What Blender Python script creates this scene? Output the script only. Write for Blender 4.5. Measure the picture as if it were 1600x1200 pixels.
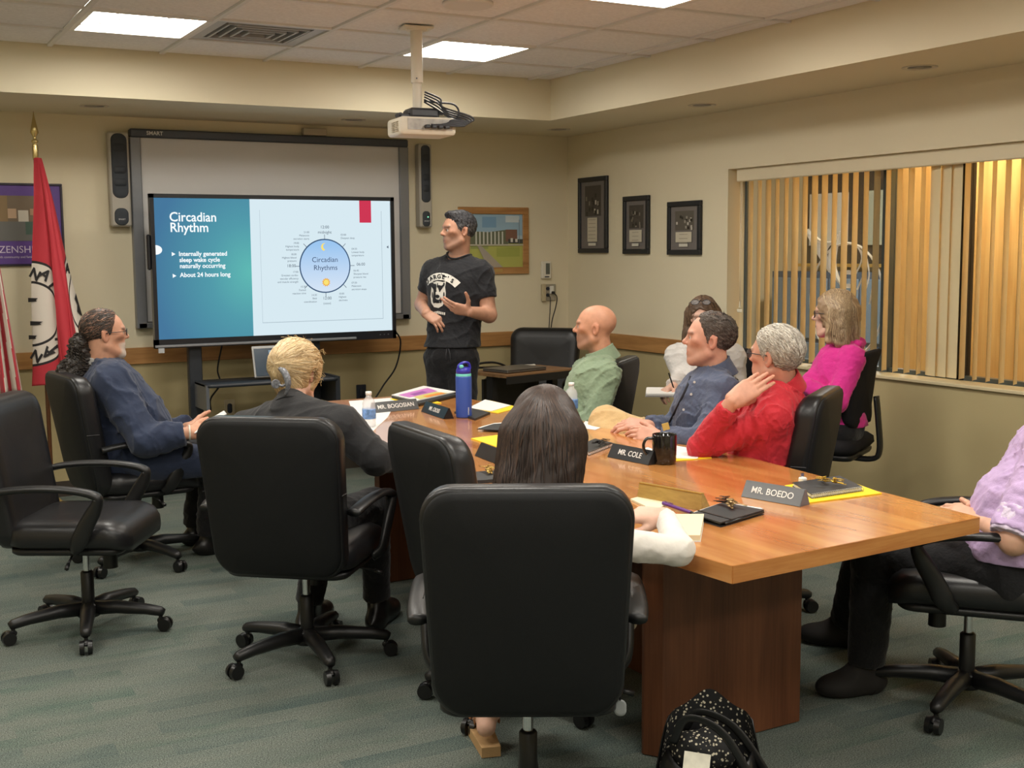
import bpy, bmesh, math, random
import numpy as np
from mathutils import Vector, Matrix
for o in list(bpy.data.objects): bpy.data.objects.remove(o, do_unlink=True)
scene = bpy.context.scene
COL = scene.collection
random.seed(7)
# ------------------------------------------------------------------ camera
CAM_R = np.array([[0.8748851, -0.05934003, 0.48068162], [-0.48427242, -0.0918052, 0.87008737], [-0.00750194, -0.99400733, -0.10905574]])
CAM_F, CAM_H = 1895.5, 1.56
cam_data = bpy.data.cameras.new('camera'); cam_data.sensor_width = 36.0; cam_data.lens = CAM_F / 1600 * 36
cam_data.clip_start = 0.05
cam = bpy.data.objects.new('camera', cam_data); COL.objects.link(cam)
_r, _d, _f = CAM_R[:, 0], CAM_R[:, 1], CAM_R[:, 2]
cam.matrix_world = Matrix(((_r[0], -_d[0], -_f[0], 0), (_r[1], -_d[1], -_f[1], 0), (_r[2], -_d[2], -_f[2], CAM_H), (0, 0, 0, 1)))
scene.camera = cam
# ------------------------------------------------------------------ world and exposure
world = bpy.data.worlds.new('world'); scene.world = world; world.use_nodes = True
world.node_tree.nodes['Background'].inputs[0].default_value = (0.5, 0.52, 0.55, 1)
world.node_tree.nodes['Background'].inputs[1].default_value = 0.3
scene.view_settings.view_transform = 'Standard'; scene.view_settings.look = 'None'
scene.view_settings.gamma = 1.0; scene.view_settings.use_curve_mapping = False
scene.view_settings.exposure = 0.0
scene.cycles.max_bounces = 8; scene.cycles.diffuse_bounces = 5; scene.cycles.glossy_bounces = 3; scene.cycles.transmission_bounces = 4; scene.cycles.transparent_max_bounces = 12
TROFFER = 28.0      # radiance of the ceiling troffers
HALL_LIGHT = 130.0  # watts of the lamps in the hallway beyond the window
# ------------------------------------------------------------------ helpers
def srgb(r, g, b):
    f = lambda c: c / 12.92 if c <= 0.04045 else ((c + 0.055) / 1.055) ** 2.4
    return (f(r / 255), f(g / 255), f(b / 255), 1.0)
MATS = {}
def nodes_of(m):
    nt = m.node_tree; return nt, nt.nodes, nt.links, nt.nodes['Principled BSDF']
def mat(name, col, rough=0.5, metal=0.0, spec=0.5, bump=0.0, bscale=200.0, var=0.0, vscale=8.0, stretch=None, trans=0.0, emit=0.0, sheen=0.0, coat=0.0, vcol=False, alpha=1.0, bdist=0.002):
    if name in MATS: return MATS[name]
    m = bpy.data.materials.new(name); m.use_nodes = True
    nt, N, L, p = nodes_of(m)
    c = col if len(col) == 4 else (*col, 1)
    p.inputs['Base Color'].default_value = c
    p.inputs['Roughness'].default_value = rough; p.inputs['Metallic'].default_value = metal
    p.inputs['Specular IOR Level'].default_value = spec
    p.inputs['Transmission Weight'].default_value = trans
    p.inputs['Coat Weight'].default_value = coat; p.inputs['Coat Roughness'].default_value = 0.12
    p.inputs['Sheen Weight'].default_value = sheen
    p.inputs['Alpha'].default_value = alpha
    if emit: p.inputs['Emission Color'].default_value = c; p.inputs['Emission Strength'].default_value = emit
    tc = None
    def coord(sc):
        nonlocal tc
        tc = tc or N.new('ShaderNodeTexCoord')
        mp = N.new('ShaderNodeMapping'); L.new(tc.outputs['Object'], mp.inputs[0])
        s = stretch or (1, 1, 1); mp.inputs['Scale'].default_value = (s[0] * sc, s[1] * sc, s[2] * sc)
        return mp.outputs[0]
    csock = None
    if vcol:
        at_ = N.new('ShaderNodeVertexColor'); at_.layer_name = 'Col'; csock = at_.outputs[0]
        L.new(csock, p.inputs['Base Color'])
    if var:
        nz = N.new('ShaderNodeTexNoise'); nz.inputs['Scale'].default_value = 1; nz.inputs['Detail'].default_value = 5
        L.new(coord(vscale), nz.inputs['Vector'])
        mr = N.new('ShaderNodeMapRange'); mr.inputs[1].default_value = 0.3; mr.inputs[2].default_value = 0.7
        mr.inputs[3].default_value = 1 - var; mr.inputs[4].default_value = 1 + var; L.new(nz.outputs[0], mr.inputs[0])
        mx = N.new('ShaderNodeMix'); mx.data_type = 'RGBA'; mx.blend_type = 'MULTIPLY'; mx.inputs[0].default_value = 1
        if csock: L.new(csock, mx.inputs[6])
        else: mx.inputs[6].default_value = c
        cm = N.new('ShaderNodeCombineColor')
        for k in range(3): L.new(mr.outputs[0], cm.inputs[k])
        L.new(cm.outputs[0], mx.inputs[7]); L.new(mx.outputs[2], p.inputs['Base Color'])
    if bump:
        nz = N.new('ShaderNodeTexNoise'); nz.inputs['Scale'].default_value = 1; nz.inputs['Detail'].default_value = 3
        L.new(coord(bscale), nz.inputs['Vector'])
        b = N.new('ShaderNodeBump'); b.inputs['Strength'].default_value = bump; b.inputs['Distance'].default_value = bdist
        L.new(nz.outputs[0], b.inputs['Height']); L.new(b.outputs[0], p.inputs['Normal'])
    MATS[name] = m
    return m
def emission(name, col, strength=1.0):
    if name in MATS: return MATS[name]
    m = bpy.data.materials.new(name); m.use_nodes = True
    nt = m.node_tree; nt.nodes.clear()
    e = nt.nodes.new('ShaderNodeEmission'); e.inputs[0].default_value = col if len(col) == 4 else (*col, 1); e.inputs[1].default_value = strength
    o = nt.nodes.new('ShaderNodeOutputMaterial'); nt.links.new(e.outputs[0], o.inputs[0])
    MATS[name] = m; return m
def unit(v):
    v = np.asarray(v, float); return v / (np.linalg.norm(v) + 1e-12)
def at(px, py, depth):
    r = CAM_R @ np.array([px - 800, py - 600, CAM_F]) * (depth / CAM_F)
    return np.array([r[0], r[1], r[2] + CAM_H])
def atz(px, py, z):
    r = CAM_R @ np.array([px - 800, py - 600, CAM_F]); r = r * ((z - CAM_H) / r[2])
    return np.array([r[0], r[1], z])
class MB:
    """collects shapes and links them as one mesh object"""
    def __init__(s): s.v = []; s.f = []; s.m = []; s.sm = []
    def add(s, vs, fs, mi=0, smooth=False):
        b = len(s.v); s.v += [tuple(map(float, q)) for q in vs]
        for q in fs: s.f.append(tuple(i + b for i in q)); s.m.append(mi); s.sm.append(smooth)
        return s
    def box(s, c, size, rz=0.0, mi=0, M=None, bev=0.0):
        x, y, z = size[0] / 2, size[1] / 2, size[2] / 2
        if bev > 0:
            e = min(bev, x * .9, y * .9, z * .9); vs = []; 
            for sx in (-1, 1):
                for sy in (-1, 1):
                    for sz in (-1, 1):
                        vs += [(sx * x, sy * (y - e), sz * (z - e)), (sx * (x - e), sy * y, sz * (z - e)), (sx * (x - e), sy * (y - e), sz * z)]
            bm = bmesh.new()
            for q in vs: bm.verts.new(q)
            r = bmesh.ops.convex_hull(bm, input=bm.verts); bm.verts.index_update()
            vs = [v.co.copy() for v in bm.verts]; fs = [[v.index for v in f.verts] for f in bm.faces]; bm.free()
        else:
            vs = [(-x, -y, -z), (x, -y, -z), (x, y, -z), (-x, y, -z), (-x, -y, z), (x, -y, z), (x, y, z), (-x, y, z)]
            fs = [(0, 3, 2, 1), (4, 5, 6, 7), (0, 1, 5, 4), (1, 2, 6, 5), (2, 3, 7, 6), (3, 0, 4, 7)]
        ca, sa = math.cos(rz), math.sin(rz)
        out = []
        for q in vs:
            q = Vector(q)
            if M is not None: q = M @ q
            else: q = Vector((q.x * ca - q.y * sa, q.x * sa + q.y * ca, q.z))
            out.append(q + Vector(c))
        return s.add(out, fs, mi)
    def cyl(s, p0, p1, r0, r1=None, n=16, mi=0, caps=True, smooth=True):
        r1 = r0 if r1 is None else r1
        p0, p1 = Vector(p0), Vector(p1); d = (p1 - p0).normalized()
        a = d.orthogonal().normalized(); b = d.cross(a)
        vs = []
        for p, r in ((p0, r0), (p1, r1)):
            for i in range(n):
                t = 2 * math.pi * i / n; vs.append(p + (a * math.cos(t) + b * math.sin(t)) * r)
        fs = [(i, (i + 1) % n, n + (i + 1) % n, n + i) for i in range(n)]
        s.add(vs, fs, mi, smooth)
        if caps:
            s.add(vs[:n], [tuple(range(n))[::-1]], mi); s.add(vs[n:], [tuple(range(n))], mi)
        return s
    def tube(s, path, r, n=8, mi=0, flat=None, closed=False, rxs=None, rys=None):
        """sweep a circle (or an ellipse: flat=(rx,ry,up)) along a path; r is a number or one per point"""
        P = [Vector(q) for q in path]; k = len(P)
        rs = [r] * k if not hasattr(r, '__len__') else list(r)
        vs = []; up = Vector(flat[2]) if flat else None; prev = None
        for i, p in enumerate(P):
            if closed: t = (P[(i + 1) % k] - P[i - 1]).normalized()
            else: t = (P[min(i + 1, k - 1)] - P[max(i - 1, 0)]).normalized()
            if up is not None: a = t.cross(up).normalized(); b = a.cross(t).normalized()
            else:
                if prev is None: a = t.orthogonal().normalized()
                else: a = (prev - t * prev.dot(t)).normalized()
                prev = a; b = t.cross(a)
            rx, ry = (flat[0], flat[1]) if flat else (rs[i], rs[i])
            if flat and hasattr(r, '__len__'): rx, ry = rx * rs[i], ry * rs[i]
            if rxs is not None: rx *= rxs[i]
            if rys is not None: ry *= rys[i]
            for j in range(n):
                w = 2 * math.pi * (j + .5) / n
                vs.append(p + a * math.cos(w) * rx + b * math.sin(w) * ry)
        fs = []
        for i in range(k if closed else k - 1):
            i2 = (i + 1) % k
            for j in range(n): fs.append((i * n + j, i * n + (j + 1) % n, i2 * n + (j + 1) % n, i2 * n + j))
        if not closed: fs += [tuple(range(n))[::-1], tuple((k - 1) * n + j for j in range(n))]
        return s.add(vs, fs, mi, n > 4)
    def lathe(s, prof, c=(0, 0, 0), n=24, mi=0, smooth=True):
        vs = [(c[0] + r * math.cos(2 * math.pi * j / n), c[1] + r * math.sin(2 * math.pi * j / n), c[2] + z) for r, z in prof for j in range(n)]
        fs = [(i * n + j, i * n + (j + 1) % n, (i + 1) * n + (j + 1) % n, (i + 1) * n + j) for i in range(len(prof) - 1) for j in range(n)]
        fs += [tuple(range(n))[::-1], tuple((len(prof) - 1) * n + j for j in range(n))]
        return s.add(vs, fs, mi, smooth)
    def prism(s, poly, z0, z1, mi=0):
        n = len(poly); vs = [(x, y, z0) for x, y in poly] + [(x, y, z1) for x, y in poly]
        fs = [tuple(range(n))[::-1], tuple(range(n, 2 * n))] + [(i, (i + 1) % n, n + (i + 1) % n, n + i) for i in range(n)]
        return s.add(vs, fs, mi)
    def slab(s, a, b, r, prof, fn=None, n=8, mi=0, smooth=True):
        """rounded-rectangle rings (half sizes a, b, corner r) at (inset, depth) steps; ring plane x,z, depth along y"""
        rings = []
        for ins, dep in prof:
            aa, bb = max(a - ins, .002), max(b - ins, .002); rr = max(min(r - ins * .6, aa, bb), .001)
            ring = []
            for cx, cz, a0 in ((aa - rr, bb - rr, 0), (-(aa - rr), bb - rr, 90), (-(aa - rr), -(bb - rr), 180), (aa - rr, -(bb - rr), 270)):
                for k in range(n + 1):
                    t = math.radians(a0 + 90 * k / n); ring.append((cx + rr * math.cos(t), dep, cz + rr * math.sin(t)))
            rings.append(ring)
        m = len(rings[0]); vs = [q for ring in rings for q in ring]
        if fn: vs = [fn(*q) for q in vs]
        fs = [(i * m + j, i * m + (j + 1) % m, (i + 1) * m + (j + 1) % m, (i + 1) * m + j) for i in range(len(rings) - 1) for j in range(m)]
        fs += [tuple(range(m))[::-1], tuple((len(rings) - 1) * m + j for j in range(m))]
        return s.add(vs, fs, mi, smooth)
    def build(s, name, mats, parent=None, loc=None, rz=0.0):
        me = bpy.data.meshes.new(name); me.from_pydata(s.v, [], s.f)
        for m in (mats if isinstance(mats, (list, tuple)) else [mats]): me.materials.append(m)
        me.polygons.foreach_set('material_index', s.m); me.polygons.foreach_set('use_smooth', s.sm)
        bm = bmesh.new(); bm.from_mesh(me); bmesh.ops.recalc_face_normals(bm, faces=bm.faces); bm.to_mesh(me); bm.free()
        me.update()
        return link(name, me, parent, loc, rz)
def link(name, data, parent=None, loc=None, rz=0.0):
    o = bpy.data.objects.new(name, data); COL.objects.link(o)
    if loc is not None: o.location = loc
    if rz: o.rotation_euler = (0, 0, rz)
    if parent is not None: o.parent = parent
    return o
def tag(o, label, cat, group=None, kind=None):
    o['label'] = label
    if cat: o['category'] = cat
    if group: o['group'] = group
    if kind: o['kind'] = kind
    return o
def thing(name, label, cat, loc=(0, 0, 0), rz=0.0, group=None):
    return tag(link(name, None, None, tuple(map(float, loc)), rz), label, cat, group)
def struct(o, label=None):
    o['kind'] = 'structure'
    if label: o['label'] = label
    return o
def dup(root, loc=None, rz=None, label=None, group=None):
    r = root.copy(); COL.objects.link(r)
    if loc is not None: r.location = loc
    if rz is not None: r.rotation_euler = (0, 0, rz)
    if label: r['label'] = label
    if group: r['group'] = group
    for ch in list(root.children):
        c = ch.copy(); COL.objects.link(c); c.parent = r
        for g in list(ch.children):
            e = g.copy(); COL.objects.link(e); e.parent = c
    return r
def text_mesh(name, body, size, material, parent=None, M=None, extrude=0.0004, align='CENTER', shear=0.0, bold=0.0, xscale=1.0, spacing=1.0, line=1.0):
    """lettering as a mesh; local x runs along the line, y is up, z faces the reader"""
    cu = bpy.data.curves.new(name, 'FONT'); cu.body = body; cu.size = size; cu.extrude = extrude; cu.align_x = align; cu.align_y = 'CENTER'
    cu.shear = shear; cu.offset = bold; cu.space_character = spacing; cu.space_line = line; cu.resolution_u = 3
    tmp = bpy.data.objects.new(name, cu); COL.objects.link(tmp)
    o = link(name, bpy.data.meshes.new(name), parent); TEXTS.append((o, tmp, material, M, xscale))
    return o
TEXTS = []
def flush_texts():
    dg = bpy.context.evaluated_depsgraph_get()
    got = [bpy.data.meshes.new_from_object(t[1].evaluated_get(dg)) for t in TEXTS]
    for (o, tmp, material, M, xs), me in zip(TEXTS, got):
        cu = tmp.data; bpy.data.objects.remove(tmp); bpy.data.curves.remove(cu)
        if xs != 1.0: me.transform(Matrix.Diagonal((xs, 1, 1, 1)))
        if M is not None: me.transform(M)
        me.materials.clear(); me.materials.append(material); old = o.data; me.name = old.name; o.data = me; bpy.data.meshes.remove(old)
def frame_matrix(origin, xdir, ydir):
    x = Vector(xdir).normalized(); y = Vector(ydir); y = (y - x * y.dot(x)).normalized(); z = x.cross(y); o = Vector(origin)
    return Matrix(((x.x, y.x, z.x, o.x), (x.y, y.y, z.y, o.y), (x.z, y.z, z.z, o.z), (0, 0, 0, 1)))
def bez(pts, n=12):
    """Catmull-Rom curve through points"""
    P = [Vector(map(float, q)) for q in pts]; P = [P[0] * 2 - P[1]] + P + [P[-1] * 2 - P[-2]]; out = []
    for i in range(1, len(P) - 2):
        for k in range(n):
            t = k / n; a, b, c, d = P[i - 1:i + 3]
            out.append(.5 * ((2 * b) + (c - a) * t + (2 * a - 5 * b + 4 * c - d) * t * t + (3 * b - a - 3 * c + d) * t ** 3))
    return out + [P[-2]]
# ------------------------------------------------------------------ the room
XR, YB, XL, YF = 5.035, 8.187, -2.2, -2.8
SOF, CEIL = 2.439, 2.699
TX, TY, TX0, TY0 = 4.302, 7.218, -1.45, -1.9      # tray edges
def wall_paint():
    m = bpy.data.materials.new('wall_paint'); m.use_nodes = True; nt, N, L, p = nodes_of(m)
    g = N.new('ShaderNodeNewGeometry'); sx = N.new('ShaderNodeSeparateXYZ'); L.new(g.outputs['Position'], sx.inputs[0])
    gt = N.new('ShaderNodeMath'); gt.operation = 'GREATER_THAN'; gt.inputs[1].default_value = 0.88; L.new(sx.outputs[2], gt.inputs[0])
    mx = N.new('ShaderNodeMix'); mx.data_type = 'RGBA'; L.new(gt.outputs[0], mx.inputs[0])
    mx.inputs[6].default_value = srgb(180, 165, 124); mx.inputs[7].default_value = srgb(222, 212, 184)
    nz = N.new('ShaderNodeTexNoise'); nz.inputs['Scale'].default_value = 160; L.new(g.outputs['Position'], nz.inputs['Vector'])
    b = N.new('ShaderNodeBump'); b.inputs['Strength'].default_value = 0.12; b.inputs['Distance'].default_value = 0.002
    L.new(nz.outputs[0], b.inputs['Height']); L.new(b.outputs[0], p.inputs['Normal'])
    L.new(mx.outputs[2], p.inputs['Base Color']); p.inputs['Roughness'].default_value = 0.62; p.inputs['Specular IOR Level'].default_value = 0.3
    return m
WALL = wall_paint()
SOFFIT = mat('soffit_paint', srgb(224, 215, 188), 0.7, bump=0.1, bscale=150)
def carpet_mat():
    m = bpy.data.materials.new('carpet'); m.use_nodes = True; nt, N, L, p = nodes_of(m)
    tc = N.new('ShaderNodeTexCoord')
    def noise(scale, detail=2.0, rot=0.0):
        mp = N.new('ShaderNodeMapping'); mp.inputs['Scale'].default_value = scale; mp.inputs['Rotation'].default_value = (0, 0, rot)
        L.new(tc.outputs['Object'], mp.inputs[0]); nz = N.new('ShaderNodeTexNoise'); nz.inputs['Scale'].default_value = 1; nz.inputs['Detail'].default_value = detail
        L.new(mp.outputs[0], nz.inputs['Vector']); return nz.outputs[0]
    def ramp(sock, stops):
        r = N.new('ShaderNodeValToRGB'); L.new(sock, r.inputs[0]); e = r.color_ramp.elements
        while len(e) < len(stops): e.new(0.5)
        for k, (pos, c) in enumerate(stops): e[k].position = pos; e[k].color = c
        return r.outputs[0]
    br = N.new('ShaderNodeTexBrick'); mp = N.new('ShaderNodeMapping'); mp.inputs['Rotation'].default_value = (0, 0, 0.0)
    L.new(tc.outputs['Object'], mp.inputs[0]); L.new(mp.outputs[0], br.inputs['Vector'])
    br.inputs['Scale'].default_value = 1.0; br.inputs['Brick Width'].default_value = 0.42; br.inputs['Row Height'].default_value = 0.1; br.inputs['Mortar Size'].default_value = 0.0
    br.inputs['Color1'].default_value = (0, 0, 0, 1); br.inputs['Color2'].default_value = (1, 1, 1, 1); br.offset = 0.37
    blend = N.new('ShaderNodeMix'); blend.data_type = 'RGBA'; blend.inputs[0].default_value = 0.62
    L.new(ramp(br.outputs[0], [(0.0, (0, 0, 0, 1)), (1.0, (1, 1, 1, 1))]), blend.inputs[6]); L.new(noise((2.2, 5.5, 1), 4), blend.inputs[7])
    base = ramp(blend.outputs[2], [(0.2, srgb(78, 92, 90)), (0.42, srgb(100, 108, 103)), (0.58, srgb(108, 113, 107)), (0.75, srgb(86, 101, 94)), (0.92, srgb(98, 110, 94))])
    fine = ramp(noise((240, 240, 240), 3), [(0.28, (0.2, 0.21, 0.21, 1)), (0.72, (1.8, 1.8, 1.75, 1))])
    rib = ramp(noise((900, 60, 1), 1), [(0.35, (0.8, 0.8, 0.8, 1)), (0.65, (1.15, 1.15, 1.15, 1))])
    m1 = N.new('ShaderNodeMix'); m1.data_type = 'RGBA'; m1.blend_type = 'MULTIPLY'; m1.inputs[0].default_value = 1; L.new(base, m1.inputs[6]); L.new(fine, m1.inputs[7])
    m2 = N.new('ShaderNodeMix'); m2.data_type = 'RGBA'; m2.blend_type = 'MULTIPLY'; m2.inputs[0].default_value = 1; L.new(m1.outputs[2], m2.inputs[6]); L.new(rib, m2.inputs[7])
    L.new(m2.outputs[2], p.inputs['Base Color']); p.inputs['Roughness'].default_value = 0.95; p.inputs['Specular IOR Level'].default_value = 0.1
    b = N.new('ShaderNodeBump'); b.inputs['Strength'].default_value = 0.5; b.inputs['Distance'].default_value = 0.004
    L.new(noise((260, 260, 260), 2), b.inputs['Height']); L.new(b.outputs[0], p.inputs['Normal'])
    return m
def wood_mat(name, dark, light, axis='y', rough=0.3, coat=0.0, scale=1.0, streak=14.0):
    if name in MATS: return MATS[name]
    m = bpy.data.materials.new(name); m.use_nodes = True; nt, N, L, p = nodes_of(m)
    tc = N.new('ShaderNodeTexCoord'); mp = N.new('ShaderNodeMapping'); L.new(tc.outputs['Object'], mp.inputs[0])
    lo, hi = 1.3 * scale, streak * scale
    mp.inputs['Scale'].default_value = {'x': (lo, hi, hi), 'y': (hi, lo, hi), 'z': (hi, hi, lo)}[axis]
    nz = N.new('ShaderNodeTexNoise'); nz.inputs['Scale'].default_value = 1; nz.inputs['Detail'].default_value = 5; nz.inputs['Distortion'].default_value = 0.7
    L.new(mp.outputs[0], nz.inputs['Vector'])
    mp2 = N.new('ShaderNodeMapping'); L.new(tc.outputs['Object'], mp2.inputs[0]); s2 = 9
    mp2.inputs['Scale'].default_value = tuple(q * (s2 if q == hi else 3) for q in mp.inputs['Scale'].default_value)
    nf = N.new('ShaderNodeTexNoise'); nf.inputs['Scale'].default_value = 1; nf.inputs['Detail'].default_value = 3; L.new(mp2.outputs[0], nf.inputs['Vector'])
    ad = N.new('ShaderNodeMix'); ad.data_type = 'RGBA'; ad.inputs[0].default_value = 0.3; L.new(nz.outputs[1], ad.inputs[6]); L.new(nf.outputs[1], ad.inputs[7])
    bw = N.new('ShaderNodeRGBToBW'); L.new(ad.outputs[2], bw.inputs[0])
    r = N.new('ShaderNodeValToRGB'); L.new(bw.outputs[0], r.inputs[0]); e = r.color_ramp.elements
    e[0].position = 0.39; e[0].color = dark; e[1].position = 0.60; e[1].color = light
    L.new(r.outputs[0], p.inputs['Base Color']); p.inputs['Roughness'].default_value = rough; p.inputs['Coat Weight'].default_value = coat; p.inputs['Coat Roughness'].default_value = 0.08
    MATS[name] = m; return m
OAK = wood_mat('oak_trim', srgb(150, 104, 58), srgb(186, 138, 84), 'x', 0.4, scale=1.4)
OAKY = wood_mat('oak_trim_y', srgb(150, 104, 58), srgb(186, 138, 84), 'y', 0.4, scale=1.4)
struct(MB().box(((XL + XR) / 2, (YF + YB) / 2, -0.05), (XR - XL + .6, YB - YF + .6, 0.1)).build('floor', carpet_mat()), 'grey-green patterned carpet')
struct(MB().box(((XL + XR) / 2, YB + .1, 1.35), (XR - XL + .4, .2, 2.8)).build('wall_back', WALL), 'cream wall above an oak rail, tan below')
struct(MB().box((XL - .1, (YF + YB) / 2, 1.35), (.2, YB - YF, 2.8)).build('wall_left', WALL))
struct(MB().box(((XL + XR) / 2, YF - .1, 1.35), (XR - XL + .4, .2, 2.8)).build('wall_front', WALL))
WY0, WY1, WZ0, WZ1 = 2.75, 6.224, 0.845, 2.07
b = MB(); xc = XR + .1
b.box((xc, (WY1 + YB) / 2, 1.35), (.2, YB - WY1, 2.8)); b.box((xc, (YF + WY0) / 2, 1.35), (.2, WY0 - YF, 2.8))
b.box((xc, (WY0 + WY1) / 2, (WZ0 - .05) / 2), (.2, WY1 - WY0, WZ0 + .05)); b.box((xc, (WY0 + WY1) / 2, (WZ1 + 2.75) / 2), (.2, WY1 - WY0, 2.75 - WZ1))
struct(b.build('wall_right', WALL), 'cream wall with the wide interior window')
b = MB(); zs, hs = (SOF + 2.82) / 2, 2.82 - SOF
b.box(((XL + XR) / 2, (TY + YB) / 2, zs), (XR - XL, YB - TY, hs)); b.box(((TX + XR) / 2, (YF + TY) / 2, zs), (XR - TX, TY - YF, hs))
b.box(((XL + TX0) / 2, (YF + TY) / 2, zs), (TX0 - XL, TY - YF, hs)); b.box(((TX + TX0) / 2, (YF + TY0) / 2, zs), (TX - TX0, TY0 - YF, hs))
struct(b.build('trim_1', SOFFIT), 'cream soffit band around the recessed ceiling')
struct(MB().box(((XL + XR) / 2, YB - .011, .89), (XR - XL, .022, .108), bev=.003).build('trim_2', OAK), 'oak chair rail along the screen wall')
struct(MB().box((XR - .011, (WY1 + YB) / 2 - .011, .89), (.022, YB - WY1 - .022, .108), bev=.003).build('trim_3', OAKY), 'oak chair rail running to the window')
VINYL = mat('vinyl_base', srgb(62, 54, 46), 0.5)
struct(MB().box(((XL + XR) / 2, YB - .004, .05), (XR - XL, .008, .1)).build('baseboard_back', VINYL)); struct(MB().box((XR - .004, (YF + YB) / 2, .05), (.008, YB - YF - .02, .1)).build('baseboard_right', VINYL))
# ---- ceiling: every lay-in tile and grid bar
TILE = mat('ceiling_tile', srgb(236, 234, 234), 0.9, spec=0.1, bump=0.5, bscale=120, bdist=0.003, var=0.06, vscale=60)
BAR = mat('ceiling_grid_bar', srgb(222, 220, 218), 0.5)
ceil = struct(MB().box(((TX + TX0) / 2, (TY + TY0) / 2, 2.80), (TX - TX0, TY - TY0, .03)).build('ceiling', mat('plenum', srgb(120, 116, 110), .9)), 'suspended tile ceiling')
GX = sorted(x for x in [3.531 + .6096 * k for k in range(-9, 3)] if TX0 + .05 < x < TX - .03); GY = sorted(y for y in [5.454 + .6096 * k for k in range(-13, 4)] if TY0 + .05 < y < TY - .03)
EX = [TX0] + GX + [TX]; EY = [TY0] + GY + [TY]
for x in GX: MB().box((x, (TY + TY0) / 2, 2.704), (.024, TY - TY0, .012)).build('grid_bar', BAR, ceil)
for y in GY: MB().box(((TX + TX0) / 2, y, 2.7045), (TX - TX0, .024, .011)).build('grid_bar', BAR, ceil)
def cell(x, y):
    i = max(k for k in range(len(EX)) if EX[k] < x); j = max(k for k in range(len(EY)) if EY[k] < y); return i, j
LIGHTS = [cell(1.4 + 1.8288 * i, 6.36 - 1.8288 * j) for i in (-1, 0, 1) for j in range(5)]
VENT = cell(2.0, 6.36)
tile_mesh = MB().box((0, 0, 0), (.585, .585, .014), bev=.004).build('ceiling_tile', TILE, ceil)
first = True
for i in range(len(EX) - 1):
    for j in range(len(EY) - 1):
        if (i, j) in LIGHTS or (i, j) == VENT: continue
        o = tile_mesh if first else tile_mesh.copy()
        if not first: COL.objects.link(o)
        first = False
        w, d = EX[i + 1] - EX[i] - .022, EY[j + 1] - EY[j] - .022
        o.location = ((EX[i] + EX[i + 1]) / 2, (EY[j] + EY[j + 1]) / 2, 2.716); o.scale = (w / .585, d / .585, 1)
# ---- troffers
GLOW = emission('troffer_glow', (1.0, 0.95, 0.86, 1), TROFFER); RIB = emission('troffer_rib', (1.0, 0.94, 0.84, 1), .85); RIB.cycles.emission_sampling = 'NONE'
WHITE = mat('white_enamel', srgb(232, 230, 224), 0.35)
n_l = 0
def troffer(i, j, label):
    cx, cy = (EX[i] + EX[i + 1]) / 2, (EY[j] + EY[j + 1]) / 2
    t = thing('ceiling_light', label, 'ceiling light', (cx, cy, 2.70), group='square ceiling troffers')
    f = MB(); s = .293
    for sx, sy, w, d in ((0, s, .586, .026), (0, -s, .586, .026), (s, 0, .026, .56), (-s, 0, .026, .56)): f.box((sx * .958, sy * .958, .004), (w, d, .014))
    f.build('frame', WHITE, t)
    MB().add([(-.268, -.268, .03), (.268, -.268, .03), (.268, .268, .03), (-.268, .268, .03)], [(0, 1, 2, 3)]).build('diffuser', GLOW, t)
    e = MB()
    for sx, sy, w, d in ((0, .27, .54, .004), (0, -.27, .54, .004), (.27, 0, .004, .54), (-.27, 0, .004, .54)): e.box((sx, sy, .016), (w, d, .028))
    e.build('inner_edge', WHITE, t)
    for sg in (-1, 1): MB().tube(bez([(sg * .26, -.26, .022), (sg * .12, -.1, .026), (sg * .1, .1, .026), (sg * .26, .26, .022)], 5), .003, 5).build('rib', RIB, t)
    return t
for (i, j) in LIGHTS:
    x, y = EX[i], EY[j]
    lab = 'lit square ceiling troffer, one of the grid outside the view'
    if 6 < y < 6.2 and .9 < x < 1.3: lab = 'lit square ceiling troffer beside the air vent above the red flag'
    if 6 < y < 6.2 and x > 2.7: lab = 'lit square ceiling troffer behind the projector pole'
    if 4 < y < 4.4 and x > 2.7: lab = 'lit square ceiling troffer nearest the camera, cut by the top edge'
    troffer(i, j, lab)
# ---- air vent in its cell
i, j = VENT; cx, cy = (EX[i] + EX[i + 1]) / 2, (EY[j] + EY[j + 1]) / 2
t = thing('air_vent', 'square stepped air diffuser in the ceiling grid beside a troffer', 'vent', (cx, cy, 2.70))
GREYV = mat('vent_metal', srgb(176, 176, 178), 0.4, .2)
MB().box((0, 0, .03), (.585, .585, .01)).build('plenum_plate', mat('vent_dark', srgb(70, 72, 78), .6), t)
for k in range(4):
    s = .21 - k * .048; b = MB()
    for dx, dy, w, d in ((0, s, 2 * s, .012), (0, -s, 2 * s, .012), (s, 0, .012, 2 * s), (-s, 0, .012, 2 * s)): b.box((dx, dy, .012 - k * .002), (w, d, .022))
    b.build('louver', GREYV, t)
b = MB()
for dx, dy, w, d in ((0, .26, .585, .06), (0, -.26, .585, .06), (.26, 0, .06, .46), (-.26, 0, .06, .46)): b.box((dx, dy, .012), (w, d, .012))
b.build('frame', GREYV, t)
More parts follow.
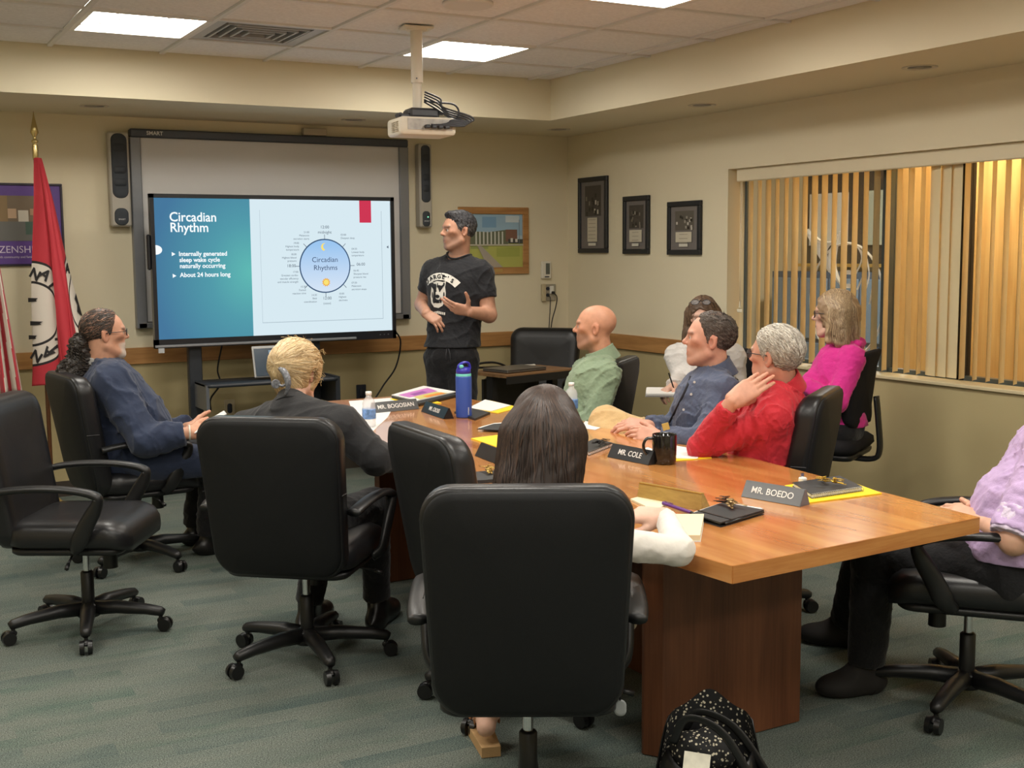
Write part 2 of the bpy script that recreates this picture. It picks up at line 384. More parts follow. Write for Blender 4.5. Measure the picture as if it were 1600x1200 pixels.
# ---- round ceiling speaker and downlights
t = thing('ceiling_speaker', 'round white ceiling loudspeaker near the projector mount', 'speaker', (2.632, 5.16, 2.70))
MB().lathe([(.10, .008), (.118, .006), (.12, -.004), (.112, -.010), (.10, -.008)], n=32).build('rim', BAR, t)
MB().lathe([(.001, .002), (.1, .002), (.1, -.004), (.001, -.006)], n=32).build('grille', mat('speaker_grille', srgb(186, 178, 172), .8, bump=.6, bscale=400), t)
CHROME = mat('chrome', (.75, .75, .76), 0.18, 1.0)
for (x, y), lab in zip([(1.397, 7.66), (3.075, 7.722), (4.66, 7.702), (4.687, 6.053), (4.693, 4.343)],
        ['unlit recessed downlight in the soffit above the left loudspeaker', 'unlit recessed downlight in the soffit above the whiteboard, left of the projector', 'unlit recessed downlight in the soffit at the room corner', 'unlit recessed downlight in the soffit above the framed photographs', 'unlit recessed downlight in the soffit above the window blinds']):
    t = thing('downlight', lab, 'ceiling light', (x, y, SOF), group='recessed downlights')
    MB().lathe([(.058, .002), (.072, -.001), (.078, -.005), (.085, -.004), (.086, .001)], n=32).build('trim_ring', mat('downlight_ring', srgb(206, 198, 180), .4), t)
    MB().lathe([(.058, -.002), (.05, .001), (.034, .001), (.02, -.002), (.001, -.003)], n=32).build('lamp_face', mat('downlight_face', srgb(150, 145, 138), .3, .3), t)
# ------------------------------------------------------------------ window, blinds and the hallway beyond
ALU = mat('window_metal', srgb(96, 108, 116), 0.35, .6); DARKM = mat('dark_mullion', srgb(36, 36, 36), .4)
GLASS = bpy.data.materials.new('window_glass'); GLASS.use_nodes = True
_n = GLASS.node_tree; _n.nodes.clear(); _o = _n.nodes.new('ShaderNodeOutputMaterial'); _m = _n.nodes.new('ShaderNodeMixShader'); _t = _n.nodes.new('ShaderNodeBsdfTransparent'); _g = _n.nodes.new('ShaderNodeBsdfGlossy')
_g.inputs['Roughness'].default_value = .02; _t.inputs[0].default_value = (.93, .95, .95, 1); _m.inputs[0].default_value = .06
_n.links.new(_t.outputs[0], _m.inputs[1]); _n.links.new(_g.outputs[0], _m.inputs[2]); _n.links.new(_m.outputs[0], _o.inputs[0])
w = struct(thing('window_1', 'wide interior window behind vertical blinds', None, (0, 0, 0))); del w['label']
GXW = 5.2
for y0, y1 in ((WY0 + .02, 4.43), (4.48, 4.96), (5.02, WY1 - .02)): MB().box((GXW, (y0 + y1) / 2, (WZ0 + WZ1) / 2), (.006, y1 - y0, WZ1 - WZ0 - .06)).build('pane', GLASS, w)
MB().box((GXW, 4.455, (WZ0 + WZ1) / 2), (.05, .05, WZ1 - WZ0)).build('mullion', DARKM, w)
MB().box((GXW, 4.99, (WZ0 + WZ1) / 2), (.07, .06, WZ1 - WZ0)).build('mullion', ALU, w)
MB().box((GXW, (WY0 + WY1) / 2, WZ0 + .02), (.05, WY1 - WY0, .04)).build('frame_bottom', ALU, w); MB().box((GXW, (WY0 + WY1) / 2, WZ1 - .015), (.05, WY1 - WY0, .03)).build('frame_top', ALU, w)
MB().box((GXW, WY1 - .012, (WZ0 + WZ1) / 2), (.05, .024, WZ1 - WZ0)).build('frame_side', ALU, w)
MB().box((5.11, (WY0 + WY1) / 2, WZ0 + .006), (.19, WY1 - WY0, .02), bev=.004).build('window_sill', mat('sill_paint', srgb(206, 192, 156), .5), w)
# emblem: flat white line decal on the pane
DECAL = mat('white_decal', srgb(226, 228, 226), .6)
b = MB(); cy, cz = 5.32, 1.30
b.tube([(GXW - .006, cy + .30 * math.cos(a), cz - .05 + .34 * math.sin(a)) for a in np.linspace(0, 2 * math.pi, 40)[:-1]], .008, 4, closed=True)
for k in range(7):
    a0 = .3 + k * .22
    b.tube(bez([(GXW - .006, cy + .02 + .05 * k * .5, cz + .02 + k * .02), (GXW - .006, cy + .10 + .04 * k, cz + .16 + k * .035), (GXW - .006, cy + .06 + .02 * k, cz + .36 - .02 * k)], 6), [.004 + .011 * math.sin(math.pi * q / 12) for q in range(13)], 4)
for k in range(4):
    b.tube(bez([(GXW - .006, cy - .04 - .05 * k, cz + .06 - .04 * k), (GXW - .006, cy - .12 - .03 * k, cz + .20 - .05 * k), (GXW - .006, cy - .06 - .05 * k, cz + .30 - .05 * k)], 6), .006, 4)
for k in range(3): b.box((GXW - .006, cy - .02, cz + .12 - .08 * k), (.003, .07, .025))
b.build('decal', DECAL, w)
# vertical blinds
VANE = mat('blind_vane', srgb(216, 200, 160), .55, bump=.1, bscale=300); VALANCE = mat('blind_valance', srgb(218, 206, 176), .45)
bl = thing('vertical_blinds', 'cream vertical window blinds with valance, half open', 'blinds', (5.1, 6.15, WZ0))
MB().box((-.025, -1.69, 1.185), (.02, 3.44, .085), bev=.006).build('valance', VALANCE, bl); MB().box((.02, -1.69, 1.19), (.05, 3.40, .035)).build('head_rail', VALANCE, bl)
vane = None
def vane_mesh():
    b = MB(); K = 6; vs = []
    for k in range(K + 1):
        u = k / K - .5; vs += [(u * .089, .005 * math.cos(u * math.pi), 0), (u * .089, .005 * math.cos(u * math.pi), 1.135)]
    f = [(2 * k, 2 * k + 2, 2 * k + 3, 2 * k + 1) for k in range(K)]
    b.add(vs, f, 0, True); b.add([(x, y - .0012, z) for x, y, z in vs], [q[::-1] for q in f], 0, True)
    return b
y = 6.10; k = 0
while y > 2.9:
    closed = 4.40 < y < 4.66
    ang = math.radians(25 + 3 * math.sin(k * 2.3) + (52 if closed else 0) + (6 if y > 5.75 else 0))
    if vane is None: vane = o = vane_mesh().build('vane', VANE, bl)
    else: o = vane.copy(); COL.objects.link(o)
    o.location = (.02, y - 6.15, .03); o.rotation_euler = (0, 0, ang); y -= .083 if not closed else .07; k += 1
b = MB().tube([(-.02, -.01, 1.14), (-.022, -.012, .6), (-.02, -.01, .33)], .0025, 5).tube([(-.02, .0, 1.14), (-.022, .002, .6), (-.02, 0, .33)], .0025, 5)
b.build('pull_cord', VALANCE, bl); MB().box((-.02, -.005, .32), (.014, .05, .022), bev=.004).cyl((-.02, -.005, .34), (-.02, -.005, .38), .008, .004, 8).build('cord_weight', mat('cord_weight_plastic', srgb(228, 220, 196), .4), bl)
# hallway
HALLW = mat('hall_wall', srgb(206, 190, 156), .7)
hx0, hx1 = 5.3, 8.6
hf = struct(MB().box(((hx0 + hx1) / 2, 5.2, .02), (hx1 - hx0, 9.6, .04)).build('floor_hall', mat('hall_floor', srgb(150, 140, 124), .4)))
struct(MB().box((hx1 + .05, 5.2, 1.4), (.1, 9.6, 2.8)).build('wall_hall', HALLW)); struct(MB().box(((hx0 + hx1) / 2, 10.0, 1.4), (hx1 - hx0, .1, 2.8)).build('wall_hall_end', HALLW)); struct(MB().box(((hx0 + hx1) / 2, .4, 1.4), (hx1 - hx0, .1, 2.8)).build('wall_hall_near', HALLW))
struct(MB().box(((hx0 + hx1) / 2, 5.2, 2.82), (hx1 - hx0, 9.6, .04)).build('ceiling_hall', mat('hall_ceiling', srgb(220, 214, 204), .8)))
GOLD = wood_mat('honey_wood', srgb(204, 156, 92), srgb(228, 186, 122), 'z', .3)
d = struct(thing('door_1', '', None, (6.05, 4.55, 0))); del d['label']
for k in range(4): MB().box((0, .82 - .83 * k, 1.3), (.08, .824, 2.56)).build('panel', GOLD, d)
MB().box((-.05, -.15, 1.32), (.03, .03, .30), bev=.008).build('handle', CHROME, d); MB().box((-.055, -.15, 1.34), (.036, .04, .05), bev=.006).build('lock', mat('red_plastic', srgb(190, 40, 40), .4), d)
lk = thing('lockers', 'row of blue metal lockers in the hallway beyond the blinds', 'locker', (8.28, 7.6, 0.04))
BLUE = mat('locker_blue', srgb(104, 124, 140), .4)
MB().box((.1, 0, .65), (.4, 3.6, 1.3)).build('body', mat('locker_body', srgb(60, 80, 100), .5), lk)
for k in range(9):
    for r in range(2): MB().box((-.11, -1.6 + .4 * k, .33 + .62 * r), (.02, .37, .58), bev=.006).build('door', BLUE, lk)
cs = thing('display_case', 'dark framed display case in the hallway above the lockers', 'display case', (8.45, 7.9, 1.42))
MB().box((.05, 0, .42), (.12, 2.6, .86)).build('back_panel', mat('case_dark', srgb(44, 40, 36), .5), cs)
for k, (c, w_) in enumerate([((222, 206, 120), .35), ((188, 176, 150), .5), ((150, 152, 132), .3), ((196, 190, 176), .5)]):
    MB().box((-.03, -1.0 + .66 * k, .42), (.03, w_, .5)).build('poster', mat('case_poster_%d' % k, srgb(*c), .5), cs)
MB().box((-.03, 0, -.02), (.10, 2.7, .03)).build('brass_rail', mat('brass_rail', srgb(206, 170, 96), .3, .7), cs)
ba = thing('support_column', 'tall dark grey metal column in the hallway behind the window emblem', 'column', (6.9, 6.35, 0.04))
MB().box((0, 0, 1.38), (.12, .34, 2.74), bev=.01).build('shaft', mat('dark_column', srgb(40, 38, 36), .5), ba); MB().box((0, 0, .06), (.2, .42, .12), bev=.01).build('foot', DARKM, ba)
for (x, y, e, col, tilt) in ((5.42, 3.5, .30, (1, .86, .62), 52), (5.42, 4.9, .30, (1, .86, .62), 52), (7.0, 7.0, .8, (1, .95, .88), 15)):
    ld = bpy.data.lights.new('hall_lamp', 'AREA'); ld.energy = HALL_LIGHT * e; ld.size = .4; ld.color = col
    lo = bpy.data.objects.new('hall_lamp', ld); COL.objects.link(lo); lo.location = (x, y, 2.72); lo.rotation_euler = (0, -math.radians(tilt), 0)
    tag(lo, 'hallway wall-washer lamp ' + ('over the lockers' if y > 6 else 'over the honey wood panels, nearer the emblem' if y > 4 else 'over the honey wood panels, farther from the emblem'), 'lamp')
# ------------------------------------------------------------------ conference table
def aty(px, py, Y):
    r = CAM_R @ np.array([px - 800, py - 600, CAM_F]); r = r * (Y / r[1]); return np.array([r[0], Y, r[2] + CAM_H])
TABLE = wood_mat('cherry_veneer', srgb(176, 106, 52), srgb(208, 147, 84), 'y', .2, coat=.6, scale=.9, streak=11)
TABLEX = wood_mat('cherry_edge', srgb(172, 104, 50), srgb(202, 140, 78), 'x', .25, coat=.4)
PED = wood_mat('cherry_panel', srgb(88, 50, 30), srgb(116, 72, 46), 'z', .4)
tb = thing('conference_table', 'long cherry wood conference table with angled ends', 'table', (2.5, 4.4, 0))
TP = [(1.995, 2.43), (3.01, 2.50), (3.112, 3.69), (3.112, 5.30), (3.01, 6.36), (1.99, 6.33), (1.892, 5.30), (1.892, 3.55)]
loc = lambda p: (p[0] - 2.5, p[1] - 4.4)
nearp = [TP[0], TP[1], TP[2], (3.112, 4.6), (1.892, 4.6), TP[7]]; farp = [(1.892, 4.6015), (3.112, 4.6015), TP[3], TP[4], TP[5], TP[6]]
for poly in (nearp, farp): MB().prism([loc(p) for p in poly], .692, .74).build('tabletop', [TABLE], tb)
def ring(poly, off):
    c = np.mean(poly, axis=0); return [tuple(np.array(p) + unit(np.array(p) - c) * off) for p in poly]
for k in range(8):
    a, b_ = np.array(loc(TP[k])), np.array(loc(TP[(k + 1) % 8])); d_ = unit(b_ - a); nrm = np.array([d_[1], -d_[0]]); m = (a + b_) / 2 + nrm * .001
    MB().box((m[0], m[1], .7155), (np.linalg.norm(b_ - a), .004, .0475), rz=math.atan2(d_[1], d_[0])).build('edge_band', TABLEX if abs(d_[0]) > .5 else TABLE, tb)
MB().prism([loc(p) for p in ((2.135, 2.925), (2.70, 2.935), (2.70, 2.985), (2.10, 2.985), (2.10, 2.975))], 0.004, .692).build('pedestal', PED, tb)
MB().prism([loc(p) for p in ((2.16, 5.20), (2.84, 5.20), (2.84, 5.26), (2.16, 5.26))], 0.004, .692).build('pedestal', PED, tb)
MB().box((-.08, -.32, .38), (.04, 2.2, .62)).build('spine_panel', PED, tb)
# ------------------------------------------------------------------ office chairs
LEATHER = mat('black_leather', srgb(25, 25, 27), .36, bump=.25, bscale=260, bdist=.0015, spec=.5)
BACKCLOTH = mat('black_backing', srgb(17, 18, 20), .6, bump=.2, bscale=500, spec=.3)
PLASTIC = mat('black_plastic', srgb(23, 23, 24), .42, bump=.08, bscale=500); RUBBER = mat('caster_black', srgb(20, 20, 21), .35)
SEAM = mat('stitch_grey', srgb(70, 70, 72), .5)
def back_fn(rec):
    return lambda x, y, z: (x * (1 - .10 * max(0, -z / .3)), -.245 + y - (z + .25) * rec + .42 * x * x - .02 * math.cos(z * 5), .69 + z)
def make_chair(name, label, rec=.17, arms=True):
    t = thing(name, label, 'chair', group='black office chairs')
    fn = back_fn(rec)
    MB().slab(.268, .298, .085, [(.24, -.052), (.12, -.054), (.03, -.053), (.014, -.048), (.009, -.042), (.0095, -.036)], fn).build('back_panel', BACKCLOTH, t)
    MB().slab(.268, .298, .085, [(.010, -.040), (.002, -.036), (0, -.02), (0, .015), (.008, .036), (.028, .052), (.07, .062), (.15, .068), (.24, .07)], fn).build('backrest', LEATHER, t)
    st = MB()
    hole = lambda x, z, d=.067: Vector(fn(x, d, z))
    st.tube([hole(x, .13, .0645 + .0 * x) for x in np.linspace(-.20, .20, 15)], .0022, 5)
    for sx in (-.085, .085): st.tube([hole(sx, z, .068) for z in np.linspace(.13, -.2, 12)], .0022, 5)
    st.tube([hole(-.262 * 1, .02 + 0 * q, -.03 + .06 * q) for q in np.linspace(0, 1, 4)], .0016, 4); st.tube([hole(.262, .02, -.03 + .06 * q) for q in np.linspace(0, 1, 4)], .0016, 4)
    st.build('stitching', SEAM, t)
    sf = lambda x, d, y: (x, y + .01, .452 + d - (.9 * max(0, y - .14) ** 2 * 3))
    MB().slab(.258, .25, .09, [(.2, -.052), (.03, -.05), (.004, -.035), (0, -.01), (.002, .022), (.014, .042), (.045, .055), (.1, .058), (.2, .052)], sf).build('seat', LEATHER, t)
    MB().slab(.235, .225, .06, [(.15, -.02), (.01, -.02), (0, -.012), (0, .006)], lambda x, d, y: (x, y, .395 + d)).build('seat_pan', PLASTIC, t)
    for sx in (-1, 1):
        if not arms: break
        P = bez([(sx * .25, .05, .40), (sx * .283, .075, .43), (sx * .292, .11, .50), (sx * .295, .165, .60), (sx * .295, .15, .632), (sx * .295, .05, .652), (sx * .292, -.08, .656), (sx * .288, -.19, .648), (sx * .280, -.25, .636)], 5)
        kx = [float(np.interp(p.z, [.40, .45, .56, .625, .65], [1.6, 2.6, 2.2, 1.3, 1.05])) if p.y > .04 else 1.05 for p in P]; ky = [float(np.interp(p.z, [.40, .5, .62, .65], [.6, .62, .95, 1.1])) if p.y > .04 else 1.1 for p in P]
        MB().tube(P, 1, 10, flat=(.0135, .026, (1, 0, 0)), rxs=kx, rys=ky).build('armrest', PLASTIC, t)
    MB().box((0, -.02, .375), (.18, .24, .035), bev=.01).cyl((0, .10, .365), (0, .10, .27), .028, .03, 14).build('tilt_mechanism', PLASTIC, t)
    MB().tube([(.05, 0, .372), (.2, .02, .368), (.27, .03, .352)], .005, 6).tube([(.265, .03, .354), (.30, .035, .342)], [.007, .009], 6).build('lever', PLASTIC, t)
    MB().cyl((0, 0, .23), (0, 0, .375), .0145, n=16).build('gas_rod', CHROME, t)
    MB().lathe([(.024, .09), (.026, .1), (.026, .25), (.02, .256)], n=16).build('gas_sleeve', PLASTIC, t)
    MB().lathe([(.045, .065), (.05, .075), (.048, .115), (.03, .125)], n=20).build('hub', PLASTIC, t)
    leg = cas = None
    for k in range(5):
        a = math.radians(90 + 72 * k)
        if leg is None:
            leg = o = MB().tube([(.03, 0, .098), (.12, 0, .102), (.24, 0, .092), (.30, 0, .082), (.315, 0, .076)], [1.25, 1.15, .95, .85, .6], 8, flat=(.027, .024, (0, 0, 1))).build('leg', PLASTIC, t)
            cas = c = MB().cyl((.30, 0, .05), (.30, 0, .08), .008, n=10).slab(.012, .022, .02, [(.002, -.007), (0, -.005), (0, .005), (.002, .007)], lambda x, d, z: (.31 + z * 1.1, d, .045 + x)).build('caster', RUBBER, t)
            w_ = []
            for s_ in (-1, 1): w_.append(MB().cyl((.318, s_ * .007, .0285), (.318, s_ * .024, .0285), .0285, .026, 18).build('wheel', RUBBER, c))
        else:
            o = leg.copy(); COL.objects.link(o); c = cas.copy(); COL.objects.link(c)
            for q in w_: e = q.copy(); COL.objects.link(e); e.parent = c
        o.rotation_euler = c.rotation_euler = (0, 0, a)
    return t
CHAIRS = [  # x, y, facing angle (deg), label
    (0.83, 5.16, -30, 'empty black leather office chair turned side-on, leftmost in the foreground'),
    (1.26, 6.20, 6, 'black leather office chair under the man in the navy blazer'),
    (1.50, 4.36, 50, 'black leather office chair of the blonde woman, seen from behind'),
    (1.97, 3.56, -2, 'empty black office chair pushed against the table between two women'),
    (1.575, 2.775, 60.5, 'black office chair in the centre foreground, back to the camera'),
    (3.285, 3.94, 126.5, 'black leather office chair behind the man in the red shirt'),
    (3.30, 4.62, 150, 'black office chair of the man in the slate blue shirt, mostly hidden'),
    (3.415, 5.60, 131.5, 'black leather office chair behind the bald man in green'),
    (4.36, 7.58, 222, 'empty black leather chair behind the small desk in the corner'),
    (3.30, 2.77, 131, 'black office chair under the person in the lavender shirt, cut by the edge')]
chair0 = None
CH = []
for (x, y, a, lab) in CHAIRS:
    if chair0 is None: chair0 = o = make_chair('office_chair', lab)
    else: o = dup(chair0, label=lab)
    o.location = (x, y, 0); o.rotation_euler = (0, 0, math.radians(a - 90)); CH.append(o)
CH[4].scale = (.97, 1, 1.015)
# fabric task chair under the woman in pink
FABRIC = mat('charcoal_fabric', srgb(30, 29, 31), .95, bump=.4, bscale=600, spec=.2)
def make_task_chair(name, label, x, y, a, mesh=False, dz=0.0):
    t = thing(name, label, 'chair', (x, y, 0), math.radians(a - 90))
    fn = lambda X, d, z: (X * (1 - .08 * max(0, z / .27)), -.235 + d - z * .12 - .5 * max(0, z - .14) ** 2 * 4 + .05 * math.cos(z * 6) + .5 * X * X, .76 + dz + z)
    MB().slab(.21, .195, .08, [(.18, -.028), (.03, -.028), (.006, -.02), (0, 0), (.006, .02), (.03, .034), (.18, .036)], fn).build('backrest', FABRIC, t)
    MB().slab(.24, .235, .08, [(.2, -.04), (.02, -.038), (0, -.015), (.004, .015), (.03, .034), (.2, .036)], lambda X, d, Y: (X, Y + .02, .475 + dz + d)).build('seat', FABRIC, t)
    MB().slab(.22, .21, .05, [(.15, -.015), (.008, -.015), (0, 0), (0, .012)], lambda X, d, Y: (X, Y + .01, .42 + dz + d)).build('seat_pan', PLASTIC, t)
    MB().tube(bez([(0, -.08, .40 + dz), (0, -.24, .395 + dz), (0, -.285, .44 + dz), (0, -.275, .6 + dz), (0, -.262, .72 + dz)], 6), 1 * np.ones(25), 8, flat=(.035, .014, (1, 0, 0)) if False else (.014, .035, (1, 0, 0))).build('back_support', PLASTIC, t)
    MB().cyl((0, 0, .2), (0, 0, .41 + dz), .016).build('gas_rod', PLASTIC, t); MB().lathe([(.045, .065), (.05, .075), (.03, .125), (.026, .22)], n=18).build('hub', PLASTIC, t)
    for k in range(5):
        q = math.radians(90 + 72 * k); c, s = math.cos(q), math.sin(q)
        MB().tube([(.03 * c, .03 * s, .1), (.15 * c, .15 * s, .1), (.30 * c, .30 * s, .08)], [1.2, 1.1, .7], 8, flat=(.02, .018, (0, 0, 1))).build('leg', PLASTIC, t)
        MB().cyl((.30 * c - s * .02, .30 * s + c * .02, .0285), (.30 * c + s * .02, .30 * s - c * .02, .0285), .0285).cyl((.3 * c, .3 * s, .04), (.3 * c, .3 * s, .08), .008, n=8).build('caster', RUBBER, t)
    return t
make_task_chair('task_chair', 'charcoal fabric task chair under the woman in the pink top', 4.46, 4.70, 120, dz=.09)
make_task_chair('task_chair', 'dark perforated chair behind the woman in the white blouse', 4.62, 5.72, 232)
# ------------------------------------------------------------------ screen wall: whiteboard, speakers, display, flags, pictures
ALUF = mat('board_aluminium', srgb(128, 130, 134), .4, .3); BDARK = mat('board_dark_frame', srgb(66, 70, 78), .4)
bd = thing('interactive_whiteboard', 'wide wall-mounted whiteboard with dark top frame behind the display', 'whiteboard', (2.672, YB, 1.09))
MB().box((0, -.02, .635), (1.9, .03, 1.22)).build('surface', mat('whiteboard_surface', srgb(206, 204, 202), .35), bd)
MB().box((0, -.035, 1.245), (1.955, .06, .055), bev=.008).build('top_frame', BDARK, bd)
for s in (-1, 1): MB().box((s * .945, -.032, .60), (.07, .055, 1.24), bev=.006).build('side_frame', ALUF, bd)
MB().box((0, -.032, 0), (1.94, .055, .04), bev=.006).build('bottom_frame', ALUF, bd); MB().box((.28, -.03, 1.30), (.17, .05, .05), bev=.004).build('top_bracket', mat('putty_box', srgb(176, 166, 146), .5), bd)
text_mesh('lettering', 'SMART', .034, mat('print_white', srgb(214, 214, 214), .5), bd, frame_matrix((-.82, -.0665, 1.245), (1, 0, 0), (0, 0, 1)), extrude=.0005, bold=.0006)
SPK = mat('speaker_beige', srgb(176, 170, 158), .5); GRL = mat('speaker_cloth', srgb(62, 66, 72), .8, bump=.5, bscale=500)
for x, lab in ((1.617, 'tall slim wall loudspeaker on the flag side of the whiteboard'), (3.772, 'tall slim wall loudspeaker between the whiteboard and the presenter')):
    t = thing('wall_speaker', lab, 'speaker', (x, YB, 1.735), group='whiteboard loudspeakers'); w = .064 if x < 2 else .05
    MB().box((0, -.05, .30), (2 * w, .08, .60), bev=.01).build('cabinet', SPK, t)
    MB().slab(w - .014, .205, w - .02, [(.03, 0), (.004, 0), (0, .006)], lambda X, d, Z: (X, -.093 - .0 + d - .003, .385 + Z)).build('grille', GRL, t)
    for zz in (.28, .36, .50): MB().slab(w - .022, .026, .02, [(.03, 0), (.002, 0), (0, .003)], lambda X, d, Z: (X, -.097 + d, zz + Z)).build('driver', mat('driver_cone', srgb(46, 50, 56), .6), t)
    MB().slab(w - .02, .055, w - .026, [(.03, 0), (.004, 0), (0, .004)], lambda X, d, Z: (X, -.094 + d, .062 + Z)).build('control_plate', GRL, t)
    text_mesh('lettering', 'SMART', .014, mat('print_white', srgb(214, 214, 214), .5), t, frame_matrix((0, -.099, .045), (1, 0, 0), (0, 0, 1)))
    MB().box((0, -.005, .30), (.06, .01, .3)).build('bracket', SPK, t)
    if x > 3: MB().cyl((.01, -.095, .075), (.01, -.10, .075), .005, n=10).build('power_light', emission('green_led', (.3, 1, .6, 1), 1.0), t)
# ---- display on its stand
TVY = 7.74
TVX0, TVX1, TVZ0, TVZ1 = 1.712, 3.352, .966, 1.930
tv = thing('flat_display', 'large wall-size flat display showing a slide, on a black stand', 'display', ((TVX0 + TVX1) / 2, TVY, 0))
TVB = mat('display_bezel', srgb(24, 28, 34), .3); ox = (TVX0 + TVX1) / 2
W, H = TVX1 - TVX0, TVZ1 - TVZ0; zc = (TVZ0 + TVZ1) / 2
MB().box((0, .05, zc), (W - .04, .06, H - .06), bev=.01).build('housing', mat('display_back', srgb(30, 32, 36), .5), tv)
b = MB(); b.box((0, 0, TVZ1 - .0125), (W, .05, .025)); b.box((0, 0, TVZ0 + .028), (W, .05, .056))
for s in (-1, 1): b.box((s * (W / 2 - .0125), 0, zc), (.025, .05, H))
b.build('bezel', TVB, tv)
MB().box((-.15, -.03, TVZ0 + .014), (W * .82, .012, .016), bev=.003).build('bottom_strip', mat('display_silver', srgb(150, 154, 160), .3, .5), tv)
MB().box((-W / 2 + .035, -.028, TVZ0 - .012), (.035, .02, .03)).build('sensor_tab', mat('sensor_grey', srgb(170, 172, 174), .4), tv); MB().box((-W / 2 - .012, 0, zc + .12), (.024, .03, .22), bev=.008).build('side_handle', TVB, tv)
for k in range(3): MB().cyl((W / 2 - .06 - .03 * k, -.024, TVZ0 + .03), (W / 2 - .06 - .03 * k, -.029, TVZ0 + .03), .004, n=8).build('button', mat('button_grey', srgb(90, 94, 100), .4), tv)
for x in (1.975, 2.775): MB().box((x - ox, .06, .62), (.085, .06, 1.2), bev=.006).build('stand_post', mat('stand_black', srgb(34, 38, 44), .45), tv)
for x in (1.975, 2.775): MB().box((x - ox, .0, .05), (.07, .66, .06), bev=.01).build('stand_foot', MATS['stand_black'], tv)
MB().box((0, .06, .1), (.8, .05, .06)).build('cross_bar', MATS['stand_black'], tv)
tr = MB().slab(.44, .17, .05, [(.1, -.012), (.004, -.012), (0, -.006), (0, .01)], lambda X, d, Y: (X - .13, -.10 + Y, .735 + d)).build('tray', MATS['stand_black'], tv)
MB().box((-.56, -.1, .66), (.02, .3, .16)).build('tray_bracket', mat('bracket_grey', srgb(110, 114, 120), .4, .5), tv); MB().box((.30, -.1, .66), (.03, .3, .18)).build('tray_bracket', MATS['stand_black'], tv)
SY = TVY - .012
def sp(px, py, off=0.0):
    q = aty(px, py, SY - .001); return (q[0] - ox, SY - TVY - .001 - off, q[2])
def slide_mat():
    m = bpy.data.materials.new('slide_teal'); m.use_nodes = True; nt = m.node_tree; nt.nodes.clear()
    o = nt.nodes.new('ShaderNodeOutputMaterial'); e = nt.nodes.new('ShaderNodeEmission'); tc = nt.nodes.new('ShaderNodeTexCoord'); mp = nt.nodes.new('ShaderNodeMapping')
    c = sp(392, 425); mp.inputs['Location'].default_value = (-c[0] * 1.5, 0, -c[2] * 1.25); mp.inputs['Scale'].default_value = (1.5, 0, 1.25)
    ln = nt.nodes.new('ShaderNodeVectorMath'); ln.operation = 'LENGTH'; r = nt.nodes.new('ShaderNodeValToRGB')
    nt.links.new(tc.outputs['Object'], mp.inputs[0]); nt.links.new(mp.outputs[0], ln.inputs[0]); nt.links.new(ln.outputs['Value'], r.inputs[0])
    el = r.color_ramp.elements; el[0].position = 0; el[0].color = srgb(98, 190, 184); el[1].position = .95; el[1].color = srgb(72, 122, 160); q = el.new(.4); q.color = srgb(84, 158, 174)
    nt.links.new(r.outputs[0], e.inputs[0]); e.inputs[1].default_value = .95; nt.links.new(e.outputs[0], o.inputs[0]); return m
LCDW = emission('slide_white', srgb(216, 234, 242), 1.0); LCDK = emission('slide_ink', srgb(84, 96, 112), 1.0); LCDT = emission('slide_text', srgb(244, 250, 252), 1.05)
sc = MB().box((0, SY - TVY + .004, (TVZ0 + .056 + TVZ1 - .025) / 2), (W - .05, .006, H - .081)).build('screen', mat('lcd_black', srgb(12, 14, 18), .2), tv)
zt, zb = TVZ1 - .0255, TVZ0 + .0565; xl, xr = -W / 2 + .0255, W / 2 - .0255; xm = sp(393, 420)[0]
ys = SY - TVY
def quad(x0, x1, z0, z1, off): return MB().add([(x0, ys - off, z0), (x1, ys - off, z0), (x1, ys - off, z1), (x0, ys - off, z1)], [(0, 1, 2, 3)])
quad(xl, xm, zb, zt, .0012).build('slide_teal_panel', slide_mat(), sc); quad(xm, xr, zb, zt, .0012).build('slide_white_panel', LCDW, sc)
a_, b_ = sp(561, 313), sp(580, 348); quad(a_[0], b_[0], b_[2], zt, .002).build('slide_ribbon', emission('slide_red', srgb(206, 56, 84), 1), sc)
p0, p1 = sp(405, 328), sp(599, 498)
b = MB(); 
for (x0, x1, z0, z1) in ((p0[0], p1[0], p1[2], p1[2] + .004), (p1[0] - .003, p1[0], p1[2], p0[2]), (p0[0], p0[0] + .002, p1[2], p0[2])): b.add([(x0, ys - .002, z0), (x1, ys - .002, z0), (x1, ys - .002, z1), (x0, ys - .002, z1)], [(0, 1, 2, 3)])
b.build('slide_shadow_box', emission('slide_grey', srgb(172, 190, 200), 1), sc)
cc = sp(508, 415.5); rr = abs(sp(547.5, 415)[0] - cc[0])
def disc(c, r, off, n=48, a0=0, a1=2 * math.pi): return [(c[0] + r * math.cos(t), ys - off, c[2] + r * math.sin(t)) for t in np.linspace(a0, a1, n, endpoint=False)]
b = MB(); b.add(disc(cc, rr, .002), [tuple(range(48))]); b.build('dial_ring', emission('slide_navy', srgb(56, 84, 118), 1), sc)
dm = bpy.data.materials.new('dial_gradient'); dm.use_nodes = True; nt = dm.node_tree; nt.nodes.clear()
_o = nt.nodes.new('ShaderNodeOutputMaterial'); _e = nt.nodes.new('ShaderNodeEmission'); _c = nt.nodes.new('ShaderNodeTexCoord'); _s = nt.nodes.new('ShaderNodeSeparateXYZ'); _r = nt.nodes.new('ShaderNodeMapRange'); _q = nt.nodes.new('ShaderNodeValToRGB')
nt.links.new(_c.outputs['Object'], _s.inputs[0]); nt.links.new(_s.outputs[2], _r.inputs[0]); _r.inputs[1].default_value = cc[2] - rr; _r.inputs[2].default_value = cc[2] + rr * .8
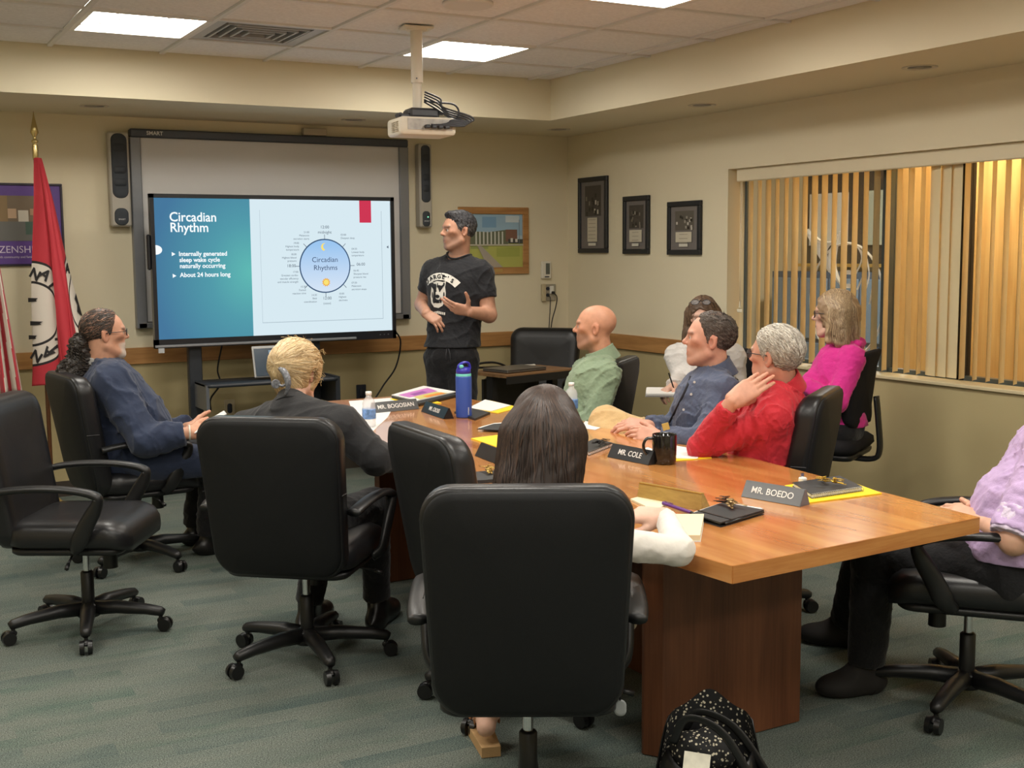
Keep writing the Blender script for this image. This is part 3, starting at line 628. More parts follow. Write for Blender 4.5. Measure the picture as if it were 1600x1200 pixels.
nt.links.new(_r.outputs[0], _q.inputs[0]); _q.color_ramp.elements[0].color = srgb(216, 230, 246); _q.color_ramp.elements[1].color = srgb(156, 198, 240); nt.links.new(_q.outputs[0], _e.inputs[0]); nt.links.new(_e.outputs[0], _o.inputs[0])
b = MB(); b.add(disc(cc, rr * .955, .003), [tuple(range(48))]); b.build('dial_face', dm, sc)
YEL = emission('slide_yellow', srgb(250, 226, 120), 1); ORG = emission('slide_orange', srgb(240, 170, 50), 1)
mo = sp(506, 386); o_ = []; 
for t in np.linspace(-2.3, .9, 14): o_.append((mo[0] + .024 * math.cos(t + 3.6) + .004, ys - .0035, mo[2] + .026 * math.sin(t + 3.6)))
for t in np.linspace(.9, -2.3, 14): o_.append((mo[0] + .012 + .018 * math.cos(t + 3.6), ys - .0035, mo[2] + .004 + .021 * math.sin(t + 3.6)))
MB().add(o_, [(k, k + 1, 26 - k, 27 - k) for k in range(13)]).build('moon', YEL, sc)
su = sp(509.5, 441); pts = [(su[0] + (.031 if k % 2 else .021) * math.cos(k * math.pi / 12), ys - .0035, su[2] + (.031 if k % 2 else .021) * math.sin(k * math.pi / 12)) for k in range(24)]
MB().add([(su[0], ys - .0035, su[2])] + pts, [(0, k + 1, (k + 1) % 24 + 1) for k in range(24)]).build('sun_rays', ORG, sc); MB().add(disc(su, .018, .0042, 20), [tuple(range(20))]).build('sun_disc', YEL, sc)
b = MB()
for k, t in enumerate((90, 45, 0, -45, -90, -135, 180, 135)):
    c, s = math.cos(math.radians(t)), math.sin(math.radians(t)); q = (-s * .0018, c * .0018)
    L0, L1 = rr * 1.0, rr * 1.16
    b.add([(cc[0] + c * L0 + q[0], ys - .003, cc[2] + s * L0 + q[1]), (cc[0] + c * L1 + q[0], ys - .003, cc[2] + s * L1 + q[1]), (cc[0] + c * L1 - q[0], ys - .003, cc[2] + s * L1 - q[1]), (cc[0] + c * L0 - q[0], ys - .003, cc[2] + s * L0 - q[1])], [(0, 1, 2, 3)])
b.build('dial_ticks', LCDK, sc)
def stext(body, px, py, size, m, align='CENTER', off=.004, xs=1.0, bold=0.0, line=1.0):
    c = sp(px, py, off); return text_mesh('slide_lettering', body, size, m, sc, frame_matrix(c, (1, 0, 0), (0, 0, 1)), extrude=0, align=align, xscale=xs, bold=bold, line=line)
stext('Circadian', 264, 339.5, .082, LCDT, 'LEFT', xs=.95, bold=.0012); stext('Rhythm', 265, 356, .082, LCDT, 'LEFT', xs=.95, bold=.0012)
stext('Internally generated', 279, 397, .039, LCDT, 'LEFT', xs=.98, bold=.001); stext('sleep wake cycle', 280, 406.5, .039, LCDT, 'LEFT', xs=.98, bold=.001); stext('naturally occurring', 280.5, 416, .039, LCDT, 'LEFT', xs=.98, bold=.001); stext('About 24 hours long', 281, 430, .039, LCDT, 'LEFT', xs=.98, bold=.001)
for px, py in ((271, 397), (272.5, 431)):
    c = sp(px, py); MB().add([(c[0] - .011, ys - .003, c[2] - .013), (c[0] + .012, ys - .003, c[2]), (c[0] - .011, ys - .003, c[2] + .013)], [(0, 1, 2)]).build('bullet', LCDT, sc)
c = sp(246, 390.5); MB().add([(xl, ys - .003, c[2])] + [(xl + .042 * math.cos(t), ys - .003, c[2] + .03 * math.sin(t)) for t in np.linspace(-1.57, 1.57, 16)], [(0, k, k + 1) for k in range(1, 16)]).build('menu_tab', LCDT, sc)
c = sp(605, 386); MB().add([(c[0] + .008, ys - .003, c[2] - .01), (c[0] - .006, ys - .003, c[2]), (c[0] + .008, ys - .003, c[2] + .01)], [(0, 1, 2)]).build('menu_arrow', LCDK, sc)
stext('Circadian', 507.5, 406, .048, emission('slide_slate', srgb(60, 78, 110), 1)); stext('Rhythms', 508.5, 418.5, .048, MATS['slide_slate'])
stext('12:00', 507, 355, .028, LCDK); stext('midnight', 507, 363, .028, LCDK); stext('12:00', 511, 466, .028, LCDK); stext('(noon)', 511, 474, .02, LCDK); stext('18:00', 455, 415.5, .028, LCDK); stext('06:00', 563.5, 413, .028, LCDK)
for px, py, al, ls in ((532, 367, 'LEFT', ['02:00', 'Deepest sleep']), (549, 389, 'LEFT', ['04:30', 'Lowest body', 'temperature']), (552, 423, 'LEFT', ['06:45', 'Sharpest blood', 'pressure rise']), (549, 442, 'LEFT', ['07:30', 'Melatonin', 'secretion stops']), (529, 459, 'LEFT', ['10:00', 'Highest', 'alertness']),
        (483, 363, 'RIGHT', ['21:00', 'Melatonin', 'secretion starts']), (467, 380, 'RIGHT', ['19:00', 'Highest body', 'temperature']), (463, 397.5, 'RIGHT', ['18:30', 'Highest blood', 'pressure']), (466, 425, 'RIGHT', ['17:00', 'Greatest cardio-', 'vascular efficiency', 'and muscle strength']), (478, 448, 'RIGHT', ['15:30', 'Fastest', 'reaction time']), (495, 461, 'RIGHT', ['14:30', 'Best', 'coordination'])):
    for k, l_ in enumerate(ls): stext(l_, px, py + 5.1 * k, .0175, LCDK, al)
# tablet on the tray
t = thing('tablet', 'small tablet propped on the display stand tray', 'tablet', (2.40, 7.62, .745))
M_ = Matrix.Rotation(math.radians(-15), 4, 'X')
MB().box((0, 0, .115), (.19, .012, .205), M=M_, bev=.004).build('body', mat('tablet_body', srgb(176, 176, 174), .4), t); MB().box((0, -.0125, .113), (.17, .004, .18), M=M_).build('screen', mat('tablet_screen', srgb(30, 48, 62), .2, emit=.3), t)
MB().box((.045, -.0155, .115), (.07, .002, .15), M=M_).build('thumbnail', emission('tablet_white', srgb(150, 170, 186), .8), t)
def cable(name, label, pts, r=.005, m=None): return tag(MB().tube(bez(pts, 10), r, 6).build(name, m or mat('cable_black', srgb(22, 22, 24), .5)), label, 'cable')
cable('tray_cable', 'thin black cable hanging behind the display to the low outlet', [(2.17, 7.84, .97), (2.15, 7.9, .8), (2.17, 7.92, .70), (2.12, 7.98, .6), (2.16, 8.14, .5)], .006)
cable('display_cable', 'black cable drooping from the display towards the table end', [(3.36, 7.76, 1.02), (3.42, 7.8, .93), (3.40, 7.85, .75), (3.32, 7.92, .6), (3.22, 7.95, .40), (3.2, 7.95, .05)], .006)
PLATE = mat('outlet_plate', srgb(186, 172, 140), .5); ODARK = mat('outlet_dark', srgb(40, 44, 56), .5)
for x, z, lab in ((2.30, .50, 'low beige wall outlet under the display tray'), (3.27, .545, 'low dark wall outlet beside the table end')):
    t = thing('wall_outlet', lab, 'outlet', (x, YB, z)); MB().box((0, -.006, 0), (.075, .012, .12), bev=.004).build('plate', PLATE if x < 3 else ODARK, t); MB().slab(.017, .034, .016, [(.008, 0), (0, .003)], lambda X, d, Z: (X, -.016 + d, Z)).build('socket', ODARK, t)
# ---- thermostat and double outlet
t = thing('thermostat', 'small white wall thermostat above the outlet', 'thermostat', (4.825, YB, 1.41)); MB().box((0, -.014, 0), (.085, .028, .135), bev=.006).build('case', mat('thermostat_white', srgb(222, 216, 200), .45), t); MB().box((.008, -.0295, .01), (.035, .002, .085)).build('display', mat('thermostat_lcd', srgb(96, 100, 92), .3), t); MB().box((.0, -.0295, -.052), (.04, .003, .008)).build('buttons', ODARK, t)
t = thing('wall_outlet', 'beige double outlet with plugged cables near the room corner', 'outlet', (4.85, YB, 1.235)); MB().box((0, -.008, 0), (.13, .016, .13), bev=.005).build('plate', mat('outlet_steel', srgb(170, 164, 150), .35, .4), t)
MB().box((-.052, -.022, 0), (.03, .03, .135), bev=.004).build('side_box', PLATE, t); MB().box((.022, -.02, .02), (.032, .02, .06), bev=.004).build('socket', mat('socket_white', srgb(226, 222, 210), .4), t)
for zz in (.03, -.02): MB().cyl((-.012, -.016, zz), (-.012, -.024, zz), .014, n=12).build('jack', ODARK, t)
MB().box((.026, -.035, -.002), (.022, .03, .022), bev=.004).build('plug', mat('plug_black', srgb(24, 24, 26), .4), t)
cable('wall_cable', 'thin black cable hanging from the corner outlet, nearer the wall edge', [(4.876, 8.15, 1.235), (4.886, 8.11, 1.20), (4.88, 8.12, 1.12), (4.85, 8.13, 1.0), (4.83, 8.13, .8), (4.8, 8.12, .4)], .0045)
cable('wall_cable', 'thin black cable hanging straight from the corner outlet jack', [(4.838, 8.16, 1.215), (4.838, 8.13, 1.19), (4.835, 8.13, 1.1), (4.825, 8.13, .95), (4.80, 8.13, .4)], .0035)
# ---- framed watercolour
def frame_obj(name, label, cat, c, w, h, bar, depth, m, axis, mat_m):
    t = thing(name, label, cat, c)
    R_ = Matrix.Identity(4) if axis == 'y' else Matrix.Rotation(math.radians(-90), 4, 'Z')
    t.rotation_euler = R_.to_euler()
    for x, z, ww, hh in ((0, h / 2 - bar / 2, w, bar), (0, -h / 2 + bar / 2, w, bar)): MB().box((x, -depth / 2, z), (ww, depth, hh), bev=.003).build('frame_bar', m, t)
    for s in (-1, 1): MB().box((s * (w / 2 - bar / 2), -depth / 2, 0), (bar, depth, h - 2 * bar), bev=.003).build('frame_bar', m, t)
    MB().box((0, -.006, 0), (w - bar * 1.5, .01, h - bar * 1.5)).build('mat_board', mat_m, t)
    return t
def patches(name, parent, items, y):
    """flat print: rectangles or polygons with their own colours"""
    b = MB(); ms = []
    for k, (poly, c) in enumerate(items): b.add([(x, y - .0004 * k, z) for x, z in poly], [tuple(range(len(poly)))], k); ms.append(mat('print_%d_%d_%d' % c, srgb(*c), .6))
    return b.build(name, ms, parent)
R4 = lambda x0, x1, z0, z1: [(x0, z0), (x1, z0), (x1, z1), (x0, z1)]
t = frame_obj('framed_painting', 'oak framed watercolour of a columned building and path', 'painting', (4.37, YB, 1.637), .60, .505, .052, .022, OAK, 'y', mat('paper_sky', srgb(176, 196, 206), .6))
it = [(R4(-.25, .25, .04, .2), (150, 180, 200)), (R4(-.10, .02, .10, .18), (120, 158, 190)), (R4(.1, .22, .14, .19), (196, 208, 212)), (R4(-.25, .25, -.2, -.02), (176, 178, 92)), (R4(-.2, -.05, -.06, -.02), (150, 158, 90)), (R4(.02, .22, -.12, -.05), (160, 166, 80)), ([(-.25, -.04), (-.25, .075), (-.05, .065), (.12, .085), (.12, -.03)], (104, 108, 84)), (R4(.10, .20, -.005, .085), (128, 92, 76))]
it += [(R4(-.16 + .032 * k, -.148 + .032 * k, -.025, .07), (206, 206, 194)) for k in range(8)] + [(R4(.12, .25, -.02, .012), (70, 72, 64)), (R4(.14, .16, -.01, .02), (212, 210, 200)), (R4(.18, .2, -.01, .015), (212, 210, 200)), (R4(.213, .217, -.03, .16), (110, 120, 128)), ([(-.15, -.03), (-.11, -.04), (.07, -.2), (-.06, -.2)], (166, 156, 142)), (R4(-.25, .25, -.036, -.026), (196, 190, 168))]
patches('watercolour', t, it, -.012); MB().box((.03, -.024, -.225), (.07, .003, .026)).build('brass_plaque', mat('plaque_brass', srgb(190, 156, 96), .4, .4), t)
# ---- three black frames on the window wall
BLK = mat('black_frame', srgb(30, 32, 36), .4)
for k, (yc, zc_, w, h, lab) in enumerate([(7.806, 1.825, .40, .57, 'tall black framed photograph and text, nearest the room corner'), (7.235, 1.738, .32, .412, 'narrow black framed group photograph with text, middle of the three'), (6.668, 1.705, .37, .36, 'squarish black framed photograph, nearest the window')]):
    t = frame_obj('framed_photo', lab, 'picture', (XR, yc, zc_), w, h, .034, .024, BLK, 'x', mat('mat_taupe', srgb(112, 106, 102), .7)); t['group'] = 'black framed photographs'
    ph = h * .40 if k < 2 else h * .36; top = h / 2 - .065
    it = [(R4(-w * .28, w * .28, top - ph, top), (72, 66, 58) if k < 2 else (92, 86, 76))]
    rnd = random.Random(k + 3)
    for q in range(14):
        x = rnd.uniform(-w * .26, w * .22); z = rnd.uniform(top - ph, top - ph * .35); g = rnd.choice([150, 190, 120, 50, 40]); it.append((R4(x, x + w * .05, z, z + ph * .14), (g, g - 6, g - 18)))
    it.append((R4(-w * (.17 if k == 0 else .24), w * (.17 if k == 0 else .24), -h / 2 + .085, top - ph - .012), (196, 188, 168)))
    for q in range(6 if k < 2 else 3): z = top - ph - .03 - q * .028; it.append((R4(-w * .13, w * .12, z, z + .004), (150, 142, 126)))
    it.append((R4(-w * .13, w * .13, -h / 2 + .055, -h / 2 + .075), (206, 202, 188)))
    patches('print', t, it, -.012)
# ---- purple poster
t = frame_obj('poster', 'purple framed motivational poster partly behind the red flag', 'poster', (.945, YB, 1.745), .655, .515, .014, .02, mat('poster_frame', srgb(40, 34, 48), .4), 'y', mat('poster_purple', srgb(92, 62, 140), .5))
patches('print', t, [(R4(-.24, .24, -.10, .18), (120, 104, 84)), (R4(-.2, .0, .0, .18), (140, 116, 80)), (R4(-.1, .22, -.1, .02), (108, 108, 104)), (R4(.06, .12, .02, .09), (206, 200, 186)), (R4(.10, .2, -.06, .02), (72, 96, 84)), (R4(.0, .05, .04, .1), (190, 160, 130)), (R4(.13, .17, .06, .10), (176, 140, 110))], -.0125)
text_mesh('lettering', 'CITIZENSHIP', .062, mat('poster_white', srgb(216, 206, 226), .5), t, frame_matrix((0, -.0135, -.155), (1, 0, 0), (0, 0, 1)), xscale=.98); text_mesh('lettering', 'it starts with community and family', .02, MATS['poster_white'], t, frame_matrix((0, -.0135, -.20), (1, 0, 0), (0, 0, 1)))
# ---- flags
BRASS = mat('brass', srgb(206, 186, 130), .25, .9)
def pole(t, top):
    MB().cyl((0, 0, .05), (0, 0, top - .02), .013, n=12).build('pole', wood_mat('pole_wood', srgb(60, 36, 22), srgb(90, 56, 32), 'z', .3), t)
    MB().lathe([(.014, top - .05), (.017, top - .04), (.017, top + .03), (.012, top + .045), (.02, top + .055), (.02, top + .062), (.010, top + .072), (.010, top + .085), (.024, top + .11), (.016, top + .15), (.006, top + .20), (.001, top + .235)], n=14).build('finial', BRASS, t)
    MB().lathe([(.001, .0), (.15, .0), (.15, .02), (.06, .05), (.025, .09), (.02, .12), (.001, .12)], n=24).build('base', BRASS, t)
def cloth_grid(fn, nu, nv, colf, mats):
    b = MB(); vs = [fn(i / nu, j / nv) for j in range(nv + 1) for i in range(nu + 1)]; b.add(vs, [], 0)
    for j in range(nv):
        for i in range(nu):
            b.f.append((j * (nu + 1) + i, j * (nu + 1) + i + 1, (j + 1) * (nu + 1) + i + 1, (j + 1) * (nu + 1) + i)); b.m.append(colf((i + .5) / nu, (j + .5) / nv)); b.sm.append(True)
    return b
FRED = mat('flag_red', srgb(176, 44, 56), .7, bump=.15, bscale=500, sheen=.2); FWHITE = mat('flag_white', srgb(214, 206, 194), .7, bump=.15, bscale=500); FBLACK = mat('flag_black', srgb(34, 32, 34), .7)
t = thing('flag', 'red flag with a white round seal hanging from a brass-tipped pole', 'flag', (1.07, 7.78, 0)); pole(t, 2.17)
# folded cloth: polyline of fold edges at the top and at the bottom, in (x, y)
top = [(-.012, -.02), (.004, -.045), (.014, -.052), (.022, -.03), (.03, -.02), (.02, -.0)]
bot = [(-.045, .045), (.125, -.03), (.125, -.09), (.20, -.105), (.245, -.06), (.31, .03)]
def flag_pt(u, v):
    s_ = v ** .85; k = u * 5; i = min(int(k), 4); f = k - i; fs = f * f * (3 - 2 * f)
    P = [np.array(a) * (1 - s_) + np.array(b_) * s_ for a, b_ in zip(top, bot)]; p = P[i] * (1 - fs) + P[i + 1] * fs
    p[1] += .012 * s_ * math.sin(u * 31 + v * 3); p[0] += .008 * s_ * math.sin(v * 9 + u * 14)
    return (p[0] - .045 * s_, p[1] - .05 * min(1, v * 6), 2.13 - v * (1.36 - .06 * u))
def seal_mat():
    m = bpy.data.materials.new('flag_seal'); m.use_nodes = True; nt, N, L, p = nodes_of(m); p.inputs['Roughness'].default_value = .7
    uv = N.new('ShaderNodeUVMap'); uv.uv_map = 'UVMap'; sx = N.new('ShaderNodeSeparateXYZ'); L.new(uv.outputs[0], sx.inputs[0]); U, V = sx.outputs[0], sx.outputs[1]
    def M(op, a_, b_=None):
        n = N.new('ShaderNodeMath'); n.operation = op
        for k, q in enumerate((a_, b_)):
            if q is None: continue
            if isinstance(q, (int, float)): n.inputs[k].default_value = q
            else: L.new(q, n.inputs[k])
        return n.outputs[0]
    def hyp(u0, su, v0, sv): a_ = M('MULTIPLY', M('SUBTRACT', U, u0), su); b_ = M('MULTIPLY', M('SUBTRACT', V, v0), sv); return M('SQRT', M('ADD', M('MULTIPLY', a_, a_), M('MULTIPLY', b_, b_)))
    def band(q, lo_, hi_): return M('MULTIPLY', M('GREATER_THAN', q, lo_), M('LESS_THAN', q, hi_))
    q1, q2 = hyp(.02, .95, .68, 1.285), hyp(1.25, .55, .68, 1.38); s1, s2 = M('LESS_THAN', U, .2), M('GREATER_THAN', U, .8)
    white = M('ADD', M('MULTIPLY', s1, M('LESS_THAN', q1, .30)), M('MULTIPLY', s2, M('LESS_THAN', q2, .36))); black = M('ADD', M('MULTIPLY', s1, M('ADD', band(q1, .172, .186), band(q1, .286, .30))), M('MULTIPLY', s2, M('ADD', band(q2, .238, .25), band(q2, .345, .36))))
    a1 = N.new('ShaderNodeMix'); a1.data_type = 'RGBA'; L.new(white, a1.inputs[0]); a1.inputs[6].default_value = srgb(182, 46, 58); a1.inputs[7].default_value = srgb(216, 208, 196)
    a2 = N.new('ShaderNodeMix'); a2.data_type = 'RGBA'; L.new(black, a2.inputs[0]); L.new(a1.outputs[2], a2.inputs[6]); a2.inputs[7].default_value = srgb(34, 32, 34); L.new(a2.outputs[2], p.inputs['Base Color']); return m
cl = cloth_grid(flag_pt, 100, 100, lambda u, v: 0, None).build('cloth', [seal_mat()], t)
uvl = cl.data.uv_layers.new(name='UVMap'); li = np.zeros(len(cl.data.loops), np.int32); cl.data.loops.foreach_get('vertex_index', li); uvl.data.foreach_set('uv', np.stack([(li % 101) / 100, (li // 101) / 100], 1).astype(np.float32).ravel())
sol = cl.modifiers.new('thickness', 'SOLIDIFY'); sol.thickness = .0015
def on_flag(u, v):
    p = np.array(flag_pt(u, v)); du = np.array(flag_pt(min(u + .01, 1), v)) - np.array(flag_pt(u - .01, v)); dv = np.array(flag_pt(u, v - .01)) - np.array(flag_pt(u, v + .01)); n_ = unit(np.cross(du, dv))
    if n_[1] > 0: n_ = -n_
    return p + n_ * .004, unit(du), unit(dv)
for ch, r_, uu, vv in [('N', -32, .055, .575), ('A', -42, .12, .578), ('T', -52, .18, .622), ('D', 118, .182, .90), ('I', 130, .15, .925), ('A', 138, .11, .943), ('N', 146, .05, .955), ('A', 0, .90, .57)]:
    p, dx, dz = on_flag(uu, .68 + (vv - .757) * .941); dx = unit(np.array([dx[0], dx[1], 0])); dz = np.array([0, 0, 1.0]); c, s = math.cos(math.radians(r_)), math.sin(math.radians(r_)); X = dx * c + dz * s; Yv = -dx * s + dz * c
    text_mesh('seal_letter', ch, .085, FBLACK, t, frame_matrix(p, X, Yv), bold=.003, extrude=.0008)
for vv, uu, w in ((.69, .03, .035), (.80, .04, .055), (.865, .02, .03)):
    p, dx, dz = on_flag(uu, .68 + (vv - .757) * .941); MB().add([tuple(p + dx * -.03 + dz * .012), tuple(p + dx * w + dz * .006), tuple(p + dx * w * .6 - dz * .004), tuple(p + dx * w * .8 - dz * .012), tuple(p - dx * .03 - dz * .014)], [(0, 1, 2, 3, 4)]).build('seal_figure', FBLACK, t)
p, dx, dz = on_flag(.93, .664); MB().add([tuple(p + dx * .03 + dz * .06), tuple(p - dx * .01 + dz * .03), tuple(p + dx * .01 - dz * .01), tuple(p - dx * .02 - dz * .05), tuple(p + dx * .045 - dz * .09)], [(0, 1, 2, 3, 4)]).build('seal_figure', FBLACK, t)
t = thing('flag', 'red and white striped flag, only its fringe edge showing at the far left', 'flag', (.70, 7.62, 0)); pole(t, 2.2)
us = cloth_grid(lambda u, v: (.01 + (.04 + .16 * v) * u - .0, -.03 - .05 * math.sin(u * 16) * (.3 + v * .7), 2.1 - 1.35 * v), 48, 40, lambda u, v: 2 if v < .42 and u < .5 else (0 if int(u * 9 + v * 1.5) % 2 else 1), None).build('cloth', [FRED, FWHITE, mat('flag_navy', srgb(40, 44, 86), .7)], t); us.modifiers.new('thickness', 'SOLIDIFY').thickness = .0015
# ---- projector on its ceiling mount
PJ = mat('projector_white', srgb(224, 216, 200), .4); PB = mat('projector_dark', srgb(52, 54, 60), .4)
t = thing('projector', 'white ceiling projector with black cables on a white pole', 'projector', (2.66, 5.80, 2.15), math.radians(-6))
MB().slab(.15, .045, .02, [(.04, -.11), (.004, -.11), (0, -.10), (0, .10), (.004, .11), (.04, .11)], lambda X, d, Z: (X + .02, d, .045 + Z)).build('body', PJ, t)
MB().box((.03, -.111, .052), (.24, .004, .055)).build('connector_panel', mat('projector_panel', srgb(170, 166, 160), .45, var=.2, vscale=30), t)
for k in range(2):
    for r in range(6): MB().box((-.133, -.06 + .06 * k, .02 + .009 * r), (.006, .045, .004)).build('vent_slot', mat('vent_tan', srgb(190, 180, 160), .6), t)
MB().box((.02, 0, .115), (.16, .13, .05), bev=.012).box((0, 0, .098), (.2, .1, .02)).build('mount_plate', PB, t)
MB().cyl((-.10, -.03, .105), (-.10, .03, .105), .012, n=10).cyl((.12, -.05, .115), (-.07, -.05, .115), .009, n=10).build('mount_knob', PB, t)
MB().cyl((0, 0, .13), (0, 0, .29), .024, n=20).build('inner_pole', PJ, t); MB().cyl((0, 0, .27), (0, 0, .545), .031, n=20).cyl((-.012, -.030, .29), (-.012, -.033, .29), .004, n=8, mi=1).build('outer_pole', [PJ, PB], t)
MB().box((0, 0, .545), (.16, .11, .012), bev=.004).lathe([(.05, .53), (.055, .535), (.055, .545)], n=20).build('ceiling_plate', PJ, t)
for k in range(5):
    s = k * .012
    MB().tube(bez([(.03, -.02 - s * .3, .175 + s), (.09, -.05 - s, .135 + s), (.15 - s, -.10, .085 + s * 1.2), (.19 + s, -.13, .07 + s * .6), (.21 + s * .8, -.13, .05 + s * .5), (.14, -.135, .045 + s * .6), (.03 + s * 2, -.125, .05)], 7), .005, 6).build('cable', PB, t)
MB().tube(bez([(.16, -.12, .07), (.19, -.1, .12), (.17, -.08, .16), (.10, -.05, .17), (.03, -.02, .18)], 7), .005, 6).build('cable', PB, t)
for k in range(4): MB().box((.01 + .035 * k, -.125, .04), (.026, .03, .018), bev=.004).build('plug', PB, t)
# ---- corner desk with closed laptop
DW = wood_mat('desk_wood', srgb(120, 86, 56), srgb(160, 120, 82), 'x', .35); DB = mat('desk_black', srgb(30, 29, 30), .5)
t = thing('small_desk', 'small black framed desk with brown top in the corner', 'desk', (4.04, 7.16, 0), math.radians(14))
MB().box((0, 0, .745), (.66, .40, .02)).build('desk_top', DW, t); MB().box((0, -.197, .72), (.66, .012, .05)).build('front_edge', DB, t)
for s in (-1, 1): MB().box((s * .28, 0, .37), (.05, .06, .73)).box((s * .28, 0, .02), (.05, .40, .04)).build('leg', DB, t)
MB().box((0, .12, .50), (.52, .02, .40)).build('modesty_panel', DB, t); MB().box((-.1, -.02, .30), (.42, .3, .03)).build('shelf', DB, t)
t = thing('laptop', 'closed dark grey laptop on the small corner desk', 'laptop', (3.96, 7.13, .756), math.radians(14)); MB().box((0, 0, .008), (.36, .25, .014), bev=.004).build('base', mat('laptop_grey', srgb(96, 90, 82), .35, .3), t); MB().box((0, 0, .0195), (.36, .25, .008), bev=.003).build('lid', MATS['laptop_grey'], t)
t = thing('remote_control', 'small white remote lying on the corner desk', 'remote', (4.17, 7.33, .756), math.radians(8)); MB().box((0, 0, .008), (.13, .035, .014), bev=.004).build('shell', mat('remote_white', srgb(226, 220, 208), .4), t); MB().box((.03, 0, .0165), (.03, .018, .003)).build('keys', ODARK, t)
cable('desk_cable', 'loop of thick black cable lying behind the presenter on the desk', [(3.66, 7.24, .775), (3.76, 7.28, .80), (3.9, 7.315, .80), (4.0, 7.34, .768), (3.9, 7.335, .766), (3.76, 7.30, .772)], .008)
# ------------------------------------------------------------------ smooth bodies: blended tapered volumes turned into one surface
_EDGE = [(0, 1), (2, 3), (4, 5), (6, 7), (0, 2), (1, 3), (4, 6), (5, 7), (0, 4), (1, 5), (2, 6), (3, 7)]
_CORN = np.array([[i & 1, (i >> 1) & 1, (i >> 2) & 1] for i in range(8)])
def surface(fn, lo, hi, h, coarse=6):
    lo = np.asarray(lo, float) - 2 * h; hi = np.asarray(hi, float) + 2 * h
    nc = np.ceil((hi - lo) / (h * coarse)).astype(int); H = h * coarse
    g = np.stack(np.meshgrid(*[np.arange(k) for k in nc], indexing='ij'), -1).reshape(-1, 3)
    d = fn(lo + (g + .5) * H)
    act = g[np.abs(d) < H * 1.15]
    if len(act) == 0: return np.zeros((0, 3)), np.zeros((0, 4), int)
    n = nc * coarse + 1
    need = np.zeros(n, bool)
    off = np.stack(np.meshgrid(*[np.arange(coarse + 1)] * 3, indexing='ij'), -1).reshape(-1, 3)
    idx = (act[:, None, :] * coarse + off[None]).reshape(-1, 3); need[idx[:, 0], idx[:, 1], idx[:, 2]] = True
    pts = np.argwhere(need); val = np.full(n, 1e3, np.float32)
    val[pts[:, 0], pts[:, 1], pts[:, 2]] = fn(lo + pts * h)
    offc = np.stack(np.meshgrid(*[np.arange(coarse)] * 3, indexing='ij'), -1).reshape(-1, 3)
    cells = (act[:, None, :] * coarse + offc[None]).reshape(-1, 3)
    cv = np.stack([val[cells[:, 0] + c[0], cells[:, 1] + c[1], cells[:, 2] + c[2]] for c in _CORN], 1)
    ins = cv < 0; mix = ins.any(1) & ~ins.all(1); cells = cells[mix]; cv = cv[mix]; ins = ins[mix]
    acc = np.zeros((len(cells), 3)); cnt = np.zeros(len(cells))
    for a, b in _EDGE:
        m = ins[:, a] != ins[:, b]; va, vb = cv[m, a], cv[m, b]; t = (va / (va - vb))[:, None]
        acc[m] += _CORN[a] + (_CORN[b] - _CORN[a]) * t; cnt[m] += 1
    V = lo + (cells + acc / cnt[:, None]) * h
    vid = np.full(n, -1, np.int32); vid[cells[:, 0], cells[:, 1], cells[:, 2]] = np.arange(len(cells))
    F = []
    for ax in range(3):
        e = np.zeros(3, int); e[ax] = 1; ci = 1 << ax
        m = (ins[:, 0] != ins[:, ci]) & (cells.min(1) > 0); c = cells[m]; flip = ins[m, 0]
        u = np.zeros(3, int); w = np.zeros(3, int); u[(ax + 1) % 3] = 1; w[(ax + 2) % 3] = 1
        q = [vid[tuple((c - s).T)] for s in (0 * u, u, u + w, w)]; Q = np.stack(q, 1)
        Q[~flip] = Q[~flip][:, ::-1]; F.append(Q[(Q >= 0).all(1)])
    return V, np.concatenate(F)
def nrm1(Q): return np.sqrt(np.einsum('ij,ij->i', Q, Q))
F32 = np.float32
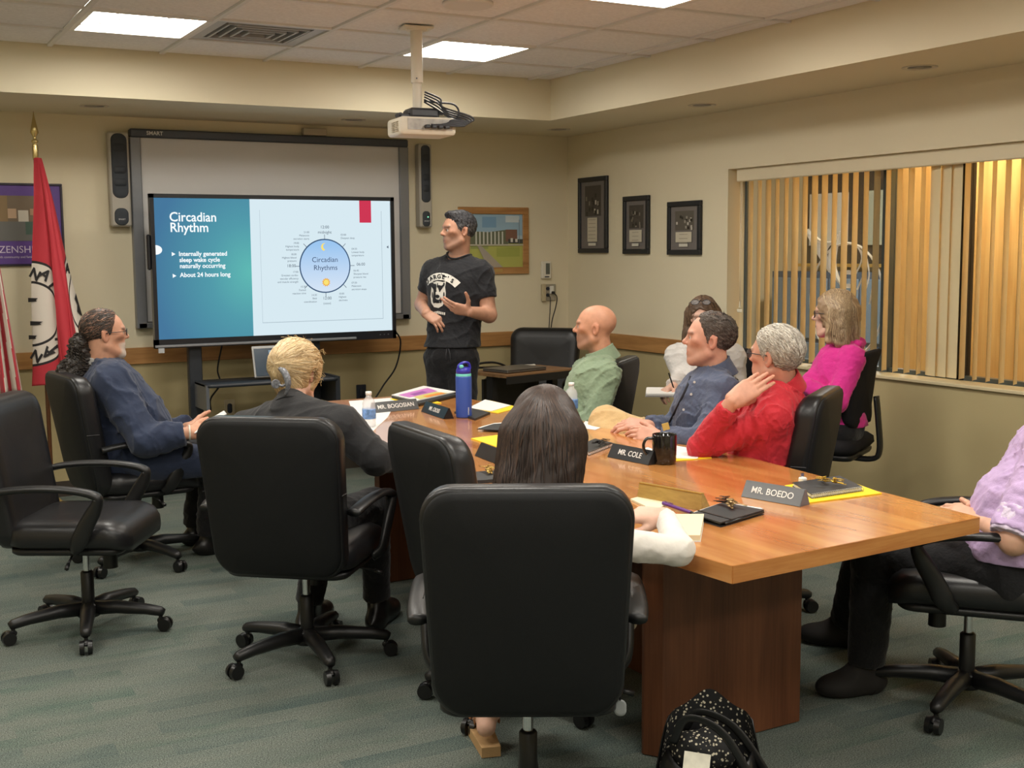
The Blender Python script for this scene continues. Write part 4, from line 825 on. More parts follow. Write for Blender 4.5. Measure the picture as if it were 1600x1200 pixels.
class Vol:
    """a list of blended volumes; each has a colour"""
    def __init__(s, disp=None): s.p = []; s.disp = disp; s.paint = []; s.cuts = []
    def cone(s, a, b, ra, rb, k=.02, col=None, flat_end=False, flat_start=False, sub=False, lat=None, ratio=1.0):
        a, b = np.asarray(a, F32), np.asarray(b, F32)
        s.p.append(dict(t='cone', a=a, b=b, ra=ra, rb=rb, k=k, col=col, fe=flat_end, fs=flat_start, sub=sub, lat=None if lat is None else unit(lat).astype(F32), ratio=ratio,
                        c=(a + b) / 2, r=np.linalg.norm(b - a) / 2 + max(ra, rb))); return s
    def ball(s, c, r, k=.02, col=None, sub=False): return s.cone(c, np.asarray(c, float) + (0, 0, 1e-4), r, r, k, col, sub=sub)
    def ell(s, c, r, axes=None, k=.02, col=None, sub=False):
        s.p.append(dict(t='ell', c=np.asarray(c, F32), rad=np.asarray(r, F32), ax=np.eye(3, dtype=F32) if axes is None else np.asarray(axes, F32), k=k, col=col, sub=sub, r=max(r))); return s
    def fnc(s, f, c, r, k=.005, col=None, sub=False, cut=False): s.p.append(dict(t='fn', f=f, c=np.asarray(c, float), r=r, k=k, col=col, sub=sub, cut=cut)); return s
    def _d(s, p, P):
        if p['t'] == 'fn': return p['f'](P)
        if p['t'] == 'ell':
            q = (P - p['c']) @ p['ax'].T; k0 = nrm1(q / p['rad']); k1 = nrm1(q / p['rad'] ** 2)
            return k0 * (k0 - 1) / np.maximum(k1, 1e-6)
        ba = p['b'] - p['a']; L = F32(np.linalg.norm(ba)); w = ba / L; pa = P - p['a']; y = pa @ w; t = np.clip(y / L, 0, 1)
        rad = p['ra'] + (p['rb'] - p['ra']) * t
        if p['lat'] is not None:
            lat = unit(p['lat'] - w * (p['lat'] @ w)); dep = np.cross(w, lat)
            X = pa @ lat; Y = (pa @ dep) / p['ratio']; Z = y - np.clip(y, 0, L)
            return (np.sqrt(X * X + Y * Y + Z * Z) - rad) * min(1, p['ratio'] * 1.15)
        if p['fe'] or p['fs']:
            q = pa - y[:, None] * w; rr = nrm1(q) - rad; d = rr
            if p['fe']: d = np.maximum(d, y - L)
            else: d = np.where(y > L, np.sqrt(np.maximum((rr + rad) ** 2 + (y - L) ** 2, 0)) - rad, d)
            if p['fs']: d = np.maximum(d, -y)
            else: d = np.where(y < 0, nrm1(pa) - p['ra'], d)
            return d
        return nrm1(pa - t[:, None] * ba) - rad
    def eval(s, P, colour=False):
        P = np.ascontiguousarray(P, F32); X_, Y_, Z_ = (np.ascontiguousarray(P[:, q]) for q in range(3)); d = np.full(len(P), 1e3, F32); C = np.zeros((len(P), 3)) + .5 if colour else None
        for p in s.p:
            c_ = p['c']; m = np.flatnonzero((X_ - F32(c_[0])) ** 2 + (Y_ - F32(c_[1])) ** 2 + (Z_ - F32(c_[2])) ** 2 < (p['r'] + .07 + p['k']) ** 2)
            if len(m) == 0: continue
            di = s._d(p, P[m]); k = p['k']; dm = d[m]
            if p.get('cut'): d[m] = np.maximum(dm, di); continue
            if p['sub']:
                h_ = np.clip(.5 - .5 * (dm + di) / k, 0, 1); nd = dm * (1 - h_) - di * h_ + k * h_ * (1 - h_); d[m] = nd
                if colour and p['col'] is not None: C[m] = C[m] * (1 - h_[:, None]) + np.array(p['col'])[None] * h_[:, None]
                continue
            h_ = np.clip(.5 + .5 * (dm - di) / k, 0, 1); d[m] = dm * (1 - h_) + di * h_ - k * h_ * (1 - h_)
            if colour and p['col'] is not None: C[m] = C[m] * (1 - h_[:, None]) + np.array(p['col'])[None] * h_[:, None]
        if s.disp is not None:
            m = np.flatnonzero(np.abs(d) < .12); d[m] += s.disp(P[m])
        for f in s.cuts:
            m = np.flatnonzero(d < .5); d[m] = np.maximum(d[m], f(P[m]))
        if colour:
            for f, c in s.paint: w = np.clip(f(P), 0, 1)[:, None]; C = C * (1 - w) + np.array(c)[None] * w
            return d, C
        return d
    def bounds(s):
        ps = [p for p in s.p if not p['sub'] and not p.get('cut')]
        lo = np.min([p['c'] - p['r'] for p in ps], 0); hi = np.max([p['c'] + p['r'] for p in ps], 0); return lo - .01, hi + .01
    def mesh(s, h, box=None):
        lo, hi = box or s.bounds(); V, F = surface(s.eval, lo, hi, h); C = s.eval(V, True)[1] if len(V) else np.zeros((0, 3)); return V, F, C
def join_surfaces(name, parts, material, parent, origin):
    V = np.concatenate([p[0] for p in parts]) - origin; C = np.concatenate([p[2] for p in parts]); F = []; b = 0
    for p in parts: F.append(p[1] + b); b += len(p[0])
    F = np.concatenate(F)
    me = bpy.data.meshes.new(name); me.vertices.add(len(V)); me.vertices.foreach_set('co', V.astype(np.float32).ravel())
    me.loops.add(F.size); me.loops.foreach_set('vertex_index', F.astype(np.int32).ravel()); me.polygons.add(len(F))
    me.polygons.foreach_set('loop_start', np.arange(0, F.size, 4, dtype=np.int32)); me.polygons.foreach_set('use_smooth', np.ones(len(F), bool))
    me.update(calc_edges=True); ca = me.color_attributes.new('Col', 'FLOAT_COLOR', 'POINT')
    ca.data.foreach_set('color', np.concatenate([C, np.ones((len(C), 1))], 1).astype(np.float32).ravel()); me.materials.append(material)
    return link(name, me, parent)
def wob(P, f, seed=0, aniso=(1, 1, 1)):
    """cheap smooth noise, about -1..1"""
    r = np.random.RandomState(seed); out = np.zeros(len(P), F32); Q = (P * f).astype(F32)
    wq = np.stack([np.sin(Q @ r.randn(3).astype(F32) + F32(r.rand() * 6)) for _ in range(3)], 1) * F32(.9)
    for _ in range(5): out += np.sin((Q + wq) @ (r.randn(3) * 1.1).astype(F32) + F32(r.rand() * 6.3))
    return out / 3.2
def lin(*c): return np.array(srgb(*c)[:3])
SKIN = mat('skin', srgb(214, 160, 130), .5, vcol=True, bump=.12, bscale=260, spec=.4, var=.08, vscale=38)
MATS['skin'].node_tree.nodes['Principled BSDF'].inputs['Subsurface Weight'].default_value = .08; MATS['skin'].node_tree.nodes['Principled BSDF'].inputs['Subsurface Radius'].default_value = (.012, .005, .003)
def head(v, H, skin, face='m', s=1.0, brow=(60, 45, 38), lips=None, stubble=None, nose=1.0, ears=True, eyes=(70, 50, 40), jaw=1.0, goatee=None):
    """H: function from head coordinates (x right, y face, z up, metres) to world"""
    lp = lips if lips is not None else skin * np.array([.86, .62, .62]); red = skin * np.array([1.0, .9, .88])
    ax = H.ax; P = lambda x, y, z: H(x * s, y * s, z * s)
    E = lambda c, r, k=.02, col=skin, **q: v.ell(P(*c), np.array(r) * s, ax, k, col, **q)
    E((0, -.014, .036), (.074, .097, .083)); E((0, .022, .0), (.066, .074, .092), .03); E((0, .028, -.05), (.053 * jaw, .054, .068), .03)
    v.ball(P(0, .068, -.099), .0215 * s, .025, skin)
    for q in (-1, 1):
        v.cone(P(q * .054 * jaw, -.004, -.055), P(q * .02, .066, -.098), .02 * s, .017 * s, .02, skin); v.ball(P(q * .045, .057, -.012), .020 * s, .025, red)
        v.ball(P(q * .031, .1, .006), .017 * s, .012, skin * .92, sub=True); v.ball(P(q * .068, .066, -.05), .022 * s, .03, skin, sub=True)
        if ears:
            v.ell(P(q * .078, -.012, -.004), np.array((.008, .019, .033)) * s, ax, .006, red); v.ell(P(q * .083, -.004, -.006), np.array((.006, .009, .018)) * s, ax, .004, red * .8, sub=True); v.cone(P(q * .083, -.026, .018), P(q * .082, -.022, -.018), .0055 * s, .005 * s, .004, red)
        v.ball(P(q * .031, .077, .003), .0125 * s, .002, lin(214, 206, 198)); v.ball(P(q * .0305, .0858, .003), .0062 * s, .001, lin(*eyes))
        v.cone(P(q * .017, .0885, .0115), P(q * .046, .0765, .0095), .0052 * s, .0046 * s, .004, skin * .85); v.cone(P(q * .018, .087, -.0075), P(q * .045, .0765, -.006), .004 * s, .0036 * s, .004, skin)
        v.cone(P(q * .014, .0915, .024), P(q * .05, .079, .025), .0055 * s, .004 * s, .005, lin(*brow))
        v.ball(P(q * .0115, .096, -.025), .0078 * s, .007, red)
    E((0, .08, .026), (.048, .016, .013), .015)
    v.cone(P(0, .086, .016), P(0, .110, -.019), .0075 * s, .0092 * s * nose, .01, skin); v.ball(P(0, .1085, -.0205), .0092 * s * nose, .008, red)
    E((0, .07, -.06), (.034, .025, .03), .015)
    v.cone(P(-.021, .0865, -.0565), P(.021, .0865, -.0565), .0052 * s, .0052 * s, .006, lp); v.cone(P(-.018, .0862, -.0675), P(.018, .0862, -.0675), .0062 * s, .0062 * s, .006, lp)
    v.cone(P(-.021, .096, -.0625), P(.021, .096, -.0625), .0028 * s, .0028 * s, .003, lp * .6, sub=True)
    if goatee is not None:
        def fg(Q):
            q = H.inv(Q) / s; return np.clip((-.042 - q[:, 2]) / .01, 0, 1) * np.clip((q[:, 1] - .045) / .015, 0, 1) * np.clip((.046 - np.abs(q[:, 0])) / .01, 0, 1) * (np.hypot(q[:, 0] / .026, (q[:, 2] + .062) / .013) > .95) * .9
        v.paint.append((fg, goatee)); v.ball(P(0, .074, -.106), .0215 * s, .02, skin)
    if stubble is not None:
        col, amt = stubble
        def f(Q):
            q = H.inv(Q) / s; m = np.clip((-.022 - q[:, 2]) / .02, 0, 1) * np.clip((q[:, 1] - .0 + (-q[:, 2] - .06) * .5) / .03, 0, 1) * (q[:, 2] > -.15)
            return m * amt * (np.hypot(q[:, 0] / .03, (q[:, 2] + .062) / .014) > .9)
        v.paint.append((f, col))
class HeadFrame:
    def __init__(s, c, face, up=(0, 0, 1)):
        y = unit(face); x = unit(np.cross(y, up)); z = np.cross(x, y); s.c = np.asarray(c, float); s.ax = np.stack([x, y, z])
    def __call__(s, x, y, z): return s.c + x * s.ax[0] + y * s.ax[1] + z * s.ax[2]
    def inv(s, P): return (P - s.c) @ s.ax.T
def hand(wrist, along, back, side, curl=(20, 25, 15), thumb=(.6, .5, .1), spread=4, sc=1.0, skin=None, h=.0026, each=None, elbow=None, thumb_curl=15):
    """a hand: along = wrist to knuckles, back = out of the back of the hand, side = +1 right / -1 left"""
    f = unit(along); b = unit(np.asarray(back, float) - f * np.dot(back, f)); th = -np.cross(f, b) * side; w = np.asarray(wrist, float); v = Vol()
    red = skin * np.array([1.0, .82, .78]); P = lambda l, a, n: w + (th * l + f * a + b * n) * sc
    for l0, l1, a1 in ((.016, .029, .088), (.006, .010, .092), (-.006, -.010, .088), (-.016, -.028, .078)): v.cone(P(l0, .0, 0), P(l1, a1, 0), .0165 * sc, .0125 * sc, .016, skin)
    v.ell(P(.0, .05, -.004), np.array((.036, .045, .013)) * sc, np.stack([th, f, b]), .012, skin)
    if elbow is not None: v.cone(w + unit(np.asarray(elbow) - w) * .05, P(0, .01, 0), .027 * sc, .024 * sc, .012, skin)
    else: v.cone(P(0, -.03, 0), P(0, .01, 0), .026 * sc, .024 * sc, .012, skin)
    for k, (l, a, Ls, r0) in enumerate(((.029, .09, (.042, .026, .021), .0093), (.010, .095, (.047, .03, .022), .0095), (-.010, .09, (.043, .028, .021), .009), (-.028, .08, (.034, .021, .018), .008))):
        cu = each[k] if each else curl; p = P(l, a, 0); ang = 0; sp = math.radians((1.5 - k) * spread); rr = r0 * sc
        for j in range(3):
            ang += math.radians(cu[j]); dr = (f * math.cos(sp) + th * math.sin(sp)) * math.cos(ang) - b * math.sin(ang); q = p + dr * Ls[j] * sc; r1 = rr * .9
            v.cone(p, q, rr, r1, .0035 if j else .007, skin if j < 2 else red * .5 + skin * .5); p = q; rr = r1
        v.ell(p - dr * .004 * sc + (b * math.cos(ang) + f * math.sin(ang)) * rr * .75, np.array((.0048, .006, .0026)) * sc, np.stack([th, dr, np.cross(th, dr)]), .001, skin * np.array([1.1, .95, .92]))
    p = P(.02, .018, -.008); d0 = unit(th * thumb[0] + f * thumb[1] - b * thumb[2]); q = p + d0 * .046 * sc; v.cone(p, q, .0165 * sc, .0125 * sc, .012, skin)
    d1 = unit(d0 + (f * .6 - th * .2) * math.sin(math.radians(thumb_curl)) * 2); r_ = q + d1 * .034 * sc; v.cone(q, r_, .0118 * sc, .0102 * sc, .005, skin); d2 = unit(d1 + (f * .4 - th * .3) * math.sin(math.radians(thumb_curl)) * 1.5); e = r_ + d2 * .026 * sc
    v.cone(r_, e, .0102 * sc, .0085 * sc, .004, skin * .6 + red * .4)
    return v.mesh(h)
# ------------------------------------------------------------------ people
UP = np.array([0, 0, 1.0])
def folds(seed, amp=.005, f=26):
    def g(P):
        Q = P + (.014 * wob(P, f * .6, seed + 3))[:, None] * np.array([.7, -.5, .6], F32)
        w = wob(Q, f * .8, seed); w2 = wob(Q, f * 1.7, seed + 9); r1 = np.clip(1 - np.abs(w) * 1.6, 0, 1); r2 = np.clip(1 - np.abs(w2) * 1.5, 0, 1)
        return -amp * 1.5 * r1 * r1 - amp * .75 * r2 * r2 + amp * .5
    return g
def cloth(name, c, rough=.8, bump=.5, bscale=70, sheen=.15, fine=0): return mat(name, srgb(*c), rough, bump=bump, bscale=bscale, bdist=.006, sheen=sheen, spec=.25, var=.06, vscale=20)
def torso(v, J, g=0.0, col=None, belly=0.0, w=1.0, bust=0.0):
    lat, f = J['lat'], J['f']; up = unit(J['neck'] - J['pelvis']); fw = unit(np.cross(up, lat)); ax = np.stack([lat, fw, up]); pe, ch, ne = J['pelvis'], J['chest'], J['neck']
    v.ell(pe, np.array((.165, .125, .12)) * w + g, ax, .05, col); v.cone(pe, ch, .15 * w + g, .16 * w + g, .05, col, lat=lat, ratio=.74)
    v.ell(ch, np.array((.165 * w, .115 * w, .15)) + g, ax, .05, col)
    for s in 'LR':
        sh = J['sh' + s]; v.cone(ch + (sh - ch) * .45 + up * .03, sh, .085 * w + g, .052 * w + g, .05, col); v.cone(ne + up * .02 * 0, sh + (ne - sh) * .25, .045 + g, .045 * w + g, .04, col)
    if belly: v.ell(pe * .62 + ch * .38 + fw * .07, np.array((.15, .10, .14)) * (1 + belly) + g, ax, .06, col)
    if bust:
        for q in (-1, 1): v.ball(ch + fw * (.085 + bust) + lat * q * .07 - up * .03, .06 + g, .04, col)
def arm(v, J, s, g=0.0, col=None, end=1.0, w=1.0, flat=False, upper=1.0):
    sh, el, wr = J['sh' + s], J['el' + s], J['wr' + s]
    if upper < 1: v.cone(sh, sh + (el - sh) * upper, .056 * w + g, .05 * w + g, .03, col, flat_end=flat); return
    v.cone(sh, el, .054 * w + g, .042 * w + g, .03, col); v.cone(el, el + (wr - el) * end, .043 * w + g, (.043 + (.029 - .043) * end) * w + g, .02, col, flat_end=flat)
def leg(v, J, s, g=0.0, col=None, end=1.0, w=1.0, flat=False):
    hp, kn, an = J['hip' + s], J['kn' + s], J['an' + s]
    v.cone(hp, kn, .088 * w + g, .058 * w + g, .04, col); v.cone(kn, kn + (an - kn) * end, .058 * w + g, .046 * w + g, .03, col, flat_end=flat)
def shoe(v, an, toe, col=None, w=1.0, h=.05):
    d = unit((toe - an) * np.array([1, 1, 0])); sd = np.cross(d, UP); a = np.array(an, float); t = np.array(toe, float); ax = np.stack([sd, d, UP]); L = np.linalg.norm((t - a)[:2]); z0 = t[2] - .043; m = a * np.array([1, 1, 0]) + d * (L * .40) + UP * (z0 + .035)
    v.ell(m + d * .0, (.046 * w, L * .5 + .075, .042), ax, .03, col); v.ell(m + d * L * .35, (.049 * w, .085, .038), ax, .03, col); v.ell(a * np.array([1, 1, 0]) - d * .02 + UP * (z0 + .045), (.038 * w, .05, .055), ax, .03, col)
    v.cone(np.array([a[0], a[1], z0 + .11]), m + d * L * .1 + UP * .02, .042 * w, .034 * w, .03, col); v.cuts.append(lambda P: z0 - P[:, 2])
def finish(J):
    """fill in the joints a pose leaves open"""
    J['f'] = unit(np.array([*J['f'][:2], 0])); J['lat'] = np.cross(J['f'], UP); up = unit(J['neck'] - J['pelvis'])
    hw = J.get('hw', .185)
    for s, q in (('R', 1), ('L', -1)):
        J.setdefault('sh' + s, J['neck'] + J['lat'] * q * hw - up * .065); J.setdefault('el' + s, J['sh' + s] - UP * .26 + J['f'] * .08 + J['lat'] * q * .05)
        J.setdefault('wr' + s, J['el' + s] + J['f'] * .2 - J['lat'] * q * .12 - UP * .02)
        J.setdefault('hip' + s, J['pelvis'] + J['lat'] * q * .09 - UP * .03); J.setdefault('kn' + s, J['pelvis'] + J['f'] * .44 + J['lat'] * q * .12 - UP * .03)
        J.setdefault('an' + s, np.array([*(J['kn' + s] + J['f'] * .02)[:2], .10])); J.setdefault('toe' + s, np.array([*(J['an' + s] + J['f'] * .19)[:2], .045]))
    return J
def strands(name, vol, roots, flow, parent, origin, material, steps=24, step=.012, off=.002, width=.0045, cols=((80, 60, 45),), jitter=.15, seed=1, raise_=.0016):
    rs = np.random.RandomState(seed); P = np.array(roots, float); n = len(P); path = []; nrm = []
    jit = rs.randn(n, 3) * jitter; e = .003
    for k in range(steps):
        d = vol.eval(P); g = np.stack([vol.eval(P + np.eye(3)[a] * e) - d for a in range(3)], 1) / e; g /= np.linalg.norm(g, axis=1)[:, None] + 1e-9
        d = np.clip(d, -.05, .05)
        P = P - g * (d - off)[:, None]; path.append(P.copy()); nrm.append(g.copy())
        fl = flow(P, k / steps) + jit; fl = fl - g * (fl * g).sum(1)[:, None]; fl /= np.linalg.norm(fl, axis=1)[:, None] + 1e-9; P = P + fl * step
    path = np.array(path); nrm = np.array(nrm); V = []; F = []; C = []; base = 0; pal = [lin(*c) for c in cols]
    tg = np.gradient(path, axis=0); wd = np.cross(tg, nrm); wd /= np.linalg.norm(wd, axis=2)[:, :, None] + 1e-9
    tp = np.minimum(1, np.minimum(np.arange(steps) / 2 + .4, (steps - 1 - np.arange(steps)) / (steps * .35) + .12))
    for i in range(n):
        ww = width * rs.uniform(.5, 1.2); c = pal[rs.randint(len(pal))] * rs.uniform(.75, 1.25); m = int(steps * rs.uniform(.75, 1.0))
        for k in range(m):
            p, w_, g = path[k, i], wd[k, i] * ww * tp[k + steps - m] * .5, nrm[k, i]; V += [p - w_ - g * .001, p + g * raise_, p + w_ - g * .001]; C += [c, c, c]
            if k: b = base + 3 * k; F += [(b - 3, b - 2, b + 1, b), (b - 2, b - 1, b + 2, b + 1)]
        base += 3 * m
    return join_surfaces(name, [(np.array(V), np.array(F), np.array(C))], material, parent, origin)
HAIRM = mat('hair', srgb(60, 45, 38), .45, vcol=True, spec=.45, bump=.12, bscale=420, bdist=.002, var=.08, vscale=120)
SHORTH = mat('hair_short', srgb(60, 45, 38), .6, vcol=True, spec=.3, bump=.9, bscale=240, bdist=.006, var=.35, vscale=190)
def scalp(H, g, s=1.0, col=None, k=.02, disp=None, hl=None):
    if hl is not None: d0 = disp; disp = lambda P: d0(P) + .8 * g * np.clip(1 + hl(P) / .022, 0, 1)
    v = Vol(disp); v.ell(H(0, -.014 * s, .036 * s), np.array((.074, .097, .083)) * s + g, H.ax, k, col); v.ell(H(0, .012 * s, .01 * s), np.array((.066, .07, .092)) * s + g * .9, H.ax, k, col); return v
def hairline(H, ys, zs, s=1.0, soft=.8, wig=.006):
    def f(P):
        q = H.inv(P) / s; zm = np.interp(q[:, 1], ys, zs) + wig * np.sin(q[:, 1] * 260) * np.sin(q[:, 0] * 190); return (zm - q[:, 2]) * soft
    return f
MALE = ([-.12, -.08, -.05, -.034, -.022, -.008, .008, .022, .04, .058, .07, .085, .11], [-.085, -.08, -.062, -.045, .012, .016, -.018, .0, .034, .056, .072, .082, .09])
def person(label, J, skin, pose_hands=None, hk=None, h=.0045, body_arms=True, neckr=.056, hs=1.0, group=None, w=1.0, base=None):
    """the body: head, neck, trunk and arms as one surface, with hands of separate fingers"""
    finish(J); o = np.array([J['pelvis'][0], J['pelvis'][1], 0]) if base is None else base
    root = thing('person', label, 'person', o); H = HeadFrame(J['head'], J['face'], J.get('hup', (0, 0, 1))); J['H'] = H; J['o'] = o; J['root'] = root; J['hs'] = hs
    v = Vol(); v.cone(H(0, -.018 * hs, -.035 * hs), J['neck'], neckr * hs, (neckr + .006) * hs, .02, skin); head(v, H, skin, s=hs, **(hk or {}))
    t = Vol(); t.cone(H(0, -.018 * hs, -.035 * hs), J['neck'], neckr * hs - .003, (neckr + .004) * hs, .02, skin); torso(t, J, -.006, skin, w=w * .93)
    for s in 'LR': arm(t, J, s, 0, skin, w=w * .95 if body_arms != 'thick' else 1.12)
    parts = [v.mesh(h * .9), t.mesh(.006 if body_arms == 'thick' else .011)]
    for s, kw in (pose_hands or {}).items(): parts.append(hand(J['wr' + s], side=1 if s == 'R' else -1, skin=skin, elbow=J['el' + s], **kw))
    join_surfaces('body', parts, SKIN, root, o); return J
def garment(J, name, v, material, h=.006): V = v.mesh(h); return join_surfaces(name, [V], material, J['root'], J['o'])
def short_strands(J, vol, hl, cols, n=1600, flow=(0, -.8, -.6), seed=5, steps=5, step=.008, width=.003, jitter=.16, s=1.0):
    H = J['H']; rs = np.random.RandomState(seed); q = rs.randn(n, 3); q /= np.linalg.norm(q, axis=1)[:, None]; q[:, 2] += .2
    R_ = (q * np.array([.085, .11, .095]) + (0, -.012, .03)) * s @ H.ax + H.c; R_ = R_[hl(R_) < -.006]
    return strands('hair_strands', vol, R_, lambda P, t: np.tile(np.array(flow) @ H.ax, (len(P), 1)), J['root'], J['o'], HAIRM, steps=steps, step=step, off=.0012, width=width, cols=cols, jitter=jitter, raise_=.0007, seed=seed)
def neckband(J, vol, r, material, rad=.006, top=.14):
    up = unit(J['H'](0, -.018, -.035) - J['neck']); x = unit(np.cross(up, J['f'])); y = np.cross(up, x); n0 = J['neck']; th = np.linspace(0, 2 * math.pi, 48, endpoint=False); B = n0 + r * (np.outer(np.cos(th), x) + np.outer(np.sin(th), y)); z = np.full(48, top)
    for _ in range(160):
        d = vol.eval(B + z[:, None] * up); m = d > .001; z[m] -= np.maximum(d[m] * .5, .0012)
    for _ in range(4): z = (z + np.roll(z, 1) + np.roll(z, -1)) / 3
    MB().tube([tuple(p - J['o']) for p in B + (z[:, None] + .002) * up], rad, 8, closed=True).build('neckband', material, J['root'])
def shirt(J, material, g=.012, sleeve=.93, short=False, seed=1, amp=.005, belly=0.0, w=1.0, h=.0068, name='shirt', hem=None, bust=0.0, f=26, neck_r=.062, neck_h=.012, aw=None):
    v = Vol(folds(seed, amp, f)); torso(v, J, g, None, belly, w, bust)
    J['sv'] = v; aw = aw or w
    for s in 'LR': arm(v, J, s, g, end=sleeve, w=aw, flat=True) if not short else arm(v, J, s, g, w=w * 1.05, flat=True, upper=.6 if short is True else short)
    up = unit(J['H'](0, -.018, -.035) - J['neck']); n0 = J['neck']
    v.fnc(lambda P: np.minimum(neck_r - np.linalg.norm((P - n0) - np.outer((P - n0) @ up, up), axis=1), (P - n0) @ up - neck_h), n0 + up * .06, .10, cut=True)
    if hem is not None: v.cuts.append(lambda P: hem - P[:, 2])
    return garment(J, name, v, material, h)
def collar(J, material, r0=.071, hgt=.045, flare=.35, gap=.5, name='collar', drop=.0, lift=.022):
    up = unit(J['H'](0, -.018, -.035) - J['neck']); n0 = J['neck'] + up * lift; fw = unit(J['f'] - up * (J['f'] @ up)); lt = np.cross(fw, up)
    def f(P):
        q = P - n0; z = q @ up; x = q @ lt; y = q @ fw; r = np.sqrt(x * x + y * y); a = np.abs(np.arctan2(x, y))
        zt = hgt - .018 * np.cos(a) * 1; band = np.abs(r - (r0 + (hgt - z) * flare)) - .0035; inn = np.abs(r - (r0 - .004)) - .003
        d = np.minimum(np.maximum(band, np.maximum(z - zt, -.012 - drop * np.cos(a) - z)), np.maximum(inn, np.maximum(z - zt, -.02 - z)))
        return np.maximum(d, (gap - a) * r0 * .9 - np.maximum(0, -z) * .3)
    v = Vol(); v.fnc(f, n0, .14); return garment(J, name, v, material, .004)
def trousers(J, material, g=.012, seed=3, amp=.005, end=.97, w=1.0, h=.0085, shin=True, name='trousers', top=None):
    v = Vol(folds(seed, amp, 20)); up = unit(J['neck'] - J['pelvis']); fw = unit(np.cross(up, J['lat'])); v.ell(J['pelvis'], np.array((.165, .125, .12)) * w + g * .6, np.stack([J['lat'], fw, up]), .04)
    for s in 'LR': leg(v, J, s, g, end=end, w=w, flat=True)
    if top is not None: v.cuts.append(lambda P: P[:, 2] - top)
    return garment(J, name, v, material, h)
def shoes(J, material, sides='LR', w=1.0):
    for s in sides: v = Vol(); shoe(v, J['an' + s], J['toe' + s], w=w); garment(J, 'shoe', v, material, .006)
def glasses(J, material, dy=0.0, dz=.004, tilt=0.0, on_head=False, name='glasses', lens=None):
    H = J['H']; o = J['o']; s = J['hs']; b = MB(); c, sn = math.cos(tilt), math.sin(tilt)
    def P(x, y, z): y, z = y * c - z * sn, y * sn + z * c; return tuple(H(x * s, (y + dy) * s, (z + dz) * s) - o)
    for q in (-1, 1):
        b.tube([P(q * .034 + .024 * math.cos(t), .104 - .008 * abs(math.cos(t)) * (q * math.cos(t) > 0), .018 * math.sin(t)) for t in np.linspace(0, 2 * math.pi, 18)[:-1]], .0019, 6, closed=True)
        b.tube([P(q * .058, .098, .006), P(q * .072, .085, .007), P(q * .080, .04, .006), P(q * .082, -.004, .006), P(q * .08, -.022, -.006)], .0018, 6)
    b.tube([P(-.011, .105, .004), P(0, .108, .006), P(.011, .105, .004)], .0018, 6); g = b.build(name, material, J['root'])
    if lens:
        for q in (-1, 1): MB().add([P(q * .034 + .0235 * math.cos(t), .103, .0175 * math.sin(t)) for t in np.linspace(0, 2 * math.pi, 18)[:-1]], [tuple(range(17))]).build('lens', lens, g)
    return g
W_ = lambda d: np.array([float(q) for q in d])
SK1, SK2, SK3, SK4 = lin(186, 140, 116), lin(206, 158, 134), lin(196, 140, 112), lin(218, 176, 156)
BLACKC = cloth('black_cotton', (30, 31, 35)); BLACKP = cloth('black_trouser', (26, 26, 29)); LSHOE = mat('black_shoe', srgb(24, 22, 22), .3); LENS = mat('lens_glass', srgb(200, 205, 210), .05, alpha=.25); FRAMEB = mat('spectacle_black', srgb(26, 26, 30), .3)

# ---- presenter, standing
J = dict(head=at(716, 361, 7.55), face=(-.985, .08, .02), neck=at(717, 403, 7.6), chest=at(714, 452, 7.6), pelvis=at(706, 556, 7.6), f=(-.716, -.687), hw=.2,
    shR=at(678, 424, 7.67), shL=at(753, 427, 7.53), elR=at(660, 476, 7.76), elL=at(764, 492, 7.52), wrR=at(666, 490, 7.52), wrL=at(734, 487, 7.36),
    hipR=at(690, 566, 7.63), hipL=at(722, 566, 7.57), knR=at(688, 665, 7.62), knL=at(726, 665, 7.56))
for s, x in (('R', 690), ('L', 730)):
    a = at(x, 762, 7.62); J['an' + s] = np.array([a[0], a[1], .09]); J['toe' + s] = np.array([a[0] - .14, a[1] - .13, .045])
IL = np.array([-.89, .44, 0]); CAMD = np.array([-.44, -.89, 0])
person('standing presenter in a black printed T-shirt gesturing beside the display', J, SK1,
    dict(R=dict(along=-IL * .75 + CAMD * .5 - UP * .45, back=CAMD * .6 + UP * .7, curl=(28, 30, 20), thumb=(.5, .8, .3)), L=dict(along=IL * .9 + UP * .22 + CAMD * .1, back=CAMD * .8 - UP * .55, each=[(10, 12, 8), (16, 16, 10), (24, 20, 12), (34, 26, 15)], thumb=(1, .15, .1), spread=6)),
    hk=dict(brow=(50, 46, 46), stubble=(lin(120, 104, 96), .35), jaw=1.04), body_arms='thick', neckr=.06, w=1.04)
H = J['H']
shirt(J, BLACKC, g=.012, short=True, seed=11, amp=.004, hem=at(700, 541, 7.6)[2], w=1.04, h=.005, f=18, neck_r=.076, neck_h=-.04)
tv_ = Vol(folds(11, .004, 18)); torso(tv_, J, .012, None, 0, 1.04); neckband(J, tv_, .077, BLACKC)
tr = trousers(J, BLACKP, g=.012, seed=12)
MB().tube([tuple(at(698, 545, 7.44) - J['o']), tuple(at(697, 552, 7.42) - J['o']), tuple(at(697, 563, 7.43) - J['o'])], .003, 5).tube([tuple(at(701, 545, 7.44) - J['o']), tuple(at(703, 553, 7.42) - J['o']), tuple(at(704, 565, 7.43) - J['o'])], .003, 5).build('drawstring', mat('cord_grey', srgb(52, 54, 60), .7), J['root'])
shoes(J, LSHOE)
v = scalp(H, .010, col=lin(58, 57, 60), disp=lambda P: .003 * wob(P, 95, 3), hl=hairline(H, *MALE)); v.ell(H(0, .045, .098), (.05, .045, .022), H.ax, .02, lin(48, 47, 50))
